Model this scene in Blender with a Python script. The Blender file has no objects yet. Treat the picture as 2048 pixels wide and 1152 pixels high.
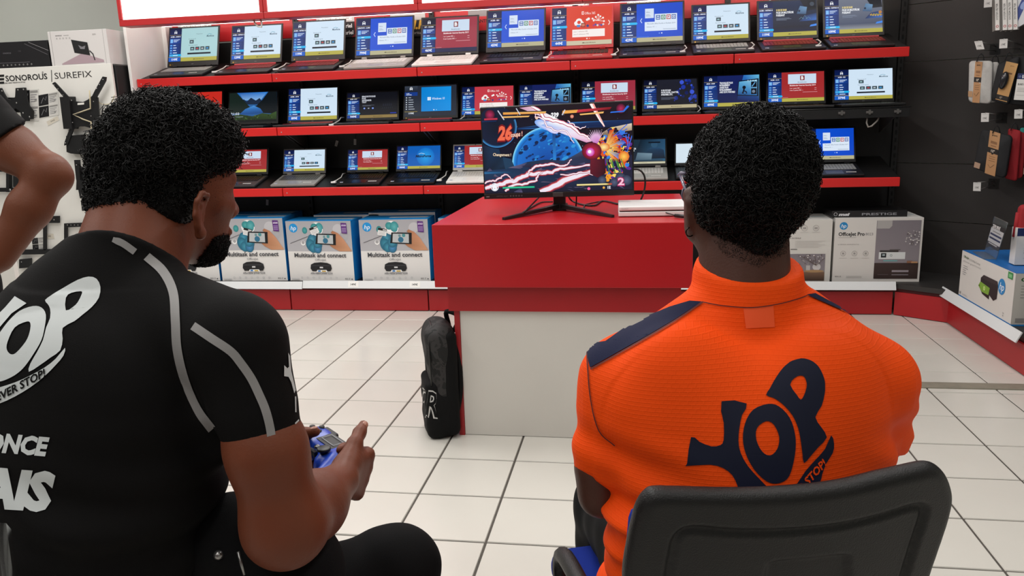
import bpy, bmesh, math, random
import numpy as np
from mathutils import Vector, Matrix
from mathutils.bvhtree import BVHTree
from mathutils.geometry import tessellate_polygon
random.seed(7); rng = np.random.default_rng(7)
scene = bpy.context.scene
COLL = scene.collection

# ---------------------------------------------------------------- camera (solved from the vanishing points)
FPX, PCX, PCY, CAM_H = 1586.0, 1024.0, 576.0, 1.31
_vx = np.array([-8850 - PCX, -(546 - PCY), -FPX]); _X = -_vx / np.linalg.norm(_vx)
_vy = np.array([1280 - PCX, -(220 - PCY), -FPX]); _Y = _vy / np.linalg.norm(_vy)
_Y = _Y - _X * (_X @ _Y); _Y /= np.linalg.norm(_Y)
_Z = np.cross(_X, _Y)
RCAM = np.array([_X, _Y, _Z])
CAM = np.array([0, 0, CAM_H])
cam_data = bpy.data.cameras.new('camera'); cam = bpy.data.objects.new('camera', cam_data); COLL.objects.link(cam)
cam_data.sensor_width = 36.0; cam_data.lens = FPX / 2048 * 36.0; cam_data.clip_start = 0.05
M = Matrix([[*RCAM[i], CAM[i]] for i in range(3)] + [[0, 0, 0, 1]])
cam.matrix_world = M
scene.camera = cam

# ---------------------------------------------------------------- light and exposure
vs = scene.view_settings
vs.view_transform = 'Standard'; vs.look = 'None'; vs.exposure = 0.0; vs.gamma = 1.0; vs.use_curve_mapping = False
scene.cycles.use_denoising = True
scene.cycles.max_bounces = 8
world = bpy.data.worlds.new('world'); scene.world = world; world.use_nodes = True
world.node_tree.nodes['Background'].inputs[0].default_value = (1.0, 0.985, 0.96, 1)
world.node_tree.nodes['Background'].inputs[1].default_value = 0.14

def area_light(name, loc, sx, sy, power, col=(1.0, 0.96, 0.90), rot=(0, 0, 0)):
    l = bpy.data.lights.new(name, 'AREA'); l.shape = 'RECTANGLE'; l.size = sx; l.size_y = sy
    l.energy = power; l.color = col
    o = bpy.data.objects.new(name, l); o.location = loc; o.rotation_euler = rot; COLL.objects.link(o)
    return o
# fluorescent ceiling luminaires of the shop plus one added fill row (above the picture)
for _x in (-3.0, -0.9, 1.2):
    for _y, _e in ((-1.3, 16), (0.5, 14), (2.1, 24), (3.8, 36)):  # first row, behind the camera, is added to brighten upright faces
        area_light('ceiling_and_fill_light', (_x, _y, 3.15), 0.3, 1.5, _e * (0.62 if _x > 1 else 1.0), (1.0, 0.985, 0.96))

area_light('ceiling_and_fill_light', (-5.2, 4.6, 3.15), 0.3, 1.5, 42, (1.0, 0.985, 0.96)); area_light('ceiling_and_fill_light', (-5.2, 1.5, 3.15), 0.3, 1.5, 25, (1.0, 0.985, 0.96))  # added fill lights that brighten the left wall

# ---------------------------------------------------------------- helpers: pixels to points at a known distance
def ray(px, py):
    return RCAM @ np.array([(px - PCX) / FPX, -(py - PCY) / FPX, -1.0])
def W(px, py, d):
    return CAM + d * ray(px, py)
def ony(px, py, y):
    r = ray(px, py); return CAM + r * (y / r[1])
def onz(px, py, z):
    r = ray(px, py); return CAM + r * ((z - CAM_H) / r[2])
def onplane(px, py, p0, n):
    r = ray(px, py); n = np.asarray(n, float); return CAM + r * ((n @ (np.asarray(p0) - CAM)) / (n @ r))

def lin(c):
    return c / 12.92 if c <= 0.04045 else ((c + 0.055) / 1.055) ** 2.4
def S(h):
    if not isinstance(h, str): return tuple(h)
    h = h.lstrip('#'); return tuple(lin(int(h[i:i + 2], 16) / 255) for i in (0, 2, 4))

# ---------------------------------------------------------------- materials
MATS = {}
def mat(name, col='#808080', rough=0.5, metal=0.0, var=0.0, vscale=8.0, bump=0.0, bscale=60.0, spec=0.5, emit=None, coat=0.0, alpha=None, sheen=0.0, trans=0.0):
    if name in MATS: return MATS[name]
    m = bpy.data.materials.new(name); m.use_nodes = True; nt = m.node_tree; b = nt.nodes['Principled BSDF']
    c = (*S(col), 1)
    b.inputs['Base Color'].default_value = c; b.inputs['Roughness'].default_value = rough
    b.inputs['Metallic'].default_value = metal; b.inputs['Specular IOR Level'].default_value = spec
    b.inputs['Coat Weight'].default_value = coat; b.inputs['Sheen Weight'].default_value = sheen
    b.inputs['Transmission Weight'].default_value = trans
    tc = nt.nodes.new('ShaderNodeTexCoord')
    if var > 0:
        n = nt.nodes.new('ShaderNodeTexNoise'); n.inputs['Scale'].default_value = vscale; n.inputs['Detail'].default_value = 5
        nt.links.new(tc.outputs['Object'], n.inputs['Vector'])
        r = nt.nodes.new('ShaderNodeValToRGB')
        r.color_ramp.elements[0].color = (*[max(0, x * (1 - var)) for x in c[:3]], 1); r.color_ramp.elements[0].position = 0.3
        r.color_ramp.elements[1].color = (*[min(1, x * (1 + var)) for x in c[:3]], 1); r.color_ramp.elements[1].position = 0.7
        nt.links.new(n.outputs['Fac'], r.inputs['Fac']); nt.links.new(r.outputs['Color'], b.inputs['Base Color'])
    if bump > 0:
        n2 = nt.nodes.new('ShaderNodeTexNoise'); n2.inputs['Scale'].default_value = bscale; n2.inputs['Detail'].default_value = 3
        nt.links.new(tc.outputs['Object'], n2.inputs['Vector'])
        bp = nt.nodes.new('ShaderNodeBump'); bp.inputs['Strength'].default_value = bump; bp.inputs['Distance'].default_value = 0.005
        nt.links.new(n2.outputs['Fac'], bp.inputs['Height']); nt.links.new(bp.outputs['Normal'], b.inputs['Normal'])
    if emit is not None:
        b.inputs['Emission Color'].default_value = (*S(emit[0]), 1); b.inputs['Emission Strength'].default_value = emit[1]
    MATS[name] = m
    return m
def attr_mat(name, emission, rough=0.5):
    m = bpy.data.materials.new(name); m.use_nodes = True; nt = m.node_tree; b = nt.nodes['Principled BSDF']
    a = nt.nodes.new('ShaderNodeAttribute'); a.attribute_name = 'Col'
    b.inputs['Roughness'].default_value = rough
    b.inputs['Specular IOR Level'].default_value = 0.15 if emission else 0.4
    if emission:
        b.inputs['Base Color'].default_value = (0.01, 0.01, 0.012, 1)
        nt.links.new(a.outputs['Color'], b.inputs['Emission Color']); b.inputs['Emission Strength'].default_value = emission
    else:
        nt.links.new(a.outputs['Color'], b.inputs['Base Color'])
    MATS[name] = m
    return m
PRINT = attr_mat('printed_ink', 0, 0.45)
SCREEN = attr_mat('lit_screen', 1.0, 0.35)

# ---------------------------------------------------------------- objects
WM = {}
def tag(o, label=None, cat=None, group=None, kind=None):
    if label: o['label'] = label
    if cat: o['category'] = cat
    if group: o['group'] = group
    if kind: o['kind'] = kind
    return o
def thing(name, label, cat, loc=(0, 0, 0), rot=None, group=None):
    o = bpy.data.objects.new(name, None); COLL.objects.link(o)
    R = rot if isinstance(rot, Matrix) else Matrix.Rotation(rot or 0.0, 4, 'Z')
    mw = Matrix.Translation(Vector([float(v) for v in loc])) @ R.to_4x4()
    o.matrix_world = mw; o.empty_display_size = 0.05; WM[o] = mw
    return tag(o, label, cat, group)
def link_mesh(name, me, parent=None, local=False, label=None, kind=None):
    o = bpy.data.objects.new(name, me); COLL.objects.link(o)
    WM[o] = Matrix.Identity(4)
    if parent is not None:
        o.parent = parent
        if local: WM[o] = WM[parent].copy()
        else: o.matrix_parent_inverse = WM[parent].inverted()
    if label: o['label'] = label
    if kind: o['kind'] = kind
    return o
def make_mesh(name, verts, faces, mats=(), mi=None, smooth=False, cols=None):
    me = bpy.data.meshes.new(name)
    me.from_pydata([tuple(map(float, v)) for v in verts], [], [tuple(map(int, f)) for f in faces])
    for m in mats: me.materials.append(m)
    if mi is not None and len(mats) > 1: me.polygons.foreach_set('material_index', np.asarray(mi, np.int32))
    if smooth: me.polygons.foreach_set('use_smooth', np.ones(len(me.polygons), bool))
    if cols is not None:
        a = me.color_attributes.new('Col', 'FLOAT_COLOR', 'POINT')
        c = np.ones((len(verts), 4), np.float32); c[:, :3] = cols; a.data.foreach_set('color', c.ravel())
    me.update()
    return me

class MB:
    """collects simple shapes into one mesh"""
    def __init__(s): s.v = []; s.f = []; s.m = []; s.sm = []
    def raw(s, V, F, m=0, smooth=False):
        o = len(s.v); s.v += [tuple(map(float, v)) for v in V]
        for f in F: s.f.append(tuple(int(i) + o for i in f)); s.m.append(m); s.sm.append(smooth)
        return s
    def box(s, lo, hi, m=0, bev=0.0, T=None):
        lo = np.array(lo, float); hi = np.array(hi, float)
        lo, hi = np.minimum(lo, hi), np.maximum(lo, hi)
        if bev <= 0:
            V = [(x, y, z) for x in (lo[0], hi[0]) for y in (lo[1], hi[1]) for z in (lo[2], hi[2])]
            F = [(0, 1, 3, 2), (4, 6, 7, 5), (0, 4, 5, 1), (2, 3, 7, 6), (0, 2, 6, 4), (1, 5, 7, 3)]
            sm = False
        else:
            bm = bmesh.new(); bmesh.ops.create_cube(bm, size=1.0)
            c = (lo + hi) / 2; d = hi - lo
            for v in bm.verts: v.co = Vector(c) + Vector((v.co.x * d[0], v.co.y * d[1], v.co.z * d[2]))
            bmesh.ops.bevel(bm, geom=bm.edges[:], offset=min(bev, 0.45 * d.min()), segments=2, affect='EDGES', profile=0.5)
            bm.verts.index_update(); V = [tuple(v.co) for v in bm.verts]; F = [tuple(v.index for v in f.verts) for f in bm.faces]; bm.free()
        if T is not None: V = [tuple(T @ Vector(v)) for v in V]
        return s.raw(V, F, m)
    def quadbox(s, P, t, m=0):
        """slab: quad P (4 points, counter-clockwise seen from outside) thickened backwards by t"""
        P = [np.array(p, float) for p in P]; n = np.cross(P[1] - P[0], P[3] - P[0]); n /= np.linalg.norm(n)
        V = P + [p - n * t for p in P]
        return s.raw(V, [(0, 1, 2, 3), (7, 6, 5, 4), (0, 4, 5, 1), (1, 5, 6, 2), (2, 6, 7, 3), (3, 7, 4, 0)], m)
    def prism(s, pts, O, ux, uy, t, m=0):
        """outline in 2D (counter-clockwise) on plane O,ux,uy, extruded backwards by t"""
        O = np.array(O, float); ux = np.array(ux, float); uy = np.array(uy, float); n = np.cross(ux, uy); n /= np.linalg.norm(n)
        ar = sum(pts[i][0] * pts[(i + 1) % len(pts)][1] - pts[(i + 1) % len(pts)][0] * pts[i][1] for i in range(len(pts)))
        if ar < 0: pts = pts[::-1]
        A = [O + ux * p[0] + uy * p[1] for p in pts]; B = [a - n * t for a in A]; k = len(pts)
        tri = tessellate_polygon([[Vector((p[0], p[1], 0)) for p in pts]])
        F = []
        for a, b, c in tri:
            cr = (pts[b][0] - pts[a][0]) * (pts[c][1] - pts[a][1]) - (pts[b][1] - pts[a][1]) * (pts[c][0] - pts[a][0])
            if cr < 0: b, c = c, b
            F.append((a, b, c)); F.append((a + k, c + k, b + k))
        F += [(i, i + k, (i + 1) % k + k, (i + 1) % k) for i in range(k)]
        return s.raw(A + B, F, m)
    def tube(s, pts, r, m=0, n=8, cap=True):
        P = [np.array(p, float) for p in pts]; k = len(P); rr = r if hasattr(r, '__len__') else [r] * k
        V = []; up = None
        for i in range(k):
            t = P[min(i + 1, k - 1)] - P[max(i - 1, 0)]; t /= (np.linalg.norm(t) + 1e-12)
            if up is None:
                up = np.array([0, 0, 1.0]) if abs(t[2]) < 0.9 else np.array([1.0, 0, 0])
            a = np.cross(t, up); a /= (np.linalg.norm(a) + 1e-12); b = np.cross(a, t); up = b
            for j in range(n):
                q = 2 * math.pi * j / n; V.append(P[i] + rr[i] * (a * math.cos(q) + b * math.sin(q)))
        F = [(i * n + j, i * n + (j + 1) % n, (i + 1) * n + (j + 1) % n, (i + 1) * n + j) for i in range(k - 1) for j in range(n)]
        F = [f[::-1] for f in F]
        if cap: F.append(tuple(range(n))); F.append(tuple(range((k - 1) * n, k * n))[::-1])
        return s.raw(V, F, m, True)
    def cyl(s, a, b, r, m=0, n=16): return s.tube([a, b], r, m, n)
    def lathe(s, prof, O, m=0, n=20, T=None):
        V = []; k = len(prof)
        for r, z in prof:
            for j in range(n):
                q = 2 * math.pi * j / n; p = Vector((r * math.cos(q), r * math.sin(q), z))
                V.append((T @ p) if T is not None else p)
        V = [Vector(v) + Vector(O) for v in V]
        F = [(i * n + j, i * n + (j + 1) % n, (i + 1) * n + (j + 1) % n, (i + 1) * n + j) for i in range(k - 1) for j in range(n)]
        F.append(tuple(range(n))[::-1]); F.append(tuple(range((k - 1) * n, k * n)))
        return s.raw(V, F, m, True)
    def ball(s, c, r, m=0, nu=14, nv=8, axes=None):
        r = np.array(r if hasattr(r, '__len__') else (r, r, r), float); A = np.eye(3) if axes is None else np.array(axes)
        V = [np.array(c) + (r * np.array([0, 0, -1])) @ A]
        for i in range(1, nv):
            th = math.pi * i / nv - math.pi / 2
            for j in range(nu):
                q = 2 * math.pi * j / nu
                V.append(np.array(c) + (r * np.array([math.cos(th) * math.cos(q), math.cos(th) * math.sin(q), math.sin(th)])) @ A)
        V.append(np.array(c) + (r * np.array([0, 0, 1])) @ A)
        F = [(0, 1 + (j + 1) % nu, 1 + j) for j in range(nu)]
        for i in range(nv - 2):
            for j in range(nu):
                a = 1 + i * nu + j; b = 1 + i * nu + (j + 1) % nu; F.append((a, b, b + nu, a + nu))
        t = len(V) - 1; o = 1 + (nv - 2) * nu
        F += [(o + j, o + (j + 1) % nu, t) for j in range(nu)]
        return s.raw(V, F, m, True)
    def mesh(s, name, mats):
        me = make_mesh(name, s.v, s.f, mats, s.m)
        me.polygons.foreach_set('use_smooth', np.array(s.sm, bool))
        return me
    def build(s, name, mats, parent=None, local=False, label=None, kind=None):
        if not isinstance(mats, (list, tuple)): mats = [mats]
        return link_mesh(name, s.mesh(name, mats), parent, local, label, kind)

# ---------------------------------------------------------------- flat print: coloured shapes and lettering on a plane
_TXT = {}
def text_geo(s, bold=0.0, shear=0.0):
    key = (s, bold, shear)
    if key in _TXT: return _TXT[key]
    cu = bpy.data.curves.new('lettering', 'FONT'); cu.body = s; cu.resolution_u = 2; cu.fill_mode = 'FRONT'; cu.size = 1.0
    cu.offset = bold; cu.shear = shear
    ob = bpy.data.objects.new('lettering', cu); COLL.objects.link(ob)
    dg = bpy.context.evaluated_depsgraph_get(); me = bpy.data.meshes.new_from_object(ob.evaluated_get(dg))
    V = np.array([v.co[:2] for v in me.vertices]) if len(me.vertices) else np.zeros((0, 2)); F = [tuple(p.vertices) for p in me.polygons]
    bpy.data.objects.remove(ob); bpy.data.curves.remove(cu); bpy.data.meshes.remove(me)
    if len(V): V[:, 0] -= V[:, 0].min()
    _TXT[key] = (V, F); return _TXT[key]
def circle(cx, cy, rx, ry=None, n=24, rot=0.0):
    ry = rx if ry is None else ry; c, s_ = math.cos(rot), math.sin(rot)
    return [(cx + rx * math.cos(t) * c - ry * math.sin(t) * s_, cy + rx * math.cos(t) * s_ + ry * math.sin(t) * c) for t in [2 * math.pi * i / n for i in range(n)]]
class Canvas:
    def __init__(s, w, h, dz=0.00012): s.w = w; s.h = h; s.v = []; s.f = []; s.c = []; s.z = 0.0; s.dz = dz; s.sx = w; s.sy = h
    def _lift(s): s.z += s.dz
    def poly(s, pts, col, cols=None):
        """pts in 0..1 of the canvas"""
        s._lift(); o = len(s.v); pts = [(p[0] * s.w, p[1] * s.h) for p in pts]
        for a, b, c in tessellate_polygon([[Vector((p[0], p[1], 0)) for p in pts]]):
            cr = (pts[b][0] - pts[a][0]) * (pts[c][1] - pts[a][1]) - (pts[b][1] - pts[a][1]) * (pts[c][0] - pts[a][0])
            s.f.append((a + o, b + o, c + o) if cr > 0 else (a + o, c + o, b + o))
        s.v += [(p[0], p[1], s.z) for p in pts]
        s.c += [S(c) for c in cols] if cols else [S(col)] * len(pts)
        return s
    def rect(s, x0, y0, x1, y1, col, top=None, right=None):
        if top: return s.poly([(x0, y0), (x1, y0), (x1, y1), (x0, y1)], col, [col, col, top, top])
        if right: return s.poly([(x0, y0), (x1, y0), (x1, y1), (x0, y1)], col, [col, right, right, col])
        return s.poly([(x0, y0), (x1, y0), (x1, y1), (x0, y1)], col)
    def ell(s, cx, cy, r, col, ry=None, edge=None, n=24, rot=0.0):
        """r in units of the canvas height (round by default); edge = rim colour for a shaded disc"""
        ry = r if ry is None else ry; k = s.h / s.w
        P = [(cx + (p[0]) * k, cy + p[1]) for p in circle(0, 0, r, ry, n, rot)]
        if edge is None: return s.poly(P, col)
        s._lift(); o = len(s.v); s.v.append((cx * s.w, cy * s.h, s.z)); s.c.append(S(col))
        for p in P: s.v.append((p[0] * s.w, p[1] * s.h, s.z)); s.c.append(S(edge))
        s.f += [(o, o + 1 + i, o + 1 + (i + 1) % n) for i in range(n)]
        return s
    def ring(s, cx, cy, r0, r1, col, col1=None, n=32, a0=0, a1=360):
        s._lift(); o = len(s.v); k = s.h / s.w
        for i in range(n + 1):
            t = math.radians(a0 + (a1 - a0) * i / n)
            for r, c in ((r0, col), (r1, col1 or col)):
                s.v.append(((cx + r * math.cos(t) * k) * s.w, (cy + r * math.sin(t)) * s.h, s.z)); s.c.append(S(c))
        s.f += [(o + 2 * i, o + 2 * i + 1, o + 2 * i + 3, o + 2 * i + 2) for i in range(n)]
        return s
    def line(s, pts, wd, col, edge=None):
        """polyline; wd in canvas heights"""
        k = s.h / s.w; P = [np.array([p[0] / k, p[1]]) for p in pts]; L = []; R = []
        for i in range(len(P)):
            t = P[min(i + 1, len(P) - 1)] - P[max(i - 1, 0)]; t /= (np.linalg.norm(t) + 1e-9); nn = np.array([-t[1], t[0]])
            ww = (wd[i] if hasattr(wd, '__len__') else wd) / 2
            L.append(P[i] + nn * ww); R.append(P[i] - nn * ww)
        s._lift(); o = len(s.v)
        for l, r in zip(L, R):
            for q in (l, r): s.v.append((q[0] * s.h, q[1] * s.h, s.z)); s.c.append(S(col))
        s.f += [(o + 2 * i, o + 2 * i + 1, o + 2 * i + 3, o + 2 * i + 2) for i in range(len(P) - 1)]
        return s
    def text(s, t, x, y, h, col, align='L', width=None, bold=0.0, shear=0.0, rot=0.0):
        """baseline left at x,y ; h = cap height in canvas heights ; width = total width in canvas widths"""
        V, F = text_geo(t, bold, shear)
        if not len(V): return s
        s._lift(); sc = h * s.h / 0.70; X = V[:, 0] * sc; Y = V[:, 1] * sc; tw = X.max()
        if width: X = X * (width * s.w / tw); tw = width * s.w
        if align == 'C': X = X - tw / 2
        if align == 'R': X = X - tw
        if rot: X, Y = X * math.cos(rot) - Y * math.sin(rot), X * math.sin(rot) + Y * math.cos(rot)
        o = len(s.v)
        s.v += [(x * s.w + a, y * s.h + b, s.z) for a, b in zip(X, Y)]; s.c += [S(col)] * len(V)
        s.f += [tuple(i + o for i in f) for f in F]
        return s
    def clip(s):
        """cut everything at the edge of the sheet"""
        V = np.array(s.v); tol = 1e-6
        if V[:, 0].min() >= -tol and V[:, 0].max() <= s.w + tol and V[:, 1].min() >= -tol and V[:, 1].max() <= s.h + tol: return
        nf = []
        for f in s.f:
            P = [(*s.v[i], *s.c[i]) for i in f]; xs = [p[0] for p in P]; ys = [p[1] for p in P]
            if min(xs) >= 0 and max(xs) <= s.w and min(ys) >= 0 and max(ys) <= s.h: nf.append(f); continue
            for ax, lim, sg in ((0, 0.0, 1), (0, s.w, -1), (1, 0.0, 1), (1, s.h, -1)):
                Q = []
                for a, b in zip(P, P[1:] + P[:1]):
                    da, db = sg * (a[ax] - lim), sg * (b[ax] - lim)
                    if da >= 0: Q.append(a)
                    if (da >= 0) != (db >= 0):
                        t = da / (da - db); Q.append(tuple(x + (y - x) * t for x, y in zip(a, b)))
                P = Q
                if not P: break
            if len(P) >= 3:
                o = len(s.v); s.v += [p[:3] for p in P]; s.c += [p[3:] for p in P]; nf.append(tuple(range(o, o + len(P))))
        used = sorted({i for f in nf for i in f}); mp = {i: k for k, i in enumerate(used)}
        s.v = [s.v[i] for i in used]; s.c = [s.c[i] for i in used]; s.f = [tuple(mp[i] for i in f) for f in nf]
    def place(s, name, parent, O, ux, uy, material=None, label=None, local=False):
        """O = lower left corner, ux/uy = unit directions"""
        O = np.array(O, float); ux = np.array(ux, float); uy = np.array(uy, float); n = np.cross(ux, uy); n /= np.linalg.norm(n)
        s.clip()
        V = [O + ux * v[0] + uy * v[1] + n * (v[2] + 0.0006) for v in s.v]
        me = make_mesh(name, V, s.f, [material or PRINT], cols=np.array(s.c))
        return link_mesh(name, me, parent, local, label)
# ================================================================ SETTING
RED = mat('red_lacquer', '#b5171d', 0.38, var=0.04, vscale=3)
REDK = mat('red_kick_panel', '#a3161c', 0.45, var=0.05, vscale=3)
REDS = mat('red_shelf_edge', '#c9201f', 0.35, var=0.03, vscale=5)
BLACKP = mat('black_metal_panel', '#0b0a0a', 0.55, var=0.15, vscale=5, bump=0.05, bscale=300)
CHARP = mat('charcoal_panel', '#221e1c', 0.6, var=0.12, vscale=4, bump=0.08, bscale=250)
DARKM = mat('dark_steel', '#2a2a2b', 0.4, 0.6)
WHITEP = mat('white_panel', '#e4e2df', 0.45, var=0.02, vscale=4)
CHROME = mat('zinc_wire', '#a5a3a0', 0.4, 0.3)
BLKPL = mat('black_plastic', '#121212', 0.45, var=0.1, vscale=30, bump=0.06, bscale=400)
WHTPL = mat('white_plastic', '#e6e6e4', 0.35)
RAILW = mat('white_price_rail', '#d9dcdd', 0.3)
CABLEW = mat('white_cable', '#d8d6d0', 0.4)
CABLEB = mat('black_cable', '#0d0d0d', 0.5)

# floor: grout bed with single tiles
TS = 0.30; TX0 = 0.42 * TS; TY0 = 0.38 * TS
fl = MB().box((-9, -4, -0.06), (4, 6.6, -0.003)).build('floor', mat('grout', '#4c4741', 0.85, var=0.15, vscale=40, bump=0.2, bscale=200))
tag(fl, kind='structure')
TILE = mat('glazed_floor_tile', '#cfccc4', 0.22, var=0.025, vscale=2.5, bump=0.015, bscale=30, spec=0.5)
def tile_mb(mb, cx, cy, h=0.0045):
    a = TS / 2 - 0.0029; e = 0.0025
    V = [(cx - a, cy - a, -h), (cx + a, cy - a, -h), (cx + a, cy + a, -h), (cx - a, cy + a, -h),
         (cx - a + e, cy - a + e, 0), (cx + a - e, cy - a + e, 0), (cx + a - e, cy + a - e, 0), (cx - a + e, cy + a - e, 0)]
    F = [(4, 5, 6, 7), (0, 1, 5, 4), (1, 2, 6, 5), (2, 3, 7, 6), (3, 0, 4, 7)]
    mb.raw(V, F)
_tmb = MB(); tile_mb(_tmb, 0, 0); tile_me = _tmb.mesh('tile', [TILE])
def project(p):
    c = RCAM.T @ (np.array(p) - CAM); return (PCX - FPX * c[0] / c[2], PCY + FPX * c[1] / c[2], -c[2])
rest = MB(); cand = []
for i in range(-30, 14):
    for j in range(-13, 22):
        cx = TX0 + (i + 0.5) * TS; cy = TY0 + (j + 0.5) * TS
        if cx < -8.8 or cx > 3.8 or cy > 6.4: continue
        px, py, d = project((cx, cy, 0))
        vis = d > 0.3 and -60 < px < 2110 and py < 1210 and cy < 5.25 and cx < 1.95 and not (cx < -2.7 and cy > 2.0)
        if vis: cand.append((d, cx, cy))
        else: tile_mb(rest, cx, cy)
cand.sort()
for k, (d, cx, cy) in enumerate(cand):
    if k < 300:
        o = link_mesh('tile', tile_me, fl, True); o.location = (cx, cy, random.uniform(-0.0004, 0.0004))
    else: tile_mb(rest, cx, cy)
rest.build('tile_field', TILE, fl, kind='stuff')
o = MB().box((0.75, 3.765, -0.002), (3.4, 3.842, 0.007), 0, 0.003).build('trim_1', mat('joint_strip', '#8f897b', 0.5, 0.2, var=0.1, vscale=20)); tag(o, kind='structure')
o = MB().box((-9, 6.4, 0), (4, 6.5, 3.4)).build('wall_back', mat('grey_wall_paint', '#b3b5ad', 0.7, var=0.03, vscale=1.5)); tag(o, kind='structure')
o = MB().box((2.95, -4, 0), (3.05, 6.4, 3.4)).build('wall_right', MATS['grey_wall_paint']); tag(o, kind='structure')
o = MB().box((-9, -4, 3.3), (4, 6.5, 3.4)).build('ceiling', mat('ceiling_board', '#d8d6d2', 0.8, var=0.03, vscale=6)); tag(o, kind='structure')

# ================================================================ BACK GONDOLA
XJ = [-3.43, -2.437, -1.433, -0.434, 0.567, 1.573]
YF = 5.20; YB = 5.66
gon = thing('display_gondola', 'long black-backed wall shelving frame with red kick panels and white left end panel', 'shelving', (-0.9, 5.4, 0))
for i in range(5):
    x0, x1 = XJ[i] + 0.004, XJ[i + 1] - 0.004
    xb = 1.676 if i == 4 else x1
    MB().box((x0, YB, 0.2), (xb, YB + 0.03, 1.885)).build('back_panel', BLACKP, gon)
    MB().box((x0, YB - 0.012, 1.895), (xb if i < 4 else 0.9, YB + 0.03, 2.6)).build('header_panel', RED, gon)
    if i == 4: MB().box((0.905, YB, 1.885), (xb, YB + 0.03, 2.6)).build('header_panel', CHARP, gon)
    MB().box((x0, 5.15, 0.004), (x1, 5.172, 0.150), 0, 0.003).build('kick_panel', REDK, gon)
    MB().box((x0, 5.13, 0.185), (x1, YB, 0.203)).build('base_deck', mat('dark_deck', '#151414', 0.5), gon)
    MB().box((x0, 5.145, 0.152), (x1, 5.165, 0.184)).build('rail_backing', mat('dark_red_gap', '#4a0d10', 0.6), gon)
for i in range(6):
    xj = XJ[i] if i < 5 else 1.66
    m = MB().box((xj - 0.018, YB - 0.03, 0.2), (xj + 0.018, YB, 2.6), 0, 0.002)
    o = m.build('upright', BLACKP, gon)
    sl = MB()
    for k in range(44): sl.box((xj - 0.006, YB - 0.0315, 0.3 + k * 0.05), (xj + 0.006, YB - 0.0300, 0.328 + k * 0.05))
    sl.build('slot', mat('slot_black', '#020202', 0.9), o, kind='stuff')
# white rails with tickets
for i, (a, b, zz) in enumerate([(XJ[0], XJ[1] + 0.11, 0.0), (XJ[1] + 0.115, XJ[3] - 0.3, 0.006), (XJ[3] - 0.295, XJ[4], 0.006), (XJ[4] + 0.005, XJ[5], 0.006)]):
    r = MB().quadbox([(a, 5.108, 0.163 + zz), (b, 5.108, 0.163 + zz), (b, 5.128, 0.213 + zz), (a, 5.128, 0.213 + zz)], 0.006).build('price_rail', RAILW, gon)
    for x in ([-1.96, -1.52] if i == 1 else [0.92] if i == 3 else []):
        c = Canvas(0.075, 0.042); c.rect(0, 0, 1, 1, '#e9e9e6'); c.text('149€', 0.5, 0.3, 0.34, '#2a2a2a', 'C', bold=0.02)
        if i == 3: c.rect(0, 0.62, 1, 1, '#1a1a1a'); c.text('229€', 0.55, 0.7, 0.2, '#ffffff', 'L')
        c.place('ticket', r, (x - 0.03, 5.111, 0.171 + zz), (1, 0, 0), np.array([0, 0.02, 0.05]) / 0.05385)
# white end panel on the left
MB().box((XJ[0] - 0.025, 5.14, 0.0), (XJ[0] - 0.004, YB + 0.03, 2.1), 0, 0.003).build('end_panel', WHITEP, gon)
MB().box((XJ[0] - 0.004, YB - 0.10, 0.2), (XJ[0] + 0.03, YB, 2.1), 0, 0.003).build('end_post', WHITEP, gon)
# header posters, half hidden behind the laptops
def poster(x0, x1, z0, z1, fn):
    c = Canvas(x1 - x0, z1 - z0); fn(c); return c.place('poster', gon, (x0, YB - 0.0135, z0), (1, 0, 0), (0, 0, 1))
def p_assur(c):
    c.rect(0, 0, 1, 1, '#262223'); c.rect(0, 0.68, 1, 1, '#bdb9b6'); c.text('ASSURANCE', 0.5, 0.76, 0.16, '#f4f2f0', 'C', width=0.88, bold=0.03)
    c.text('matériel', 0.93, 0.42, 0.17, '#f0eeee', 'R', bold=0.02); c.text('matériel', 0.95, 0.13, 0.17, '#f0eeee', 'R', bold=0.02)
    c.poly([(0.9, 0), (1, 0), (1, 0.14)], '#8a1a1c')
def p_vip(c):
    c.rect(0, 0, 1, 1, '#211f1f'); c.rect(0, 0.68, 1, 1, '#bdb9b6'); c.text('V.I.P', 0.98, 0.32, 0.34, '#d9a63c', 'R', bold=0.04, shear=0.25)
    c.text('prioritaire', 0.98, 0.1, 0.13, '#b9b5b2', 'R')
def p_gar(c):
    c.rect(0, 0, 1, 1, '#c5262a'); c.rect(0, 0.72, 1, 1, '#8f8b8a'); c.text('GARANTIE', 0.5, 0.45, 0.14, '#3a1214', 'C', bold=0.03); c.rect(0, 0, 1, 0.1, '#2a2426')
def poster_px(xa, xb, ya, yb, fn):
    A = ony((xa + xb) / 2, ya, YB - 0.0135); B = ony((xa + xb) / 2, yb, YB - 0.0135)
    return poster(ony(xa, ya, YB - 0.0135)[0], ony(xb, ya, YB - 0.0135)[0], B[2], A[2], fn)
poster_px(355, 422, 43, 92, p_assur)
poster_px(632, 708, 30, 76, p_assur)
poster_px(780, 850, 25, 74, p_vip)
poster_px(936, 978, 20, 66, p_gar)
poster_px(1128, 1178, 1, 50, p_assur)
poster_px(1254, 1322, -6, 44, p_assur)
poster(0.83, 0.90, 1.78 + 0.12, 2.30, lambda c: (c.rect(0, 0, 1, 1, '#e8e4e2'), c.rect(0.15, 0.03, 0.85, 1, '#b3151b')))

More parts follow.
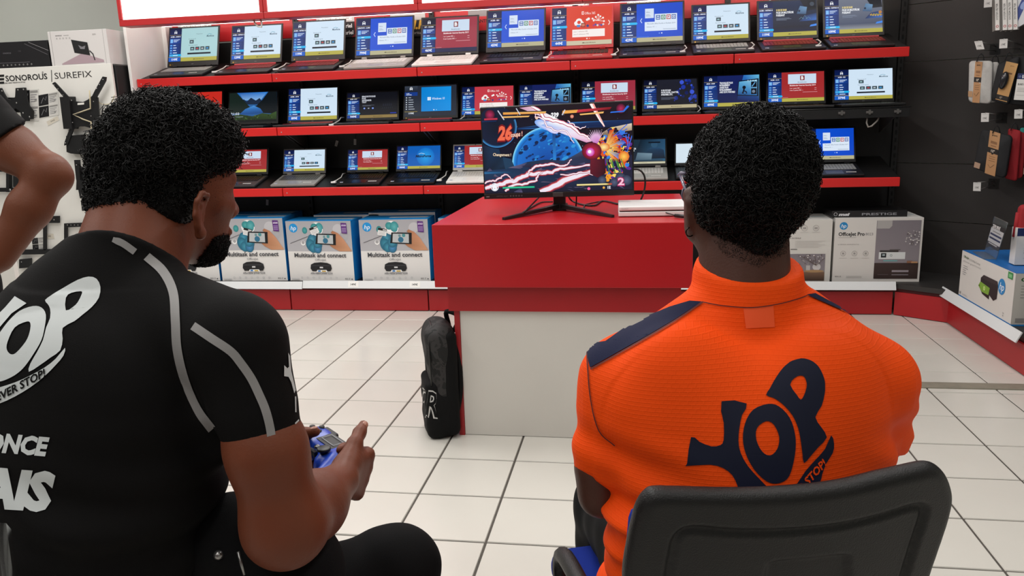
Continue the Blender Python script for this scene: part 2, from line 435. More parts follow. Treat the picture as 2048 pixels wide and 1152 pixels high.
# three rows of shelves, one board per bay
ROWS = {'top': (1.622, 15.5), 'middle': (1.268, 1.0), 'bottom': (0.856, 14.0)}
ORD = ['first', 'second', 'third', 'fourth', 'fifth']
for row, (z, ang) in ROWS.items():
    s_ = math.radians(ang); T = Matrix.Translation((0, YF, z)) @ Matrix.Rotation(s_, 4, 'X')
    L = (YB - 0.035 - YF) / math.cos(s_)
    for i in range(5):
        x0, x1 = XJ[i] + 0.0025, XJ[i + 1] - 0.0025
        bare = (row == 'middle' and i == 4)
        t = thing('display_shelf', ('bare dark metal shelf without its red edge, middle row, under the far right laptops' if bare else
              'red-edged black shelf board in the %s row, %s bay from the left' % (row, ORD[i])), 'shelf', ((x0 + x1) / 2, YF, z - 0.06), group='red edged laptop shelves')
        MB().box((x0, 0.002, -0.022), (x1, L, 0), T=T).build('board', mat('black_shelf_board', '#111010', 0.5), t)
        if not bare:
            MB().box((x0, YF - 0.022, z - 0.052), (x1, YF, z + 0.004), 0, 0.004).build('front_edge', REDS, t)
            MB().cyl((x0 + 0.03, YF - 0.0225, z - 0.03), (x0 + 0.03, YF - 0.020, z - 0.03), 0.004, n=10).build('screw', CHROME, t)
        else:
            MB().box((x0, YF - 0.012, z - 0.048), (x1 + 0.03, YF + 0.004, z + 0.006), 0, 0.002).build('front_rail', DARKM, t)
            MB().box((x0, YF - 0.016, z + 0.008), (x1 + 0.035, YF + 0.05, z + 0.016), 0, 0.003).build('lip', mat('black_gloss', '#0c0c0d', 0.2), t)
            for xx in (x0 + 0.64, x0 + 0.80, x0 + 0.96):
                c = MB().box((xx - 0.02, YF - 0.022, z - 0.022), (xx + 0.02, YF - 0.012, z - 0.008), 0, 0.002)
                c.box((xx - 0.006, YF - 0.024, z - 0.028), (xx + 0.006, YF - 0.012, z + 0.0)); c.build('clip', mat('grey_steel', '#6d6b69', 0.4, 0.7), t)
        zb = z - 0.024 + (L * math.sin(s_)) if ang > 3 else z - 0.024
        for xb in (x0 + 0.008, x1 - 0.014):
            pts = [(YF + 0.06, z - 0.03 + 0.05 * math.sin(s_)), (YB - 0.03, zb), (YB - 0.03, zb - 0.13), (YB - 0.07, zb - 0.12)]
            MB().prism([(p[0], p[1]) for p in pts], (xb, 0, 0), (0, 1, 0), (0, 0, 1), 0.005).build('bracket', mat('grey_bracket', '#55524f', 0.45, 0.4), t)

# cable loop under the bare shelf
o = MB().tube([(1.37, 5.22, 1.235), (1.365, 5.215, 1.19), (1.375, 5.213, 1.165), (1.395, 5.213, 1.17), (1.425, 5.215, 1.2), (1.44, 5.22, 1.235)], 0.005).build('cable_loop', mat('grey_cable', '#8f8a84', 0.5))
tag(o, 'grey cable loop hanging under the bare metal shelf on the right', 'cable')

# ---------------------------------------------------------------- light box above the top shelf
lb = thing('light_box_sign', 'long red-framed light box with glowing white panels above the top shelf', 'light box', (-0.9, 4.95, 1.94))
y0 = 4.93
for i in range(5):
    x0 = -3.335 + i * 1.0; x1 = x0 + 0.998
    m = MB()
    for lo, hi in (((x0, y0, 1.945), (x1, y0 + 0.12, 1.985)), ((x0, y0, 2.33), (x1, y0 + 0.12, 2.37)), ((x0, y0, 1.985), (x0 + 0.025, y0 + 0.12, 2.33)), ((x1 - 0.025, y0, 1.985), (x1, y0 + 0.12, 2.33))):
        m.box(lo, hi, 0, 0.003)
    f = m.build('frame', mat('red_sign_frame', '#a81c1f', 0.4), lb)
    MB().box((x0 + 0.02, y0 + 0.012, 1.98), (x1 - 0.02, y0 + 0.02, 2.335)).build('diffuser', mat('glowing_diffuser', '#ffffff', 0.6, emit=('#fffdfa', 1.6)), f)
    MB().box((x0 + 0.03, y0 + 0.135, 1.99), (x1 - 0.03, y0 + 0.160, 2.30), 0, 0.004).build('rear_diffuser', mat('glowing_tube', '#ffffff', 0.6, emit=('#fffaf2', 3.2)), f)
for i in range(5):
    xa = -3.33 + i * 1.0; tb_ = MB().cyl((xa + 0.03, 5.36, 1.995), (xa + 0.97, 5.36, 1.995), 0.013, n=10).build('lamp_tube', mat('fluorescent_tube', '#ffffff', 0.5, emit=('#fff8f0', 5.0)), lb)
    MB().box((xa + 0.02, 5.34, 2.015), (xa + 0.98, 5.38, 2.035), 0, 0.003).build('lamp_batten', WHITEP, tb_)
MB().tube([(-2.44, 5.0, 1.95), (-2.425, 4.985, 1.925), (-2.40, 4.97, 1.905), (-2.375, 4.965, 1.90), (-2.372, 4.97, 1.925), (-2.385, 4.98, 1.948)], 0.0055).build('cable', CABLEW, lb)
for x in (-3.2, 1.5): MB().box((x - 0.015, y0 + 0.12, 2.2), (x + 0.015, YB, 2.24)).build('arm', DARKM, lb)

# ---------------------------------------------------------------- diagonal corner unit and right-hand gondola
DN = np.array([-0.596, -0.803, 0]); DU = np.array([0.803, -0.596, 0]); DP = np.array([1.577, 5.148, 0])
def dpt(u, off, z):   # u along the diagonal from its left kick corner, off = distance behind the kick
    return DP + DU * u - DN * off + np.array([0, 0, z])
cu = thing('corner_shelving', 'charcoal diagonal corner shelving with hooks wall and red kick panel', 'shelving', dpt(0.15, 0.2, 0))
zs = [0.2, 0.545, 0.915, 1.555, 1.91, 2.6]
for a, b in zip(zs[:-1], zs[1:]):
    MB().quadbox([dpt(-0.215, .472, a + .0025), dpt(0.60, .472, a + .0025), dpt(0.60, .472, b - .0025), dpt(-0.215, .472, b - .0025)], 0.02).build('back_panel', CHARP, cu)
MB().quadbox([dpt(0.002, 0, 0.004), dpt(0.312, 0, 0.004), dpt(0.312, 0, 0.150), dpt(0.002, 0, 0.150)], 0.02).build('kick_panel', REDK, cu)
MB().quadbox([dpt(0.0, .012, 0.15), dpt(0.312, .012, 0.15), dpt(0.312, .012, 0.19), dpt(0.0, .012, 0.19)], 0.01).build('rail_backing', MATS['dark_red_gap'], cu)
P2 = [(1.577, 5.142), (1.84, 4.945), (2.32, 5.05), (2.32, 5.18), (1.70, 5.64), (1.577, 5.64)]
MB().prism(P2, (0, 0, 0.203), (1, 0, 0), (0, 1, 0), 0.03).build('base_deck', mat('charcoal_deck', '#2b2928', 0.5, var=0.1), cu)
rg = thing('side_gondola', 'low charcoal gondola along the right wall with red kick and white rail', 'shelving', (2.05, 4.4, 0))
MB().box((1.826, 3.94, 0.004), (1.846, 4.962, 0.150), 0, 0.003).build('kick_panel', REDK, rg)
MB().box((1.84, 3.94, 0.15), (1.85, 4.95, 0.178)).build('rail_backing', MATS['dark_red_gap'], rg)
MB().box((1.83, 3.90, 0.178), (2.32, 4.95, 0.203)).build('base_deck', MATS['charcoal_deck'], rg)
MB().box((2.32, 3.0, 0.0), (2.36, 5.17, 2.6)).build('back_panel', CHARP, rg)
m = MB().box((1.83, 3.90, 0.0), (1.86, 3.935, 0.178), 0, 0.002)
m.build('foot_post', mat('grey_steel2', '#6d6b69', 0.4, 0.7), rg)
a = np.array([1.80, 5.035, 0.182]); b = np.array([1.80, 3.985, 0.182])
MB().quadbox([(1.787, 5.03, 0.160), (1.787, 4.0, 0.160), (1.812, 4.0, 0.212), (1.812, 5.03, 0.212)], 0.006).build('price_rail', RAILW, rg)

# ---------------------------------------------------------------- central red counter
ct = thing('demo_counter', 'red and white square demo counter standing in the middle of the tiled floor', 'counter', (-0.3, 3.5, 0))
MB().box((-0.805, 3.0, 0.645), (0.198, 4.05, 0.896), 0, 0.002).build('top_box', mat('red_laminate', '#b0161d', 0.3, var=0.03, vscale=2.5, bump=0.01, bscale=120), ct)
MB().box((-0.762, 3.035, 0.54), (0.158, 4.015, 0.643)).build('band', mat('red_band', '#a3161c', 0.4, var=0.04), ct)
MB().box((-0.72, 3.052, 0.002), (0.135, 3.07, 0.538)).build('front_panel', mat('white_laminate', '#d6d2cb', 0.4, var=0.03, vscale=2.5), ct)
MB().box((-0.743, 3.046, 0.0), (-0.721, 4.0, 0.539)).build('side_panel', mat('red_side', '#9d1a20', 0.45), ct)
MB().box((0.136, 3.046, 0.0), (0.158, 4.0, 0.539)).build('side_panel', MATS['red_side'], ct)
MB().box((-0.72, 3.98, 0.002), (0.135, 4.0, 0.538)).build('rear_panel', MATS['white_laminate'], ct)
# ================================================================ SCREEN PICTURES (flat, drawn as coloured shapes)
def mlogo(c, x, y, s, col='#f2f6fb'):
    k = c.h / c.w
    P = lambda pts: [(x + p[0] * s * k, y + p[1] * s) for p in pts]
    c.poly(P([(-.5, 0), (-.25, 0), (-.25, .45), (0, .12), (.25, .45), (.25, 0), (.5, 0), (.5, .8), (.28, .8), (0, .42), (-.28, .8), (-.5, .8)]), col)
    c.poly(P([(-.45, .95), (.45, .95), (.25, 1.1), (-.25, 1.1)]), col)
def sidebar(c, price, head, hot=3, dark=False, full=True):
    wd = 0.245
    top, bot = ('#0a1440', '#123c8c') if not dark else ('#0a0d20', '#14265e')
    c.rect(0, 0, wd, 1, bot, top=top)
    mlogo(c, wd / 2, 0.84, 0.085)
    c.rect(0, 0.795, wd, 0.802, '#b9a23c')
    c.text(head, wd / 2, 0.735, 0.035, '#e8eefa', 'C', bold=0.04)
    c.rect(0.012, 0.545, wd - 0.01, 0.70, '#1b4fae', right='#12357c'); c.rect(0.018, 0.57, 0.07, 0.68, '#7db8ee')
    for k, w_ in enumerate((0.13, 0.10, 0.07)): c.rect(0.085, 0.655 - k * 0.032, 0.085 + w_, 0.67 - k * 0.032, '#c9dcf5')
    for k in range(5):
        y = 0.49 - k * 0.076
        if k == hot: c.poly([(0.012, y - 0.032), (wd, y - 0.032), (wd + 0.018, y), (wd, y + 0.032), (0.012, y + 0.032)], '#19b4f0')
        else: c.rect(0.012, y - 0.031, wd - 0.01, y + 0.031, '#1a4ea8', right='#0d2a66')
        c.rect(0.02, y - 0.022, 0.06, y + 0.022, '#5aa0e6'); c.rect(0.085, y - 0.010, 0.085 + (0.05, 0.07, 0.06, 0.08, 0.10)[k], y + 0.012, '#d6e4f7')
    c.rect(0, 0.128, wd, 0.14, '#b9a23c')
    c.rect(0, 0, wd, 0.125, '#125cc2' if not dark else '#0f3f94')
    c.text(price, wd / 2, 0.03, 0.068, '#eef4fc', 'C', bold=0.03, width=0.125)
def bottombar(c, col='#b8a845'):
    c.rect(0.25, 0, 1, 0.115, col); c.text('www.microforce.re', 0.62, 0.042, 0.03, '#3c3512', 'C', bold=0.02); c.ell(0.53, 0.055, 0.014, '#3c3512')
def d_white(c, bg='#cfe3f4'):
    c.rect(0.245, 0.115, 1, 1, bg)
    c.text('Présentation', 0.62, 0.80, 0.028, '#5b6b78', 'C'); c.text('MicroForce', 0.77, 0.715, 0.05, '#26485c', 'L', width=0.15, bold=0.03, shear=0.2)
    c.line([(0.79, 0.785), (0.83, 0.80), (0.88, 0.785)], 0.012, '#5a9fb8')
    def tile(x, y, k2):
        c.rect(x, y, x + 0.085, y + 0.105, '#33444c'); c.rect(x + 0.006, y + 0.01, x + 0.079, y + 0.095, '#4d656e', top='#26343b')
        c.rect(x + 0.02, y + 0.035, x + 0.06, y + 0.07, ('#9fc3c9', '#c23b46', '#c2c8ca', '#3a9be0')[k2])
    c.text('Découvrez votre PC', 0.395, 0.655, 0.03, '#4b5a66', 'L', width=0.155); tile(0.42, 0.53, 0)
    c.text('Nos univers logiciels', 0.405, 0.465, 0.03, '#4b5a66', 'L', width=0.185)
    for k, x in enumerate((0.44, 0.545, 0.65, 0.755)): tile(x, 0.32, k)
    c.rect(0.385, 0.20, 0.87, 0.25, '#101522')
def d_office(c):
    c.rect(0.245, 0.115, 1, 1, '#0d4fd0', right='#0a46c4')
    c.line([(0.335, 0.62), (0.31, 0.56), (0.335, 0.50)], 0.018, '#cfe0fa')
    c.rect(0.385, 0.62, 0.53, 0.87, '#d3e0f2'); c.text('Office', 0.40, 0.76, 0.03, '#5a6c84'); c.rect(0.40, 0.70, 0.46, 0.712, '#8fa3bd'); c.rect(0.40, 0.67, 0.48, 0.682, '#8fa3bd')
    c.poly([(0.38, 0.28), (0.91, 0.28), (0.91, 0.72), (0.545, 0.72), (0.545, 0.52), (0.38, 0.52)], '#d9e6f5')
    for k, col in enumerate(('#1f5aa8', '#1d7a4a', '#b8322f', '#2b4fa0')):
        x = 0.565 + k * 0.085; c.rect(x, 0.57, x + 0.07, 0.69, col); c.rect(x + 0.012, 0.59, x + 0.058, 0.67, '#e4edf8'); c.text('WXPO'[k], x + 0.035, 0.605, 0.05, col, 'C', bold=0.05)
    c.text('Microsoft Office Famille et Étudiant 2019', 0.65, 0.455, 0.032, '#36506e', 'C', width=0.46)
    c.text('Utilisateur 1PC  —', 0.41, 0.375, 0.028, '#4b637f', 'L', width=0.17); c.rect(0.68, 0.315, 0.89, 0.325, '#7d90a8')
    c.ell(0.62, 0.215, 0.014, '#7fb0f5'); c.ell(0.66, 0.215, 0.016, '#e6effc')
    c.rect(0.26, 0.135, 0.45, 0.142, '#4f8be8')
def d_bitdef(c, bg='#9c2f41'):
    c.rect(0.245, 0.115, 1, 1, bg)
    c.rect(0.36, 0.60, 0.86, 0.93, '#c9dbee'); c.rect(0.575, 0.72, 0.655, 0.875, '#7d1620'); c.text('B', 0.615, 0.75, 0.10, '#f2f2f2', 'C', bold=0.05)
    c.text('Bitdefender', 0.615, 0.635, 0.04, '#3b4a58', 'C', width=0.16)
    c.text('Bitdefender Internet Security 2019', 0.62, 0.525, 0.042, '#f3dfe2', 'C', width=0.46, bold=0.03)
    c.text('1 an 1 poste 29€ —', 0.39, 0.435, 0.035, '#f0d5d9', 'L', width=0.21, bold=0.02); c.text('3 ans 3 postes 59€ —', 0.39, 0.365, 0.035, '#f0d5d9', 'L', width=0.24, bold=0.02)
    c.rect(0.83, 0.44, 0.865, 0.452, '#e0b5bc'); c.rect(0.83, 0.38, 0.865, 0.392, '#e0b5bc'); c.rect(0.62, 0.305, 0.88, 0.317, '#d79da6')
    c.rect(0.26, 0.135, 0.36, 0.142, '#d8a0aa')
def d_office365(c, bg='#d9412b'):
    c.rect(0.245, 0.115, 1, 1, bg, right=bg)
    c.rect(0.50, 0.80, 0.535, 0.885, '#f7e9e4'); c.rect(0.511, 0.815, 0.527, 0.87, bg); c.text('Office 365', 0.55, 0.80, 0.065, '#f9eeea', 'L', width=0.175)
    for x, y, r in ((0.41, 0.58, 0.055), (0.455, 0.62, 0.085), (0.50, 0.57, 0.055)): c.ell(x, y, r, '#f3efec')
    c.rect(0.385, 0.52, 0.53, 0.575, '#f3efec'); c.ell(0.455, 0.60, 0.045, bg)
    c.rect(0.42, 0.475, 0.475, 0.535, '#2a86c9'); c.rect(0.49, 0.47, 0.56, 0.58, '#7a2620'); c.rect(0.50, 0.49, 0.55, 0.56, '#c9785f'); c.ell(0.60, 0.50, 0.035, '#28407e')
    for x, y, r in ((0.59, 0.66, 0.03), (0.615, 0.68, 0.035)): c.ell(x, y, r, '#f3efec')
    for k, (x, y) in enumerate([(0.70, 0.63), (0.735, 0.72), (0.775, 0.77), (0.81, 0.73), (0.855, 0.69), (0.87, 0.60), (0.68, 0.68)]):
        c.ell(x, y, 0.024, '#f3efec'); c.line([(x, y), (0.775, 0.62)], 0.012, '#f3d9d2')
    for k in range(6): c.ell(0.70 + k * 0.032, 0.50 + 0.02 * (k % 2), 0.026, ('#a33c7e', '#43509e', '#d8d2d0')[k % 3])
    c.line([(0.945, 0.62), (0.97, 0.56), (0.945, 0.50)], 0.018, '#fbeee9')
    c.rect(0.345, 0.21, 0.885, 0.41, '#f4ece8'); c.text('pour 1 utilisateur 69€', 0.37, 0.34, 0.032, '#8d7670', 'L', width=0.23); c.text('pour 5 utilisateurs 99€', 0.37, 0.27, 0.032, '#8d7670', 'L', width=0.25)
    c.ell(0.59, 0.165, 0.018, '#fbeee9'); c.ell(0.63, 0.165, 0.014, '#f0b4a6')
def lines(c, x, y, rows, col, h=0.052, wds=None):
    for k, r in enumerate(rows): c.text(r, x, y - k * 0.075, h, col if not isinstance(col, list) else col[k], 'L', bold=0.04, width=(wds[k] if wds else None))
def d_ram(c, pale=False):
    a, b = ('#0a1122', '#16294a') if not pale else ('#3a4560', '#6f7685')
    c.rect(0.245, 0.115, 1, 1, a, top=b); c.rect(0.245, 0.115, 1, 0.28, '#0b1a3a' if not pale else '#8a8f98', top=a)
    c.poly([(0.72, 1.0), (0.98, 1.0), (1.0, 0.72), (0.83, 0.70)], '#11161f'); c.poly([(0.66, 0.62), (0.82, 0.60), (0.84, 0.80), (0.72, 0.84)], '#4f7296', ['#39567a', '#39567a', '#6a93b8', '#5b82a6'])
    c.ell(0.705, 0.70, 0.03, '#1a2a44'); c.poly([(0.70, 0.40), (1.0, 0.42), (1.0, 0.62), (0.80, 0.56)], '#274a8a', ['#1b2f58', '#356cc0', '#1a3766', '#1b2f58'])
    if pale:
        for k in range(14): c.ell(0.80 + 0.014 * k, 0.50 + 0.02 * math.sin(k * 1.9), 0.02, ('#c99d52', '#a8862f', '#7d8a3c')[k % 3])
        c.ell(0.965, 0.57, 0.045, '#b37a3d')
    else:
        for k in range(3): c.line([(0.70 + 0.06 * k, 0.46), (0.74 + 0.06 * k, 0.52 + 0.05 * (k % 2)), (0.78 + 0.06 * k, 0.46)], 0.01, '#5f8a9c')
        c.rect(0.86, 0.78, 0.99, 0.98, '#0a0f18'); c.ell(0.925, 0.88, 0.06, '#3b4654')
    c.poly([(0.88, 0.24), (1.0, 0.26), (1.0, 0.32), (0.90, 0.29)], '#3c86e8')
    lines(c, 0.305, 0.72, ['8 GB DE RAM', 'POUR UN MULTITÂCHE', 'PUISSANT'], ['#e3cf86', '#eef1f6', '#eef1f6'], 0.055, [0.18, 0.30, 0.15])
    for k in range(3): c.rect(0.305, 0.51 - k * 0.028, 0.305 + (0.23, 0.26, 0.18)[k], 0.518 - k * 0.028, '#8793a8')
def d_jouer(c):
    c.rect(0.245, 0.115, 1, 1, '#15161f', top='#20222e')
    for k in range(26):
        t = k / 26; c.ell(0.80 + 0.17 * math.sin(k * 2.3) * (0.4 + t), 0.95 - 0.75 * t, 0.045 + 0.03 * math.sin(k), ('#2036a0', '#162a80', '#3a55d0', '#101c56')[k % 4])
    for k in range(10): c.line([(0.86 + 0.012 * k, 0.20 + 0.02 * k), (0.88 + 0.012 * k, 0.42 + 0.015 * (k % 4))], 0.012, '#2c46b8')
    lines(c, 0.33, 0.60, ['8 GB DE RAM', 'POUR JOUER, CHATTER,', 'STREAMER, ETC.'], '#e6e9f0', 0.052, [0.18, 0.33, 0.22])
    for k in range(4): c.rect(0.33, 0.375 - k * 0.025, 0.33 + (0.28, 0.25, 0.28, 0.17)[k], 0.382 - k * 0.025, '#6f7688')
    c.text('>>>', 0.88, 0.15, 0.04, '#3a66e0')
def d_portable(c):
    c.rect(0.245, 0.115, 1, 1, '#101a4a', top='#16225e'); c.poly([(0.60, 0.2), (1, 0.15), (1, 1), (0.72, 1)], '#2f76c8', ['#122056', '#10306e', '#63b6dc', '#2a6cba'])
    c.poly([(0.60, 0.34), (0.985, 0.30), (0.99, 0.88), (0.63, 0.82)], '#0c1424'); c.poly([(0.615, 0.37), (0.96, 0.33), (0.965, 0.84), (0.64, 0.79)], '#3a86c0', ['#1c4a86', '#2a6cae', '#8cc6e2', '#5aa6d4'])
    c.ell(0.73, 0.60, 0.055, '#0b1020'); c.line([(0.73, 0.56), (0.72, 0.48), (0.70, 0.40)], 0.05, '#0b1020'); c.line([(0.72, 0.50), (0.76, 0.46), (0.78, 0.40)], 0.03, '#0b1020'); c.ring(0.745, 0.43, 0.05, 0.062, '#10203c')
    c.rect(0.855, 0.60, 0.955, 0.78, '#0a0e18'); c.rect(0.855, 0.37, 0.955, 0.56, '#0a0e18'); c.line([(0.87, 0.62), (0.93, 0.76)], 0.03, '#5f9fd0'); c.ell(0.90, 0.46, 0.05, '#6e7f96')
    for k in range(4): c.ell(0.80 + 0.045 * k, 0.815, 0.014, '#e8f2fa')
    lines(c, 0.285, 0.74, ['TRAVAILLEZ PLUS', 'INTENSÉMENT', 'JOUEZ PLUS', 'INTELLIGEMMENT', 'AVEC CE PC PORTABLE'], '#eef2f8', 0.052, [0.24, 0.19, 0.16, 0.22, 0.28])
def d_stock(c):
    c.rect(0.245, 0.115, 1, 1, '#0b0c14', top='#0e1018'); lines(c, 0.29, 0.82, ['ESPACE DE STOCKAGE', 'POUR', 'SAUVEGARDER', 'TOUT'], '#d4d8e2', 0.055, [0.27, 0.08, 0.19, 0.09])
    for k in range(2): c.rect(0.30, 0.50 - k * 0.03, 0.30 + (0.24, 0.17)[k], 0.508 - k * 0.03, '#7d8494')
    for k, col in enumerate(('#2a5ac0', '#4a4038', '#2a5ac0')): c.ell(0.34 + 0.085 * k, 0.38, 0.04, col); c.rect(0.325 + 0.085 * k, 0.37, 0.355 + 0.085 * k, 0.39, '#c8d4ea')
    for k in range(16): c.rect(0.70 + 0.013 * k, 0.35 + 0.12 * abs(math.sin(k * 2.1)), 0.706 + 0.013 * k, 0.40 + 0.16 * abs(math.sin(k * 2.1)), '#272e40')
    c.rect(0.86, 0.155, 0.98, 0.19, '#2338a8')
def d_windows(c):
    c.rect(0, 0, 1, 1, '#262c38'); c.rect(0.0, 0.80, 0.25, 1, '#1b2130', top='#39414e'); mlogo(c, 0.125, 0.87, 0.09)
    c.rect(0, 0.68, 0.25, 0.80, '#173a86'); c.text('ACER', 0.03, 0.74, 0.03, '#d6e0f0', bold=0.03); c.text('A315-55G', 0.03, 0.70, 0.03, '#d6e0f0', bold=0.03)
    for k in range(6): c.ell(0.035, 0.62 - 0.075 * k, 0.018, '#e4e9f2'); c.rect(0.075, 0.612 - 0.075 * k, 0.075 + (0.05, 0.09, 0.10, 0.09, 0.10, 0.12)[k], 0.628 - 0.075 * k, '#c9d2e0')
    c.rect(0, 0.155, 0.25, 0.165, '#b9a23c'); c.text('1199€', 0.13, 0.08, 0.05, '#e9eef6', 'C', bold=0.03)
    c.rect(0.325, 0.155, 0.90, 0.95, '#0a80d0', right='#1490e0')
    for a, b in ((0, 0), (1, 0), (0, 1), (1, 1)): c.rect(0.445 + a * 0.034, 0.515 + b * 0.055, 0.475 + a * 0.034, 0.563 + b * 0.055, '#f2f8fd')
    c.text('Windows 10', 0.53, 0.53, 0.075, '#f2f8fd', 'L', width=0.245); c.ell(0.57, 0.20, 0.018, '#f2f8fd'); c.ell(0.62, 0.20, 0.016, '#8cc8f0')
def d_mountain(c):
    c.rect(0, 0, 1, 1, '#31506e', top='#1f66b4'); c.poly([(0.2, 1), (0.8, 1), (0.66, 0.72), (0.3, 0.74)], '#2f7fd0', ['#1d5cac', '#2a78cc', '#86b2e0', '#7aa6d8'])
    c.poly([(0.22, 0.6), (0.30, 0.78), (0.37, 0.70), (0.46, 0.82), (0.56, 0.72), (0.64, 0.80), (0.74, 0.58)], '#1b2a42')
    c.poly([(0, 0.3), (0, 1), (0.16, 1), (0.30, 0.74), (0.44, 0.50), (0.55, 0.44), (0.5, 0.3)], '#16241f'); c.poly([(1, 0.25), (1, 1), (0.82, 1), (0.70, 0.74), (0.58, 0.55), (0.48, 0.48), (0.6, 0.3)], '#0e1519')
    c.poly([(0.22, 0.27), (0.34, 0.44), (0.52, 0.55), (0.66, 0.44), (0.72, 0.30), (0.5, 0.2)], '#2a6cc0', ['#1e4c8c', '#2f6fb4', '#4a92dc', '#2a66ae', '#1c4680', '#27609f'])
    c.poly([(0, 0), (1, 0), (1, 0.33), (0.86, 0.24), (0.7, 0.28), (0.5, 0.18), (0.24, 0.26), (0, 0.22)], '#20351a', ['#16240f', '#1c2c12', '#38552a', '#31491e', '#2a4020', '#24381a', '#2c4420', '#22361a'])
    for k in range(40): c.ell(rng.uniform(0.02, 0.98), rng.uniform(0.03, 0.2), rng.uniform(0.01, 0.03), ('#3c5a24', '#1a2a10', '#4d6a2e')[k % 3], n=8)
    c.text('21:03', 0.04, 0.24, 0.085, '#eef2f4', 'L', width=0.175); c.rect(0.04, 0.17, 0.30, 0.178, '#b9c8d8')
    c.rect(0, 0, 1, 0.06, '#0b0f0c')
def d_microforce(c):
    c.rect(0.245, 0.115, 1, 1, '#0a5cb4'); c.ell(0.66, 0.52, 0.40, '#20a0e8', edge='#0d6cc4', n=40); c.text('MicroForce', 0.61, 0.50, 0.10, '#0b1c3c', 'C', width=0.36, bold=0.05, shear=0.15); c.line([(0.50, 0.64), (0.56, 0.68), (0.64, 0.64)], 0.02, '#bfe0f4')
def d_worker(c):
    c.rect(0, 0, 1, 1, '#0a1420', top='#1a3040'); c.poly([(0.35, 0.1), (1, 0.1), (1, 1), (0.5, 1)], '#1d3c58', ['#0d1a2a', '#2a5878', '#254a68', '#10202e'])
    c.ell(0.78, 0.78, 0.13, '#2c506c'); c.poly([(0.66, 0.90), (0.90, 0.90), (0.90, 0.84), (0.66, 0.84)], '#0c1624'); c.poly([(0.58, 0.2), (0.64, 0.6), (0.72, 0.66), (0.86, 0.66), (0.97, 0.55), (1, 0.2)], '#16283a', ['#0d1a28', '#1e3c56', '#24486a', '#24486a', '#1a3450', '#0d1a28'])
    c.poly([(0.40, 0.16), (0.72, 0.13), (0.74, 0.42), (0.44, 0.46)], '#56707e', ['#3c5466', '#4a6474', '#7590a0', '#5f7a8a']); c.poly([(0.35, 0.12), (0.95, 0.10), (0.95, 0.16), (0.35, 0.16)], '#2a4456')
    c.text('PERFORMANCE', 0.05, 0.60, 0.055, '#e6edf2', 'L', bold=0.04, width=0.36); c.text('ET AUTONOMIE', 0.05, 0.52, 0.055, '#e6edf2', 'L', bold=0.04, width=0.33)
    c.rect(0.1, 0, 1, 0.08, '#c6c2a6'); c.text('www.microforce.re', 0.55, 0.025, 0.03, '#3c3512', 'C')
def d_blank(c): c.rect(0, 0, 1, 1, '#d3e4ef')
def d_red(c): c.rect(0, 0, 1, 1, '#c42a20')
def d_dim(c): c.rect(0, 0, 1, 1, '#0a0c14')
FULL = {'windows': d_windows, 'mountain': d_mountain, 'worker': d_worker, 'blank': d_blank, 'red': d_red}
PART = {'white': d_white, 'whitedim': lambda c: d_white(c, '#a9d0d4'), 'office': d_office, 'bitdef': d_bitdef, 'bitred': lambda c: d_bitdef(c, '#a02a2c'), 'office365': d_office365, 'office365r': lambda c: d_office365(c, '#c23a46'),
        'ram': d_ram, 'rampale': lambda c: d_ram(c, True), 'jouer': d_jouer, 'portable': d_portable, 'stock': d_stock, 'microforce': d_microforce}
def screen_canvas(kind, price, head, w, h):
    c = Canvas(w, h, 0.00006)
    if kind in FULL: FULL[kind](c)
    else:
        PART[kind](c); bottombar(c, {'office': '#b5b08c', 'jouer': '#b8ad8a', 'stock': '#8a7440', 'bitdef': '#1b2248' if price == '469€' else '#a89a44', 'office365': '#c9c0a4'}.get(kind, '#b3ab4a'))
        sidebar(c, price, head, dark=kind in ('jouer', 'stock', 'bitdef'), hot={'white': 3, 'office': 0, 'bitdef': 1, 'office365': 0}.get(kind, 4))
    return c

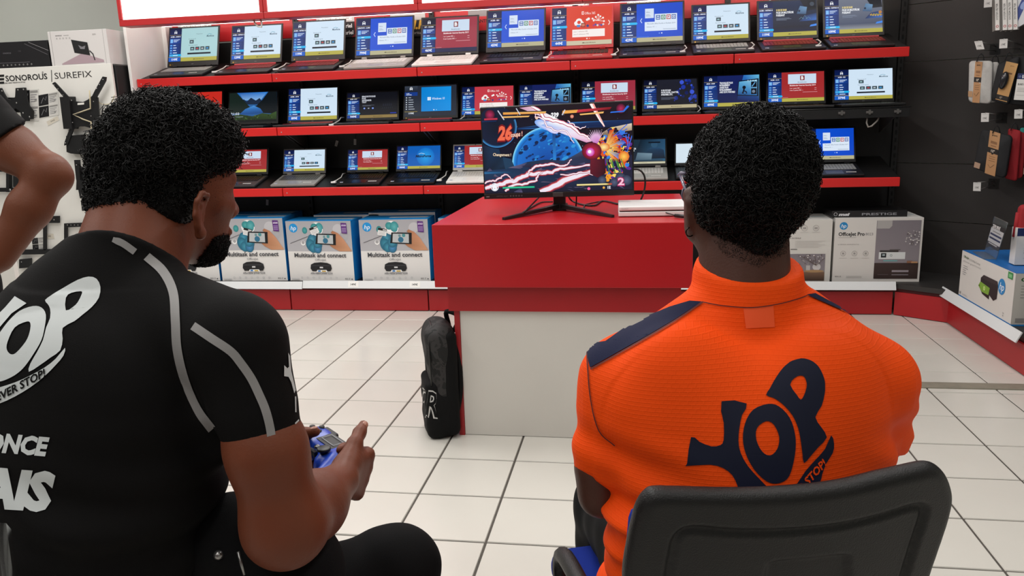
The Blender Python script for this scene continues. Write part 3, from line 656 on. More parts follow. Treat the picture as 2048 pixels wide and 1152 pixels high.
# ================================================================ LAPTOPS
LCOL = {'black': ('#161617', '#131314', '#09090a'), 'grey': ('#5a5958', '#8d8a86', '#55524f'), 'white': ('#d9d7d4', '#e9e7e3', '#cfcdc9'), 'red': ('#b02a2c', '#a8262a', '#161213'),
        'nitro': ('#1a191b', '#1c1415', '#7d2428'), 'silverkeys': ('#161618', '#19191b', '#9a9a98'), 'darkgrey': ('#2c2c2e', '#3a393a', '#161617'), 'silver': ('#27272a', '#a9a7a2', '#dcdad6'), 'hpwhite': ('#2a292b', '#eceae6', '#dcdad5'), 'allwhite': ('#dedbd6', '#e9e7e2', '#d6d4cf')}  # nitro: glow of the red backlight is put into the key colour
def laptop(row, bl, br, tlpy, style, kind, price, head, label, D=0.245, mark='acer', recl=17.0, zoff=0.0, group=None, nolowbezel=False):
    z, ang = ROWS[row]; s_ = math.radians(ang); z += zoff
    yh = YF + 0.022 + D * math.cos(s_); t = 0.020
    A = ony(*bl, yh); B = ony(*br, yh); w = B[0] - A[0]; cx = (A[0] + B[0]) / 2
    r = math.radians(recl)
    zh = z + (0.022 / math.cos(s_) + D) * math.sin(s_) + t * math.cos(s_)
    # lid height from the top edge seen in the picture
    hp = np.array([cx, yh, zh]); nrm = np.array([0, -math.cos(r), math.sin(r)])
    q = onplane((bl[0] + br[0]) / 2, tlpy, hp, nrm); lh = float(np.hypot(q[1] - hp[1], q[2] - hp[2])); lh = min(max(lh, w * 0.55), w * 0.80)
    cl, cd, ck = [mat('laptop_%s_%d' % (style, i), c, 0.42, var=0.05, vscale=20) for i, c in enumerate(LCOL[style])]
    R = Matrix.Rotation(s_, 4, 'X')
    o0 = Vector((cx, YF + 0.022, z + 0.022 * math.tan(s_) + 0.001))
    lt = thing('laptop', label, 'laptop', o0, R, group or 'laptops on the %s shelf row' % row)
    # deck
    MB().box((-w / 2, 0, 0.002), (w / 2, D, t - 0.002), 0, 0.004).build('base', cd, lt, True)
    kb = MB(); kw = w * 0.86; k0 = D * 0.44; k1 = D * 0.90
    for rr in range(5):
        n = 15
        for cc in range(n):
            if rr == 0 and 4 <= cc <= 8:
                if cc == 4:
                    kb.box((-kw / 2 + 4 * kw / n, k0, t - 0.002), (-kw / 2 + 9 * kw / n - 0.002, k0 + (k1 - k0) / 5 - 0.0025, t + 0.0012))
                continue
            xa = -kw / 2 + cc * kw / n; ya = k0 + rr * (k1 - k0) / 5
            kb.box((xa, ya, t - 0.002), (xa + kw / n - 0.0028, ya + (k1 - k0) / 5 - 0.0028, t + 0.0012))
    kb.build('keyboard', ck, lt, True, kind='stuff')
    MB().box((-0.055, D * 0.07, t - 0.0024), (0.05, D * 0.36, t - 0.0014)).build('touchpad', mat('touchpad_' + style, LCOL[style][1], 0.25), lt, True)
    if style == 'nitro':
        MB().box((-w * 0.40, D * 0.935, t - 0.002), (w * 0.40, D * 0.985, t + 0.006), 0, 0.002).build('hinge_bar', mat('red_hinge_bar', '#d4555a', 0.3), lt, True, label='red hinge bar')
    else:
        hb = MB()
        for sx in (-0.33, 0.33): hb.box((sx * w - 0.018, D - 0.012, t - 0.002), (sx * w + 0.018, D + 0.004, t + 0.010), 0, 0.003)
        hb.build('hinge', cd, lt, True)
    # stickers
    st = Canvas(0.06, 0.012); st.rect(0, 0, 1, 1, '#e9e7e2'); st.rect(0.06, 0.35, 0.9, 0.6, '#8d8d90')
    if style not in ('nitro', 'hpwhite', 'allwhite'): st.place('sticker', lt, (w * 0.20, D * 0.16, t - 0.0012), (1, 0, 0), (0, 1, 0), local=True)
    st2 = Canvas(0.022, 0.014); st2.rect(0, 0, 1, 1, '#e2e2de'); st2.rect(0.1, 0.5, 0.9, 0.9, '#2c57b0')
    st2.place('sticker', lt, (-w * 0.44, D * 0.10, t - 0.0012), (1, 0, 0), (0, 1, 0), local=True)
    # lid
    l = r + s_; uy = np.array([0, math.sin(l), math.cos(l)]); nn = np.array([0, -math.cos(l), math.sin(l)]); O = np.array([0, D, t])
    T = Matrix(((1, 0, 0, 0), (0, uy[1], -nn[1], D), (0, uy[2], -nn[2], t), (0, 0, 0, 1)))
    lid = MB().box((-w / 2, 0.003, 0.0), (w / 2, lh, 0.008), 0, 0.0035, T=T).build('lid', cl, lt, True)
    bw = 0.012 if w > 0.33 else 0.009
    sw = w - 2 * bw; sh = min(sw * 0.655, lh - 0.034); sb = lh - 0.012 - sh
    bzl = MB().box((-w / 2 + 0.003, 0.006, -0.0012), (w / 2 - 0.003, lh - 0.003, 0.001), T=T)
    bzl.build('bezel', mat('bezel_' + style, LCOL[style][0] if style in ('red', 'allwhite', 'grey') else '#131314', 0.5), lid, True)
    c = screen_canvas(kind, price, head, sw, sh)
    c.place('screen', lt, O + np.array([-sw / 2, 0, 0]) + uy * sb + nn * 0.0012, (1, 0, 0), uy, SCREEN, local=True)
    if mark:
        mk = Canvas(0.04, 0.012); mk.text(mark, 0.5, 0.2, 0.55, '#8f8f92' if style != 'red' else '#e0b0ac', 'C', shear=0.2)
        mk.place('maker_mark', lid, O + np.array([-0.02, 0, 0]) + uy * max(0.006, sb * 0.35) + nn * 0.0014, (1, 0, 0), uy, local=True)
    if style in ('nitro', 'silverkeys'):
        g = Canvas(0.03, 0.010); g.rect(0, 0, 0.3, 1, '#b08a2c'); g.text('GTX', 0.4, 0.2, 0.6, '#8d6d20'); g.place('badge', lid, O + np.array([-w / 2 + 0.02, 0, 0]) + uy * max(0.004, sb * 0.3) + nn * 0.0014, (1, 0, 0), uy, local=True)
    MB().cyl((0, 0, 0), (0, 0, 0.0006), 0.003, n=8).build('camera_eye', mat('lens_black', '#050505', 0.1), lid, True).matrix_local = Matrix.Translation(Vector(O + uy * (lh - 0.006) + nn * 0.0012)) @ Matrix(((1, 0, 0, 0), (0, uy[1], nn[1], 0), (0, uy[2], nn[2], 0), (0, 0, 0, 1)))
    return lt
TOPL = [
 ((335, 134.8), (436.8, 130), 53.5, 'silverkeys', 'whitedim', '1149€', 'ACER - AN515', 'black laptop with silver keys and dim pale screen, first on the top shelf'),
 ((461, 131), (563.7, 125), 49.5, 'nitro', 'white', '1299€', 'ACER - NITRO 5', 'black laptop with red-lit keyboard, second on the top shelf from the left'),
 ((583, 126.5), (690, 120), 40.5, 'nitro', 'white', '1199€', 'ACER - NITRO 5', 'black laptop with red-lit keyboard, third on the top shelf from the left'),
 ((710, 120), (827, 114), 33.5, 'silver', 'office', '799€', 'LENOVO - L340', 'silver-decked grey laptop with blue software screen beside the white laptop, top shelf'),
 ((841, 117), (957, 109), 32.5, 'hpwhite', 'bitdef', '469€', 'HP - 15-DB0', 'laptop with bright white keyboard deck and maroon antivirus screen, top shelf'),
 ((972, 111), (1091, 101.5), 18.5, 'black', 'office', '459€', 'ACER - ES1', 'black laptop with blue software screen just left of the red laptop, top shelf'),
 ((1100, 102.5), (1227, 98.6), 11.5, 'red', 'office365', '449€', 'ACER - A315', 'red laptop with orange office screen, middle of the top shelf'),
 ((1239.6, 94), (1369, 89.6), 4.3, 'black', 'office', '429€', 'ACER - ES1', 'black laptop with blue software screen just right of the red laptop, top shelf'),
 ((1382.5, 89.6), (1500.5, 82), 7.2, 'silverkeys', 'white', '1099€', 'ACER - AN515', 'black laptop with silver keys and white screen, third from right on the top shelf'),
 ((1514, 80), (1637, 76), -1, 'nitro', 'ram', '1199€', 'ACER - NITRO 5', 'black laptop with dark blue memory advert, second from right on the top shelf'),
 ((1646, 73.5), (1769, 68), -6, 'nitro', 'rampale', '1099€', 'ACER - NITRO 5', 'black laptop with greyish memory advert and red keys, rightmost on the top shelf')]
for a in TOPL: laptop('top', *a, mark=('hp' if a[3] == 'hpwhite' else 'lenovo' if a[3] == 'silver' else 'acer'))
MIDL = [
 ((338, 254), (446, 250), 182, 'black', 'red', '', '', 'laptop with plain red screen half hidden behind the curly head, middle shelf', {}),
 ((455, 247.5), (556, 246.5), 182, 'black', 'mountain', '', '', 'black laptop showing a mountain lake and the time 21:03, middle shelf', {'mark': None}),
 ((574, 246), (677, 243), 174, 'nitro', 'white', '899€', 'ACER - A715', 'black laptop with white presentation screen near the left of the middle shelf', {}),
 ((692, 246.5), (798, 242), 184, 'black', 'stock', '949€', 'ACER - A717', 'black laptop with almost black storage advert, middle shelf', {}),
 ((806, 243), (916, 239), 168, 'nitro', 'windows', '', '', 'black laptop with plain blue operating system logo screen, middle shelf', {}),
 ((921, 241), (1030, 237), 170, 'black', 'office365r', '899€', 'ACER - A315', 'black laptop with red office screen directly left behind the game monitor, middle shelf', {}),
 ((1036, 236), (1145, 233), 166, 'black', 'portable', '749€', 'ASUS - FX505', 'black laptop with blue tablet advert, top edge peeking over the game monitor, middle shelf', {}),
 ((1160, 232), (1274, 228), 159, 'black', 'bitdef', '699€', 'ASUS - X507', 'black laptop with maroon antivirus screen behind the right end of the game monitor', {}),
 ((1284, 226), (1397, 221.5), 156, 'black', 'jouer', '599€', 'ACER - A315', 'black laptop with dark gaming advert between monitor and curly head, middle shelf', {}),
 ((1404, 224), (1522, 219), 148, 'black', 'portable', '499€', 'ASUS - X407', 'black laptop with blue tablet advert just above the curly head of the orange shirt', {}),
 ((1532, 213), (1652, 209), 141, 'black', 'bitred', '399€', 'ACER - A114', 'black laptop with red antivirus screen, second from right on the middle shelf', {}),
 ((1665, 208), (1789, 203.5), 135, 'black', 'white', '379€', 'ACER - ES1', 'black laptop with white presentation screen, rightmost on the bare metal shelf', {})]
for a in MIDL: laptop('middle', *a[:8], D=0.235, recl=14.0, zoff=0.017 if a[0][0] > 1500 else 0.0, **a[8])
LOWL = [
 ((446, 360), (537, 356.5), 297, 'darkgrey', 'bitred', '599€', 'LENOVO - V130', 'dark grey laptop with red antivirus screen, leftmost visible on the bottom shelf', {}),
 ((566.5, 352), (652, 351), 297, 'grey', 'white', '1099€', 'LENOVO - L390', 'slim grey laptop with white presentation screen on the bottom shelf', {}),
 ((694, 348), (777.5, 346.5), 296.5, 'black', 'bitred', '1299€', 'LENOVO - X390', 'black laptop with red antivirus screen and dark keys, bottom shelf', {}),
 ((792, 346.5), (883, 345), 289, 'black', 'microforce', '999€', 'LENOVO - YOGA', 'black laptop with bright blue shop logo screen, bottom shelf', {}),
 ((906, 347), (996, 345.5), 288, 'allwhite', 'bitred', '299€', 'ASUS - E203', 'all white laptop partly behind the left edge of the game monitor', {}),
 ((1228, 335), (1334, 332), 276, 'silver', 'worker', '', '', 'silver laptop with dark photo of a man at a computer, right of the game monitor', {}),
 ((1349, 345), (1440, 342), 284, 'black', 'blank', '', '', 'small black laptop with blank pale screen beside the curly head, bottom shelf', {}),
 ((1604, 322), (1712, 318), 254, 'silverkeys', 'office', '399€', 'HP - 255 G7', 'black laptop with blue software screen alone at the right of the bottom shelf', {})]
for a in LOWL: laptop('bottom', *a[:8], D=0.225, recl=16.0, mark=None, **a[8])

# security plugs between the laptops
for row, px, py, lab in [('top', 440, 146, 'first and second laptops of the top shelf'), ('top', 561, 137, 'two red-keyed laptops at the left of the top shelf'), ('top', 693, 132, 'third laptop and the silver laptop on the top shelf'), ('top', 1098, 112, 'black laptop and the red laptop, top shelf'),
                     ('top', 1233, 108, 'red laptop and the black one on its right'), ('top', 1370, 100, 'blue-screened and white-screened black laptops, top shelf right'), ('top', 1506, 92, 'white-screened and dark advert laptops, top shelf right'), ('top', 1640, 84, 'last two laptops at the right of the top shelf'),
                     ('middle', 672, 247, 'white-screened laptop and the almost black screen, middle shelf'), ('middle', 923, 240, 'logo-screened laptop and the red office screen, middle shelf'), ('middle', 1398, 223, 'dark gaming advert and the tablet advert, middle shelf'),
                     ('bottom', 676, 362, 'slim grey laptop and the red antivirus laptop, bottom shelf'), ('bottom', 886, 356, 'blue logo laptop and the all white laptop, bottom shelf')]:
    yy = YF + 0.10; p = ony(px, py, yy); z, ang = ROWS[row]; zb = z + 0.10 * math.tan(math.radians(ang)) + 0.004
    m = MB().tube([(p[0] - 0.03, yy - 0.03, zb + 0.004), (p[0] - 0.01, yy - 0.01, zb + 0.012), (p[0] + 0.012, yy + 0.03, zb + 0.03), (p[0] + 0.004, yy + 0.09, zb + 0.05), (p[0] + 0.0, yy + 0.16, zb + 0.05)], 0.0035)
    e = thing('security_plug', 'white plug and cord between the ' + lab, 'plug', (p[0], yy, zb), group='white plugs between the laptops')
    m.build('cord', CABLEW, e)
    MB().box((p[0] - 0.034, yy - 0.052, zb - 0.003), (p[0] + 0.0, yy - 0.026, zb + 0.009), 0, 0.003).build('plug_body', WHTPL, e)
# ================================================================ SMOOTH SOLIDS (signed distance shapes meshed with surface nets)
def nrm(v): v = np.asarray(v, float); return v / np.linalg.norm(v)
class Solid:
    """list of blended round shapes; mesh() turns them into ONE continuous surface"""
    def __init__(s, h=0.006): s.ops = []; s.h = h; s.post = []
    def cone(s, a, b, ra, rb=None, k=0.02, sq=None, cuts=(), sub=False, bulge=0.0):
        """round cone a->b; sq=(axis, factor) flattens it along an axis; cuts=[(point, normal)] keeps the side the normal points away from"""
        rb = ra if rb is None else rb; a = np.asarray(a, float); b = np.asarray(b, float)
        R = max(ra, rb) * (max(1, sq[1]) if sq else 1.0) + abs(bulge)
        lo = np.minimum(a, b) - R - 0.03; hi = np.maximum(a, b) + R + 0.03
        ba = b - a; l2 = max(ba @ ba, 1e-9)
        def fn(P):
            X, Y, Z = P
            t = np.clip(((X - a[0]) * ba[0] + (Y - a[1]) * ba[1] + (Z - a[2]) * ba[2]) / l2, 0, 1)
            dx = X - a[0] - t * ba[0]; dy = Y - a[1] - t * ba[1]; dz = Z - a[2] - t * ba[2]
            rr = ra + t * (rb - ra) + (bulge * np.sin(np.pi * t) if bulge else 0)
            if sq:
                n = nrm(sq[0]); q = dx * n[0] + dy * n[1] + dz * n[2]; e = (1.0 / sq[1] - 1.0) * q
                dx = dx + e * n[0]; dy = dy + e * n[1]; dz = dz + e * n[2]
                d = (np.sqrt(dx * dx + dy * dy + dz * dz) - rr) * min(1.0, 0.5 + 0.5 * sq[1])
            else: d = np.sqrt(dx * dx + dy * dy + dz * dz) - rr
            for p, n in cuts:
                n = nrm(n); e_ = (X - p[0]) * n[0] + (Y - p[1]) * n[1] + (Z - p[2]) * n[2]; q = np.maximum(0.007 - np.abs(d - e_), 0) / 0.007; d = np.maximum(d, e_) + q * q * 0.00175
            return d
        s.ops.append((fn, lo, hi, k, sub)); return s
    def ell(s, c, axes, r, k=0.02, sub=False, cuts=()):
        c = np.asarray(c, float); A = np.array([nrm(x) for x in axes]); r = np.asarray(r, float); R = r.max() + 0.03
        def fn(P):
            X, Y, Z = P[0] - c[0], P[1] - c[1], P[2] - c[2]; k0 = 0; k1 = 0
            for i in range(3):
                q = X * A[i][0] + Y * A[i][1] + Z * A[i][2]; k0 = k0 + (q / r[i]) ** 2; k1 = k1 + (q / r[i] ** 2) ** 2
            k0 = np.sqrt(k0); k1 = np.sqrt(k1) + 1e-9
            d = np.where(k0 < 0.05, -r.min() * (1 - k0), k0 * (k0 - 1) / k1)
            for p, n in cuts:
                n = nrm(n); d = np.maximum(d, P[0] * n[0] + P[1] * n[1] + P[2] * n[2] - np.dot(p, n))
            return d
        s.ops.append((fn, c - R, c + R, k, sub)); return s
    def rbox(s, c, axes, r, rad, k=0.01, sub=False):
        c = np.asarray(c, float); A = np.array([nrm(x) for x in axes]); r = np.asarray(r, float); R = np.linalg.norm(r) + 0.02
        def fn(P):
            X, Y, Z = P[0] - c[0], P[1] - c[1], P[2] - c[2]; o = 0; m = None
            for i in range(3):
                q = np.abs(X * A[i][0] + Y * A[i][1] + Z * A[i][2]) - (r[i] - rad); o = o + np.maximum(q, 0) ** 2; m = q if m is None else np.maximum(m, q)
            return np.sqrt(o) + np.minimum(m, 0) - rad
        s.ops.append((fn, c - R, c + R, k, sub)); return s
    def field(s, fn): s.post.append(fn); return s
    def cutplane(s, p, n):
        s.cutp = getattr(s, 'cutp', []) + [(np.asarray(p, float), nrm(n))]; return s
    def mesh(s, name, mats, decimate=None):
        h = s.h; adds = [o for o in s.ops if not o[4]]
        lo = np.min([o[1] for o in adds], 0); hi = np.max([o[2] for o in adds], 0)
        n = np.ceil((hi - lo) / h).astype(int) + 2
        ax = [lo[i] + h * np.arange(n[i]) for i in range(3)]
        D = np.full(n, 0.05, np.float32)
        for fn, a, b, k, sub in s.ops:
            i0 = np.maximum(((a - lo) / h).astype(int), 0); i1 = np.minimum(((b - lo) / h).astype(int) + 2, n)
            if np.any(i1 <= i0): continue
            sl = tuple(slice(i0[i], i1[i]) for i in range(3))
            P = (ax[0][sl[0]].astype(np.float32)[:, None, None], ax[1][sl[1]].astype(np.float32)[None, :, None], ax[2][sl[2]].astype(np.float32)[None, None, :])
            d = fn(P).astype(np.float32); o = D[sl]
            if sub:
                d = -d; q = np.maximum(k - np.abs(o - d), 0) / k; D[sl] = np.maximum(o, d) + q * q * k / 4
            else:
                q = np.maximum(k - np.abs(o - d), 0) / k; D[sl] = np.minimum(o, d) - q * q * k / 4
        P = (ax[0].astype(np.float32)[:, None, None], ax[1].astype(np.float32)[None, :, None], ax[2].astype(np.float32)[None, None, :])
        for fn in s.post: D = D + fn(P, D).astype(np.float32)
        for p, nn in getattr(s, 'cutp', []):
            D = np.maximum(D, P[0] * nn[0] + P[1] * nn[1] + P[2] * nn[2] - p @ nn)
        D[0] = D[-1] = 0.05; D[:, 0] = D[:, -1] = 0.05; D[:, :, 0] = D[:, :, -1] = 0.05
        V, F = surface_nets(D, lo, h)
        me = bpy.data.meshes.new(name)
        me.vertices.add(len(V)); me.vertices.foreach_set('co', V.astype(np.float32).ravel())
        me.loops.add(len(F) * 4); me.loops.foreach_set('vertex_index', F.astype(np.int32).ravel())
        me.polygons.add(len(F)); me.polygons.foreach_set('loop_start', np.arange(0, len(F) * 4, 4, dtype=np.int32))
        me.polygons.foreach_set('use_smooth', np.ones(len(F), bool))
        for m in (mats if isinstance(mats, (list, tuple)) else [mats]): me.materials.append(m)
        me.update(calc_edges=True); me.validate()
        return me
    def build(s, name, mats, parent=None, label=None):
        return link_mesh(name, s.mesh(name, mats), parent, False, label)
def surface_nets(D, lo, h):
    neg = D < 0; n = np.array(D.shape)
    c = np.zeros(n - 1, np.uint8)
    for dx in (0, 1):
        for dy in (0, 1):
            for dz in (0, 1):
                c += neg[dx:n[0] - 1 + dx, dy:n[1] - 1 + dy, dz:n[2] - 1 + dz]
    act = (c > 0) & (c < 8); I = np.argwhere(act); idx = np.full(n - 1, -1, np.int64); idx[act] = np.arange(len(I))
    acc = np.zeros((len(I), 3)); cnt = np.zeros(len(I))
    cor = [(x, y, z) for x in (0, 1) for y in (0, 1) for z in (0, 1)]
    val = {q: D[I[:, 0] + q[0], I[:, 1] + q[1], I[:, 2] + q[2]] for q in cor}
    for a in cor:
        for ax_ in range(3):
            if a[ax_]: continue
            b = list(a); b[ax_] = 1; b = tuple(b); va, vb = val[a], val[b]; m = (va < 0) != (vb < 0)
            t = np.where(m, va / np.where(m, va - vb, 1), 0)
            p = np.tile(np.array(a, float), (len(I), 1)); p[:, ax_] += t
            acc[m] += p[m]; cnt[m] += 1
    V = lo + h * (I + acc / cnt[:, None])
    F = []
    for ax_ in range(3):
        u, v = (ax_ + 1) % 3, (ax_ + 2) % 3
        sa = [slice(None)] * 3; sb = [slice(None)] * 3; sa[ax_] = slice(0, -1); sb[ax_] = slice(1, None)
        na, nb = neg[tuple(sa)], neg[tuple(sb)]; E = np.argwhere(na != nb)
        E = E[(E[:, u] > 0) & (E[:, v] > 0) & (E[:, u] < n[u] - 1) & (E[:, v] < n[v] - 1)]
        inside = na[tuple(E.T)]
        q = []
        for du, dv in ((-1, -1), (0, -1), (0, 0), (-1, 0)):
            e = E.copy(); e[:, u] += du; e[:, v] += dv; q.append(idx[tuple(e.T)])
        Q = np.stack(q, 1); Q[~inside] = Q[~inside][:, ::-1]; F.append(Q)
    F = np.concatenate(F); F = F[(F >= 0).all(1)]
    return V, F

# ---------------------------------------------------------------- prints that lie on curved cloth
def bvh_of(o):
    me = o.data; V = [o.matrix_world @ v.co if False else v.co.copy() for v in me.vertices]
    return BVHTree.FromPolygons(V, [tuple(p.vertices) for p in me.polygons])
def fill_poly(outline, holes=()):
    rings = [[Vector((p[0], p[1], 0)) for p in r] for r in (outline, *holes)]
    tri = tessellate_polygon(rings); V = [p for r in rings for p in r]
    return [(v.x, v.y) for v in V], tri
def smooth_ring(pts, n=6):
    """closed Catmull-Rom through the points"""
    out = []; k = len(pts); P = [np.array(p, float) for p in pts]
    for i in range(k):
        a, b, c, d = P[i - 1], P[i], P[(i + 1) % k], P[(i + 2) % k]
        for j in range(n):
            t = j / n; out.append(tuple(0.5 * (2 * b + (c - a) * t + (2 * a - 5 * b + 4 * c - d) * t * t + (3 * b - a - 3 * c + d) * t ** 3)))
    return out
def decal(name, bvh, parent, shapes, material, lift=0.0012, step=14.0, label=None, kind=None):
    """shapes: list of (verts2d, tris) in photograph pixels, dropped onto the cloth along the line of sight"""
    bm = bmesh.new()
    for V, T in shapes:
        vv = [bm.verts.new((v[0], v[1], 0)) for v in V]
        for t in T:
            try: bm.faces.new([vv[i] for i in t])
            except ValueError: pass
    for _ in range(7):
        E = [e for e in bm.edges if e.calc_length() > step]
        if not E: break
        bmesh.ops.subdivide_edges(bm, edges=E, cuts=1)
        bmesh.ops.triangulate(bm, faces=[f for f in bm.faces if len(f.verts) > 3])
    bm.verts.index_update(); bm.faces.ensure_lookup_table()
    V = []; ok = []
    for v in bm.verts:
        d = Vector(ray(v.co.x, v.co.y)); d.normalize()
        hit, n, i, dist = bvh.ray_cast(Vector(CAM), d)
        if hit is None: V.append((0, 0, 0)); ok.append(False)
        else:
            if n.dot(d) > 0: n = -n
            V.append(tuple(hit + n * lift)); ok.append(True)
    F = []
    for f in bm.faces:
        ii = [v.index for v in f.verts]
        if all(ok[i] for i in ii):
            pts = [Vector(V[i]) for i in ii]
            if max((pts[a] - pts[a - 1]).length for a in range(3)) < 0.09:
                nn = (pts[1] - pts[0]).cross(pts[2] - pts[0])
                F.append(ii if nn.dot(Vector(CAM) - pts[0]) > 0 else ii[::-1])
    bm.free()
    if kind is None and F:      # keep the one piece that lies on the cloth, drop stray slivers round the fold
        par = list(range(len(V)))
        def root(i):
            while par[i] != i: par[i] = par[par[i]]; i = par[i]
            return i
        for f in F:
            for q in f[1:]: par[root(q)] = root(f[0])
        cnt = {}
        for f in F: cnt[root(f[0])] = cnt.get(root(f[0]), 0) + 1
        big = max(cnt, key=cnt.get); F = [f for f in F if root(f[0]) == big]
    used = sorted({i for f in F for i in f}); mp = {i: k for k, i in enumerate(used)}; V = [V[i] for i in used]; F = [tuple(mp[i] for i in f) for f in F]
    me = make_mesh(name, V, F, [material], smooth=True)
    return link_mesh(name, me, parent, False, label, kind)
def px_text(t, O, ux, uy, h, bold=0.0, shear=0.0, width=None, align='L'):
    """lettering in photograph pixels: baseline origin O, directions ux, uy (pixels, y down), cap height h"""
    V, F = text_geo(t, bold, shear); sc = h / 0.70; X = V[:, 0] * sc; Y = V[:, 1] * sc
    if width: X = X * width / X.max()
    if align == 'R': X = X - X.max()
    tri = []
    for f in F:
        for i in range(1, len(f) - 1): tri.append((f[0], f[i], f[i + 1]))
    return [(O[0] + ux[0] * x + uy[0] * y, O[1] + ux[1] * x + uy[1] * y) for x, y in zip(X, Y)], tri
def px_strip(pts, w):
    P = [np.array(p, float) for p in pts]; V = []; T = []
    for i in range(len(P)):
        t = P[min(i + 1, len(P) - 1)] - P[max(i - 1, 0)]; t /= np.linalg.norm(t); nn = np.array([-t[1], t[0]]); ww = (w[i] if hasattr(w, '__len__') else w) / 2
        V += [tuple(P[i] + nn * ww), tuple(P[i] - nn * ww)]
    for i in range(len(P) - 1): T += [(2 * i, 2 * i + 1, 2 * i + 3), (2 * i, 2 * i + 3, 2 * i + 2)]
    return V, T
def smooth_line(pts, n=5):
    P = [np.array(p, float) for p in pts]; P = [2 * P[0] - P[1]] + P + [2 * P[-1] - P[-2]]; out = []
    for i in range(1, len(P) - 2):
        a, b, c, d = P[i - 1:i + 3]
        for j in range(n):
            t = j / n; out.append(0.5 * (2 * b + (c - a) * t + (2 * a - 5 * b + 4 * c - d) * t * t + (3 * b - a - 3 * c + d) * t ** 3))
    out.append(P[-2]); return out
# ================================================================ GOODS
def lerp(a, b, t): return np.asarray(a, float) * (1 - t) + np.asarray(b, float) * t
# ---------------------------------------------------------------- printer cartons on the base shelf
CB = mat('carton_blue', '#1583c8', 0.5, var=0.04, vscale=6)
CW = mat('carton_white', '#dedcd8', 0.5, var=0.02, vscale=6)
TAPE = mat('clear_tape', '#c8cfd2', 0.3)
def hp_mark(c, x, y, r, col='#1f8fd0'):
    c.ell(x, y, r, col, n=32); c.text('hp', x, y - 0.45 * r, 0.95 * r, '#ffffff', 'C', shear=0.25, bold=0.0)
def art_multitask(c):
    c.rect(0, 0, 1, 1, '#e2e0dd'); c.rect(0, 0.495, 1, 1, '#b3b2b6', top='#a6a5aa')
    c.ell(0.80, 0.86, 0.09, '#bdbcc0'); c.ell(0.88, 0.74, 0.08, '#a9a8ac')
    hp_mark(c, 0.115, 0.885, 0.075)
    c.ell(0.29, 0.845, 0.045, '#4fa6a6', ry=0.055, edge='#2b7d80'); c.ell(0.475, 0.875, 0.105, '#dcdcdd'); c.ell(0.475, 0.88, 0.095, '#f1f1f1')
    c.ell(0.44, 0.90, 0.062, '#4fa8a8', edge='#2c7f84'); c.ell(0.515, 0.885, 0.07, '#5fb2b6', edge='#34878c', ry=0.085)
    c.ring(0.475, 0.87, 0.10, 0.112, '#f4f4f4', a0=180, a1=360)
    c.ell(0.25, 0.635, 0.04, '#efefee'); c.ell(0.25, 0.645, 0.028, '#a5a4a6'); c.line([(0.05, 0.63), (0.33, 0.745)], 0.008, '#57555a')
    c.ell(0.42, 0.62, 0.145, '#2f6c84')
    for x, y, a in ((0.39, 0.70, '#4796b0'), (0.36, 0.62, '#3f8ea6'), (0.40, 0.555, '#4596ae'), (0.47, 0.545, '#4f8ec2'), (0.47, 0.63, '#4a9ab4')): c.ell(x, y, 0.072, a, edge='#22627c', ry=0.082)
    c.poly([(0.66, 0.60), (0.70, 0.56), (0.80, 0.50), (0.99, 0.50), (0.97, 0.54), (0.88, 0.70), (0.80, 0.80), (0.72, 0.84), (0.69, 0.81), (0.75, 0.75), (0.74, 0.66)], '#c08a68', ['#a06a4a', '#b07a58', '#c08a68', '#c99674', '#c99674', '#c89070', '#b98060', '#a87050', '#a87050', '#b98060', '#b07a58'])
    c.poly([(0.44, 0.62), (0.755, 0.60), (0.765, 0.785), (0.47, 0.795)], '#141519'); c.poly([(0.475, 0.635), (0.715, 0.62), (0.72, 0.765), (0.49, 0.775)], '#b9bec0')
    c.ell(0.60, 0.675, 0.045, '#2f6d8c'); c.ell(0.585, 0.74, 0.022, '#6b8f94'); c.ell(0.645, 0.745, 0.028, '#4f8f94')
    c.poly([(0.855, 0.80), (0.94, 0.79), (0.935, 0.965), (0.85, 0.97)], '#5a2a78'); c.text('AUSTAUSCH', 0.895, 0.915, 0.026, '#e8daf2', 'C', width=0.07, bold=0.03)
    for k in range(5): c.rect(0.862, 0.88 - k * 0.016, 0.93, 0.886 - k * 0.016, '#b79ccc')
    c.text('Multitask and connect', 0.5, 0.40, 0.068, '#4d4d51', 'C', width=0.80, bold=0.025)
    c.text('OfficeJet', 0.5, 0.34, 0.034, '#6c6c70', 'C', width=0.17)
    c.poly([(0.335, 0.21), (0.36, 0.165), (0.64, 0.165), (0.665, 0.21), (0.655, 0.275), (0.60, 0.305), (0.50, 0.315), (0.40, 0.305), (0.345, 0.275)], '#1f1f22')
    c.rect(0.35, 0.255, 0.65, 0.262, '#4b4b50'); c.rect(0.48, 0.215, 0.53, 0.238, '#dcdcde'); c.poly([(0.42, 0.15), (0.60, 0.15), (0.58, 0.185), (0.44, 0.185)], '#f4f4f2'); c.rect(0.45, 0.155, 0.49, 0.18, '#3f7ec0'); c.rect(0.51, 0.155, 0.57, 0.175, '#c9a43a')
    c.text('Affordable prints 5230', 0.5, 0.115, 0.028, '#6a6a6e', 'C', width=0.34, bold=0.02)
    for k in range(7): c.ring(0.19 + 0.09 * k, 0.055, 0.012, 0.016, '#b9b9bb', n=12)
    c.rect(0.03, 0.02, 0.15, 0.045, '#cfcfce'); c.text('802 Z', 0.90, 0.03, 0.024, '#3b3b3e', 'C', width=0.08); c.ell(0.965, 0.035, 0.010, '#26262a')
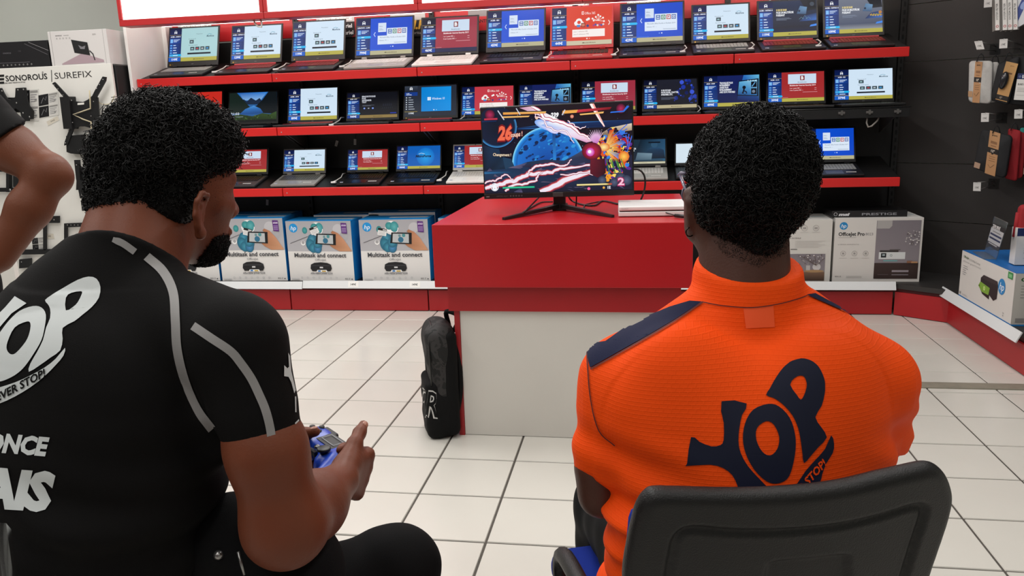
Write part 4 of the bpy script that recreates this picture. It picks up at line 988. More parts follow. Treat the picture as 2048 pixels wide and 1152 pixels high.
def carton(tl_label, x0, x1, yf, z0, h, depth, yaw, art, label, group, blue=True, tape=True, front_print='front_print', cat='box'):
    w = x1 - x0; R = Matrix.Rotation(math.radians(yaw), 4, 'Z')
    t = thing(tl_label, label, cat, ((x0 + x1) / 2, yf, z0), R, group)
    m = MB(); b = 0.0
    V = [(-w / 2, 0, 0), (w / 2, 0, 0), (w / 2, depth, 0), (-w / 2, depth, 0), (-w / 2, 0, h), (w / 2, 0, h), (w / 2, depth, h), (-w / 2, depth, h)]
    for f, mi in (((0, 1, 5, 4), 1), ((1, 2, 6, 5), 0 if blue else 1), ((2, 3, 7, 6), 0 if blue else 1), ((3, 0, 4, 7), 0 if blue else 1), ((3, 2, 1, 0), 1)): m.raw([V[i] for i in f], [(0, 1, 2, 3)], mi)
    m.build('carton_body', [CB, CW], t, True)
    for k in (0, 1):   # two top flaps meeting in the middle
        MB().box((-w / 2, k * depth / 2 + 0.001, h - 0.003), (w / 2, (k + 1) * depth / 2 - 0.001, h + 0.0015 + 0.001 * k)).build('flap', CB if blue else CW, t, True)
    if tape: MB().box((-0.05, depth / 2 - 0.024, h + 0.002), (w / 2 - 0.02, depth / 2 + 0.024, h + 0.0032)).build('tape', TAPE, t, True)
    if art:
        c = Canvas(w, h); art(c); c.place(front_print, t, (-w / 2, 0, 0), (1, 0, 0), (0, 0, 1), local=True)
    return t
Z0 = 0.2035
GR = 'blue printer cartons on the base shelf'
mk = carton
def security_tag(t, x, z, rot):
    c = Canvas(0.062, 0.05); c.rect(0, 0, 1, 1, '#e9e9e8'); c.rect(0, 0.68, 1, 1, '#17171a'); c.rect(0.55, 0.75, 0.95, 0.9, '#d8d8d8')
    for k in range(3): c.rect(0.1, 0.5 - 0.17 * k, 0.85, 0.54 - 0.17 * k, '#9a9a9c')
    a = math.radians(rot); c.place('ticket', t, (x, -0.002, z), (math.cos(a), 0, math.sin(a)), (-math.sin(a), 0, math.cos(a)), local=True)
for i, (bl, br, tl, yaw, lab) in enumerate([
        ((310, 563), (441, 562), 441, 0, 'blue and white printer carton hidden behind the black shirt, only its right edge showing'),
        ((446.6, 562.5), (575, 561), 437, 1.5, 'blue and white printer carton just right of the bearded chin, first fully printed front'),
        ((580, 560), (711, 563), 442, -2.5, 'blue and white printer carton in the middle of three, slightly turned'),
        ((726.7, 562.5), (861, 560), 439, 1.5, 'blue and white printer carton nearest to the red counter, blue side showing')]):
    A = ony(*bl, 5.20); B = ony(*br, 5.20); Tz = ony((bl[0] + br[0]) / 2, tl, 5.20)[2]
    t = carton('printer_carton', A[0], B[0], 5.20, Z0, Tz - Z0, 0.215, yaw, art_multitask, lab, GR)
    if i: security_tag(t, (-0.055, -0.05, -0.115)[i - 1], (0.335, 0.325, 0.325)[i - 1], (-14, 20, -10)[i - 1])
for i, (px, lab) in enumerate([(430, 'second row'), (520, 'second row'), (690, 'second row'), (800, 'second row')]):
    A = ony(px - 62, 440, 5.44); carton('printer_carton', A[0], A[0] + 0.49, 5.44, Z0, 0.435 + 0.012 * (i % 2), 0.2, 0, None, ('dark blue carton top behind the row, far left', 'dark blue carton top behind the first printed carton', 'dark blue carton top behind the middle printed carton', 'dark blue carton top behind the carton nearest the counter')[i], GR)
A = ony(868, 445, 5.26); carton('printer_carton', A[0] + 0.03, A[0] + 0.5, 5.26, Z0, 0.425, 0.215, 0, art_multitask, 'blue printer carton mostly hidden behind the red counter, top corner showing', GR)

def art_pro(c):
    c.rect(0, 0, 1, 1, '#d3cfca'); hp_mark(c, 0.10, 0.885, 0.06, '#2483bd')
    c.text('OfficeJet Pro', 0.045, 0.73, 0.055, '#26262a', 'L', width=0.30, bold=0.03); c.text('8023', 0.355, 0.735, 0.04, '#77757a', 'L', width=0.085)
    c.rect(0.045, 0.70, 0.25, 0.706, '#a9a5a2'); c.text('LA GESTION ADMINISTRATIVE', 0.045, 0.585, 0.016, '#8b8784', 'L', width=0.24)
    for k in range(3):
        x = 0.11 + 0.13 * k; c.ring(x, 0.45, 0.036, 0.040, '#8b8784'); c.rect(x - 0.012, 0.435, x + 0.012, 0.465, '#9c9895'); c.rect(x - 0.045, 0.375, x + 0.045, 0.379, '#b1adaa')
    c.text('802 Z', 0.03, 0.075, 0.018, '#55524f', 'L', width=0.07); c.rect(0.16, 0.085, 0.34, 0.090, '#a9a5a2'); c.rect(0.16, 0.065, 0.34, 0.070, '#a9a5a2')
    x0 = 0.475; c.rect(x0, 0.05, 0.975, 0.965, '#8d858a', top='#7c757b'); c.rect(x0, 0.05, 0.975, 0.30, '#332623', top='#3d2e2b'); c.poly([(x0 + 0.005, 0.965), (0.65, 0.965), (0.65, 0.88), (0.62, 0.84), (x0 + 0.005, 0.84)], '#a9a5a3')
    c.rect(0.52, 0.36, 0.82, 0.47, '#d5d8d8'); c.rect(0.545, 0.385, 0.605, 0.455, '#22262a'); c.rect(0.56, 0.41, 0.59, 0.44, '#9aa6aa'); c.rect(0.53, 0.47, 0.74, 0.50, '#3a3434'); c.rect(0.64, 0.50, 0.76, 0.515, '#5a5454'); c.ring(0.66, 0.42, 0.012, 0.018, '#7a8486', n=14)
    c.rect(0.575, 0.325, 0.735, 0.345, '#6fa4a6'); c.rect(0.68, 0.155, 0.87, 0.185, '#9b9298'); c.rect(0.68, 0.105, 0.87, 0.12, '#7f777c'); c.rect(0.52, 0.11, 0.64, 0.118, '#5b5156')
    r2 = np.random.default_rng(3)
    for k in range(46): c.ell(0.80 + 0.165 * r2.random(), 0.58 + 0.24 * r2.random(), 0.007 + 0.006 * r2.random(), ('#b9b2b2', '#d8d2d0', '#6f676a')[k % 3], n=8)
    c.rect(0.84, 0.30, 0.90, 0.335, '#8a5f48'); c.rect(0.89, 0.30, 0.96, 0.325, '#b88a62')
def art_pro2(c):
    c.rect(0, 0, 1, 1, '#cfccc6')
    for k, x in enumerate((0.52, 0.66, 0.80)): c.ring(x, 0.87, 0.042, 0.047, '#8b8784'); c.rect(x - 0.02, 0.855, x + 0.02, 0.885, '#9c9895'); c.rect(x - 0.05, 0.80, x + 0.05, 0.804, '#b1adaa')
    c.text('SOLUTION GLOBALE', 0.36, 0.70, 0.022, '#6d6966', 'L', width=0.26)
    for k in range(6): c.rect(0.55, 0.66 - 0.02 * k, 0.92 - 0.04 * (k % 3), 0.664 - 0.02 * k, '#b7b3b0')
    c.rect(0.5, 0.525, 0.58, 0.535, '#5d5a58')
    c.rect(0.02, 0.02, 0.93, 0.455, '#8b8589', top='#7f787e'); c.rect(0.02, 0.02, 0.93, 0.16, '#4a382f', top='#7a5d4a'); c.ell(0.83, 0.245, 0.062, '#c9c5c4', ry=0.058); c.ell(0.80, 0.175, 0.15, '#a9865f', ry=0.022); c.rect(0.70, 0.19, 0.75, 0.27, '#b9b4b2'); c.rect(0.28, 0.20, 0.42, 0.33, '#c3c4c8')
    r2 = np.random.default_rng(5)
    for k in range(40): c.ell(0.60 + 0.30 * r2.random(), 0.29 + 0.15 * r2.random(), 0.006 + 0.006 * r2.random(), ('#d8d2d0', '#5b4d4a', '#a79f9f')[k % 3], n=8)
    for k in range(6): c.line([(0.82, 0.27), (0.62 + 0.06 * k, 0.43 - 0.02 * (k % 3))], 0.006, '#5b4a45')
A = ony(1664, 561, 5.20); B = ony(1838, 560.6, 5.20); T_ = ony(1838, 435.6, 5.20)
ca = carton('printer_carton', A[0], B[0], 5.20, Z0, T_[2] - Z0, 0.30, 0, art_pro, 'white printer carton with a grey room picture, rightmost on the back base shelf', 'white printer cartons behind the orange shirt', blue=False)
A2 = ony(1662, 562, 5.19)
carton('printer_carton', A2[0] - 0.50, A2[0] - 0.008, 5.195, Z0, T_[2] - Z0 - 0.006, 0.30, 0, art_pro2, 'white printer carton with a vase picture half hidden by the curly head', 'white printer cartons behind the orange shirt', blue=False)
# flat black carton on top
zt = T_[2] + 0.003
fb = thing('flat_carton', 'flat black laptop carton lying on the rightmost white printer carton', 'box', (A[0] + 0.22, 5.24, zt), Matrix.Rotation(math.radians(1.0), 4, 'Z'))
MB().box((-0.235, 0, 0), (0.215, 0.24, 0.040), 0, 0.002).build('carton_body', mat('black_carton', '#141315', 0.4), fb, True)
c = Canvas(0.45, 0.040); c.text('msi', 0.09, 0.25, 0.42, '#cfcfd2', 'L', width=0.15, bold=0.06, shear=0.2); c.text('PRESTIGE', 0.40, 0.28, 0.36, '#8d8d92', 'L', width=0.46, bold=0.02); c.ell(0.05, 0.5, 0.28, '#a5a5a8'); c.ell(0.05, 0.5, 0.2, '#1a1a1c')
c.place('front_print', fb, (-0.235, 0, 0), (1, 0, 0), (0, 0, 1), local=True)

# ---------------------------------------------------------------- big carton on the right gondola
P1 = onz(1917, 591, Z0); P2_ = onz(2021, 652, Z0); ztop = None
ex = nrm((P2_ - P1)); ex[2] = 0; L1 = np.linalg.norm(P2_ - P1); ey = np.array([-ex[1], ex[0], 0])     # ex runs towards the viewer, ey points to +x
r_ = ray(2026, 546.7); t_ = np.dot(P2_[:2] - CAM[:2], r_[:2]) / np.dot(r_[:2], r_[:2]); H1 = (CAM + r_ * t_)[2] - Z0
bc = thing('printer_carton', 'large white printer carton with blue top and black printer picture on the right gondola', 'box', P1, None)
w2 = 0.42
C0 = [P1, P2_, P2_ + ey * w2, P1 + ey * w2]; up = np.array([0, 0, H1])
m = MB()
for a, b in ((0, 1), (1, 2), (2, 3), (3, 0)): m.raw([C0[a], C0[b], C0[b] + up, C0[a] + up], [(0, 1, 2, 3)], 0)
m.build('carton_body', [CW], bc)
BLU = mat('carton_deep_blue', '#1a66ae', 0.5, var=0.03)
for k in (0, 1):
    q = [lerp(C0[0], C0[3], k / 2 + 0.002), lerp(C0[1], C0[2], k / 2 + 0.002), lerp(C0[1], C0[2], k / 2 + 0.498), lerp(C0[0], C0[3], k / 2 + 0.498)]
    MB().quadbox([p + up * (1 + 0.004 * (k + 1)) for p in q], 0.003).build('flap', BLU, bc)
def art_wide(c):
    c.rect(0, 0, 1, 1, '#dad7d2'); c.rect(0, 0, 1, 0.035, '#1f78bd')
    c.text('OfficeJet', 0.04, 0.865, 0.05, '#3c5a34', 'L', width=0.11, bold=0.03); c.text('7110 Wide Format', 0.16, 0.845, 0.05, '#8d8a88', 'L', width=0.22); c.text('ePrinter grand format', 0.04, 0.775, 0.04, '#a9a6a4', 'L', width=0.36)
    for k in range(5): c.rect(0.05, 0.69 - 0.045 * k, 0.05 + (0.09, 0.10, 0.06, 0.08, 0.06)[k], 0.70 - 0.045 * k, '#77757a')
    hp_mark(c, 0.80, 0.64, 0.155, '#2b83c2')
    c.poly([(0.42, 0.62), (0.47, 0.70), (0.72, 0.70), (0.74, 0.62), (0.735, 0.36), (0.68, 0.29), (0.60, 0.36), (0.60, 0.27), (0.47, 0.31), (0.42, 0.40)], '#2a2022')
    c.poly([(0.42, 0.62), (0.47, 0.70), (0.72, 0.70), (0.74, 0.62)], '#3a2e30')
    c.poly([(0.385, 0.44), (0.42, 0.54), (0.60, 0.50), (0.585, 0.35), (0.46, 0.35)], '#7fa83a'); c.ell(0.50, 0.44, 0.045, '#c6dc8e'); c.ell(0.50, 0.44, 0.025, '#a8c860'); c.ell(0.405, 0.45, 0.02, '#4a6a20')
    c.rect(0.885, 0.86, 0.965, 0.985, '#3d8a4a'); c.rect(0.90, 0.885, 0.95, 0.95, '#7fbf86')
    c.rect(0.02, 0.07, 0.05, 0.12, '#9a9896'); c.rect(0.08, 0.075, 0.2, 0.082, '#a5a3a1'); c.rect(0.08, 0.095, 0.18, 0.102, '#a5a3a1'); c.text('FR', 0.86, 0.1, 0.03, '#6a6866'); c.text('EN', 0.86, 0.15, 0.03, '#6a6866')
c = Canvas(L1, H1); art_wide(c); c.place('side_print', bc, P1, ex, (0, 0, 1))
c = Canvas(w2, H1); c.rect(0, 0, 1, 1, '#b9b6b0'); c.rect(0, 0, 1, 0.03, '#1f78bd'); c.text('OfficeJet', 0.06, 0.85, 0.07, '#2c5a34', 'L', width=0.34, bold=0.04)
for k in range(5): c.rect(0.07, 0.76 - 0.055 * k, 0.11, 0.768 - 0.055 * k, '#6a6866'); c.rect(0.16, 0.76 - 0.055 * k, 0.5, 0.772 - 0.055 * k, '#77757a')
c.rect(0.04, 0.07, 0.18, 0.15, '#8a8886'); c.rect(0.22, 0.1, 0.4, 0.11, '#8a8886'); c.place('front_print', bc, P2_, ey, (0, 0, 1))
# bent acrylic ticket holder on it
zc = Z0 + H1 + 0.004
a = onz(1969, 503, zc); b = onz(1992.5, 518, zc); hn = thing('ticket_holder', 'clear acrylic price holder standing on the large blue-topped carton', 'price holder', (a + b) / 2)
ACR = mat('clear_acrylic', '#dfe6e8', 0.05, trans=0.92); ACR.node_tree.nodes['Principled BSDF'].inputs['IOR'].default_value = 1.12
dd = nrm(b - a); wv = b - a
n_h = np.array([dd[1], -dd[0], 0.0]); n_h = n_h if n_h[0] < 0 else -n_h     # leaning direction away from the viewer is -n_h
tl = onplane(1988.6, 433, a, np.array([-dd[1], dd[0], 0.0]) + np.array([0, 0, 0.25])); 
MB().quadbox([a, b, b + (tl - a), tl], 0.002).build('upright_sheet', ACR, hn)
back = -n_h * 0.10; MB().quadbox([a + n_h * 0.06, b + n_h * 0.06, b, a], 0.002).build('foot_sheet', ACR, hn)
hu = np.linalg.norm(tl - a); c = Canvas(np.linalg.norm(wv) * 0.96, hu * 0.62)
c.rect(0, 0, 1, 0.2, '#4a4a4c'); c.rect(0.1, 0.12, 0.8, 0.17, '#c9c9cb'); c.rect(0, 0.2, 1, 0.82, '#cfd2d6'); c.rect(0.05, 0.35, 0.95, 0.43, '#3b4668'); c.rect(0.05, 0.52, 0.95, 0.60, '#3b4668'); c.rect(0.2, 0.68, 0.8, 0.71, '#77797e'); c.rect(0, 0.82, 1, 1, '#2a2a2d'); c.text('239,90€', 0.08, 0.84, 0.13, '#f2f2f2', 'L', width=0.6, bold=0.05)
c.place('ticket', hn, a + (tl - a) * 0.22 + wv * 0.02 , dd, nrm(tl - a))

def rslab(q, rad, t, n=5):
    """rounded slab on the quad q (lower left, lower right, upper right, upper left), thickness backwards"""
    q = [np.asarray(p, float) for p in q]; U = (np.linalg.norm(q[1] - q[0]) + np.linalg.norm(q[2] - q[3])) / 2; Vh = (np.linalg.norm(q[3] - q[0]) + np.linalg.norm(q[2] - q[1])) / 2
    nn = nrm(np.cross(q[1] - q[0], q[3] - q[0])); pts = []
    for cx, cy, a0 in ((U - rad, rad, -90), (U - rad, Vh - rad, 0), (rad, Vh - rad, 90), (rad, rad, 180)):
        for i in range(n + 1):
            a_ = math.radians(a0 + 90 * i / n); pts.append(((cx + rad * math.cos(a_)) / U, (cy + rad * math.sin(a_)) / Vh))
    B = lambda u, v: (q[0] * (1 - u) + q[1] * u) * (1 - v) + (q[3] * (1 - u) + q[2] * u) * v
    k = len(pts); e = min(0.006, t * 0.35); m = MB(); cen = B(0.5, 0.5)
    R0 = [B(0.5 + (u - 0.5) * (1 - 2 * e / U), 0.5 + (v - 0.5) * (1 - 2 * e / Vh)) for u, v in pts]; R1 = [B(u, v) - nn * e for u, v in pts]
    R2 = [B(u, v) - nn * (t - e) for u, v in pts]; R3 = [p - nn * t for p in R0]
    V = R0 + R1 + R2 + R3 + [cen + nn * min(0.004, t * 0.2), cen - nn * t]
    F = []
    for r in range(3):
        for i in range(k): F.append((r * k + i, (r + 1) * k + i, (r + 1) * k + (i + 1) % k, r * k + (i + 1) % k))
    for i in range(k): F.append((4 * k, i, (i + 1) % k)); F.append((4 * k + 1, 3 * k + (i + 1) % k, 3 * k + i))
    m.raw(V, F, 0, True); return m, B, nn
def dquad(px, off):
    p0 = dpt(0, off, 0); return [onplane(*p, p0, DN) for p in px]
def band(parent, B, nn, u0, u1, v0, v1, w, h, fn, name='paper_band', lift=0.003, skew=0.0):
    a, b, d = B(u0, v0), B(u1, v0), B(u0 + skew, v1); c = Canvas(np.linalg.norm(b - a), np.linalg.norm(d - a)); fn(c)
    return c.place(name, parent, a + nn * lift, nrm(b - a), nrm(d - a))
def kraft(c):
    c.rect(0, 0, 1, 1, '#b0835a', top='#b98c62'); c.text('port', 0.5, 0.90, 0.035, '#3a2a1c', 'C', width=0.5, bold=0.05); c.rect(0.2, 0.72, 0.8, 0.78, '#8a6242'); c.rect(0.25, 0.66, 0.75, 0.68, '#8a6242')
    c.rect(0, 0.50, 1, 0.62, '#1f1b19'); c.text('12"', 0.5, 0.53, 0.05, '#d8c8b8', 'C', width=0.35, bold=0.04)
    for k in range(3): c.rect(0.2, 0.42 - 0.05 * k, 0.8, 0.428 - 0.05 * k, '#6f4e34')
    c.line([(0.2, 0.22), (0.45, 0.16), (0.8, 0.26)], 0.008, '#4a3424')
FELT = mat('grey_white_felt', '#b9b7b3', 0.85, var=0.05, vscale=60, bump=0.15, bscale=500)
NEO = mat('black_neoprene', '#1b1b1d', 0.8, var=0.1, vscale=60, bump=0.12, bscale=600)
REDF = mat('red_neoprene', '#96161f', 0.8, var=0.06, vscale=60, bump=0.12, bscale=600)
TEAL = mat('teal_neoprene', '#2c8f86', 0.8)
def hang_loop(m, top, nn):
    top = np.asarray(top); m.tube([top + [-0.02, 0, -0.005], top + [-0.012, 0, 0.028], top + [0, 0, 0.04], top + [0.012, 0, 0.028], top + [0.02, 0, -0.005]], 0.003)
    return m
GS = 'laptop sleeves hanging on the charcoal wall'
q = dquad([(1936, 204), (1981, 208), (1985, 121.5), (1937.5, 121.5)], 0.24)
s1 = thing('laptop_sleeve', 'light grey felt sleeve with kraft paper band, leftmost on the upper hook', 'sleeve', q[0], group=GS)
m, B, nn = rslab(q, 0.022, 0.028); m.build('sleeve_body', FELT, s1); hang_loop(MB(), B(0.5, 1.0), nn).build('hanging_loop', NEO, s1); band(s1, B, nn, 0.20, 0.52, 0.0, 0.985, 1, 1, kraft, skew=0.09); band(s1, B, nn, 0.01, 0.2, 0.13, 0.27, 1, 1, lambda c: c.rect(0, 0, 1, 1, '#b08a66'), 'paper_flap')
q = dquad([(1977, 206), (1994, 203), (1997, 124), (1983, 124)], 0.30)
s2 = thing('laptop_sleeve', 'light grey sleeve edge showing between the felt sleeve and the mouse pack', 'sleeve', q[0], group=GS)
m, B, nn = rslab(q, 0.015, 0.02); m.build('sleeve_body', FELT, s2); hang_loop(MB(), B(0.5, 1.0), nn).build('hanging_loop', NEO, s2)
q = dquad([(1979, 200), (2016, 211), (2040, 111), (1996, 127)], 0.25)
s3 = thing('laptop_sleeve', 'black sleeve and silver mouse set on a kraft card, upper hook', 'sleeve', q[0], group=GS)
m, B, nn = rslab(q, 0.02, 0.03); m.build('sleeve_body', NEO, s3); hang_loop(MB(), B(0.5, 1.0), nn).build('hanging_loop', NEO, s3)
band(s3, B, nn, 0.30, 0.92, 0.06, 0.98, 1, 1, lambda c: (c.rect(0, 0, 1, 1, '#b88c58', top='#c2965f'), c.text('port', 0.6, 0.9, 0.035, '#3a2a1c', 'C', width=0.3), c.rect(0, 0.02, 1, 0.14, '#1f1b19'), c.text('15"', 0.4, 0.05, 0.05, '#d8c8b8', 'C', width=0.2), c.rect(0.35, 0.7, 0.75, 0.74, '#6f4e34')), skew=0.10)
ms = MB().ball(B(0.52, 0.52) + nn * 0.014, (0.024, 0.018, 0.05), axes=[DU, -DN, nrm(B(0.55, 1) - B(0.5, 0))]); ms.build('mouse', mat('silver_grey_gloss', '#3c3c3f', 0.15, 0.6), s3, label='small silver and black mouse')
MB().tube([B(0.55, 0.60) + nn * 0.033, B(0.56, 0.66) + nn * 0.028], 0.003).build('mouse_wheel', CHROME, s3)
q = dquad([(2013, 208), (2060, 212), (2070, 108), (2041, 112)], 0.29)
s4 = thing('laptop_sleeve', 'black sleeve with white and navy size card at the right picture edge, upper hook', 'sleeve', q[0], group=GS)
m, B, nn = rslab(q, 0.02, 0.03); m.build('sleeve_body', NEO, s4); hang_loop(MB(), B(0.5, 1.0), nn).build('hanging_loop', NEO, s4)
def size_card(c):
    c.rect(0, 0, 1, 1, '#d9d7d2'); c.rect(0, 0.78, 1, 1, '#1c2a58'); c.text('15,6"', 0.35, 0.83, 0.11, '#f2f2f4', 'L', width=0.5, bold=0.06); c.ring(0.18, 0.88, 0.03, 0.04, '#9fb0d8', n=4)
    c.text('BLAND 17', 0.12, 0.56, 0.07, '#6a6866', 'L', width=0.5, bold=0.04)
    for k in range(3): c.rect(0.12, 0.44 - 0.06 * k, 0.85, 0.455 - 0.06 * k, '#9d9b98')
    c.rect(0.12, 0.18, 0.9, 0.19, '#b5b3b0')
qc = dquad([(2027.5, 199.5), (2056, 201), (2066, 147), (2036, 146.5)], 0.255); c = Canvas(np.linalg.norm(qc[1] - qc[0]), np.linalg.norm(qc[3] - qc[0])); size_card(c); c.place('size_card', s4, qc[0], nrm(qc[1] - qc[0]), nrm(qc[3] - qc[0]))
q = dquad([(1946, 336), (2010, 358), (2024, 272), (1962, 258)], 0.24)
s5 = thing('laptop_sleeve', 'black sleeve with long kraft paper band on the lower hook', 'sleeve', q[0], group=GS)
m, B, nn = rslab(q, 0.025, 0.035); m.build('sleeve_body', NEO, s5); hang_loop(MB(), B(0.5, 1.0), nn).build('hanging_loop', NEO, s5); band(s5, B, nn, 0.38, 0.70, -0.02, 1.02, 1, 1, kraft, skew=-0.08); band(s5, B, nn, 0.02, 0.2, 0.03, 0.17, 1, 1, lambda c: c.rect(0, 0, 1, 1, '#a98a74'), 'paper_flap')
for k, (qq, mm, off, lab) in enumerate([([(2008, 357), (2033, 363), (2042, 262), (2016, 256)], REDF, 0.30, 'red sleeve hanging just behind the black kraft-banded sleeve'), ([(2030, 358), (2044, 356), (2052, 268), (2036, 262)], REDF, 0.34, 'second red sleeve further right, partly hidden, lower hook'),
                                        ([(2040, 350), (2070, 352), (2075, 258), (2038, 255)], TEAL, 0.37, 'teal sleeve whose top corner shows at the right picture edge'), ([(2042, 352), (2072, 356), (2074, 272), (2044, 268)], NEO, 0.36, 'dark sleeve over the teal one at the right picture edge')]):
    q = dquad(qq, off); s_k = thing('laptop_sleeve', lab, 'sleeve', q[0], group=GS); m, B, nn = rslab(q, 0.015, 0.024); m.build('sleeve_body', mm, s_k); hang_loop(MB(), B(0.5, 1.0), nn).build('hanging_loop', NEO, s_k)
    if k == 3: band(s_k, B, nn, 0.02, 0.4, 0.05, 0.2, 1, 1, lambda c: c.rect(0, 0, 1, 1, '#b59a84'), 'paper_flap')
# white slim packs on the top hooks
for k, (xa, xb) in enumerate([(1989.5, 1998), (2004.5, 2013), (2014.5, 2023.5), (2025.5, 2034)]):
    q = dquad([(xa + 1, 61 - k * 0.5), (xb + 1, 60 - k * 0.5), (xb - 1, -70), (xa - 1, -70)], 0.22 + 0.012 * k)
    t = thing('slim_pack', 'slim white pack with red ring, %s of four on the top hook' % ('first', 'second', 'third', 'fourth')[k], 'pack', q[0], group='slim white packs on the top hook')
    MB().quadbox(q, 0.035).build('box', CW, t); c = Canvas(np.linalg.norm(q[1] - q[0]), np.linalg.norm(q[3] - q[0])); c.ring(0.5, 0.06, 0.013, 0.02, '#b32a32', n=16); c.text('SYSTEM FILTER', 0.72, 0.16, 0.028, '#3a3a3c', 'L', width=4.2, rot=math.pi / 2)
    c.place('front_print', t, q[0], nrm(q[1] - q[0]), nrm(q[3] - q[0])); MB().quadbox([p + DN * -0.001 for p in dquad([(xa - 5, 64), (xa + 0.5, 61), (xa - 1.5, -70), (xa - 7, -70)], 0.225 + .012 * k)], 0.002).build('blister_edge', mat('blister_plastic', '#77736f', 0.15), t)
q = dquad([(2035, 55), (2062, 40), (2062, -60), (2034, -70)], 0.27); t = thing('slim_pack', 'blue and white diagonal printed pack at the top right picture corner', 'pack', q[0]); MB().quadbox(q, 0.03).build('box', CW, t)
c = Canvas(np.linalg.norm(q[1] - q[0]), np.linalg.norm(q[3] - q[0])); c.rect(0, 0, 1, 1, '#d5d6da'); c.poly([(0, 0.08), (1, 0.42), (1, 0.62), (0, 0.30)], '#3c4c8e'); c.ell(0.5, 0.3, 0.06, '#8fa2d2'); c.rect(0.1, 0.8, 0.8, 0.82, '#8b8d92'); c.place('front_print', t, q[0], nrm(q[1] - q[0]), nrm(q[3] - q[0]))
# hooks with tickets
for k, (px, py, L_, lab) in enumerate([(1957, 82, 0.33, 'double wire hook with tilted ticket above the grey felt sleeve'), (2008, 78, 0.33, 'double wire hook with white ticket above the mouse pack'), (1971, 226, 0.33, 'double wire hook with white ticket above the black kraft-banded sleeve'), (2038, 219, 0.33, 'double wire hook with ticket above the red sleeves'), (1955, 365, 0.33, 'empty double wire hook below the black sleeve'), (1977, -4, 0.3, 'wire hook whose ticket just shows at the top picture edge')]):
    tip = onplane(px, py, dpt(0, 0.472 - L_, 0), DN); t = thing('display_hook', lab, 'hook', tip + DN * -L_, group='ticket hooks on the charcoal wall')
    wall = tip - DN * L_ + np.array([0, 0, -0.018])
    MB().tube([wall, tip], 0.0028).build('ticket_wire', CHROME, t)
    lo = np.array([0, 0, -0.045]); MB().tube([wall + lo + [0, 0, 0.02], tip + lo - DN * 0.05 + [0, 0, -0.002], tip + lo - DN * 0.03, tip + lo - DN * 0.02 + [0, 0, 0.018]], 0.003).build('prong', CHROME, t)
    MB().quadbox([wall - DN * 0 + DU * -0.03 + [0, 0, -0.05], wall + DU * 0.03 + [0, 0, -0.05], wall + DU * 0.03 + [0, 0, 0.015], wall + DU * -0.03 + [0, 0, 0.015]], 0.006).build('back_plate', DARKM, t)
    tilt = 0.35 if k == 0 else 0.05
    uy = nrm(np.array([0, 0, 1.0]) - DU * tilt); tk = tip - uy * 0.05 - DU * 0.022
    MB().quadbox([tk, tk + DU * 0.04, tk + DU * 0.04 + uy * 0.05, tk + uy * 0.05], 0.003).build('ticket', mat('ticket_white', '#c9c7c4', 0.4), t)
    c = Canvas(0.04, 0.05); c.text('19€', 0.5, 0.3, 0.22, '#4a4a4a', 'C', width=0.5); c.rect(0.1, 0.85, 0.9, 0.9, '#b5b5b3'); c.place('ticket_print', t, tk, DU, uy)
# red sleeve pack standing on the carton at the edge of the picture
e0 = onplane(2029, 526, P2_ - ex * 0.13 + ey * 0.13, -ex * 0 + np.array([ex[1], -ex[0], 0]) * 0 + ex); uy = np.array([0, 0, 1.0])
ux_ = ey
zq = (Z0 + H1 + 0.006); e0 = onplane(2029, 526, np.array([0, P2_[1] + 0.20, 0]), np.array([0, 1.0, 0])); e0[2] = zq
def at_e(px, py): return onplane(px, py, e0, np.array([0, 1.0, 0]))
sp = thing('sleeve_pack', 'red sleeve in white card wrap with navy stripe, standing on the large carton', 'sleeve', e0)
zt1 = at_e(2031, 456)[2]; zt2 = at_e(2033, 411)[2]
m, B, nn = rslab([e0 + [0, 0, 0.01], e0 + [0.3, 0, 0.01], [e0[0] + 0.3, e0[1], zt2], [e0[0] + 0.008, e0[1], zt2]], 0.025, 0.05); m.build('sleeve_body', REDF, sp)
MB().box((e0[0] - 0.004, e0[1] - 0.006, zq), (e0[0] + 0.31, e0[1] + 0.056, zt1), 0, 0.002).build('card_wrap', CW, sp)
c = Canvas(0.314, zt1 - zq); size_card(c); c.place('card_print', sp, (e0[0] - 0.004, e0[1] - 0.006, zq), (1, 0, 0), (0, 0, 1))
MB().tube([(e0[0] + 0.0, e0[1] + 0.03, zt1 - 0.05), (e0[0] + 0.006, e0[1] + 0.03, zt2 - 0.04)], 0.012).build('fold', REDF, sp)
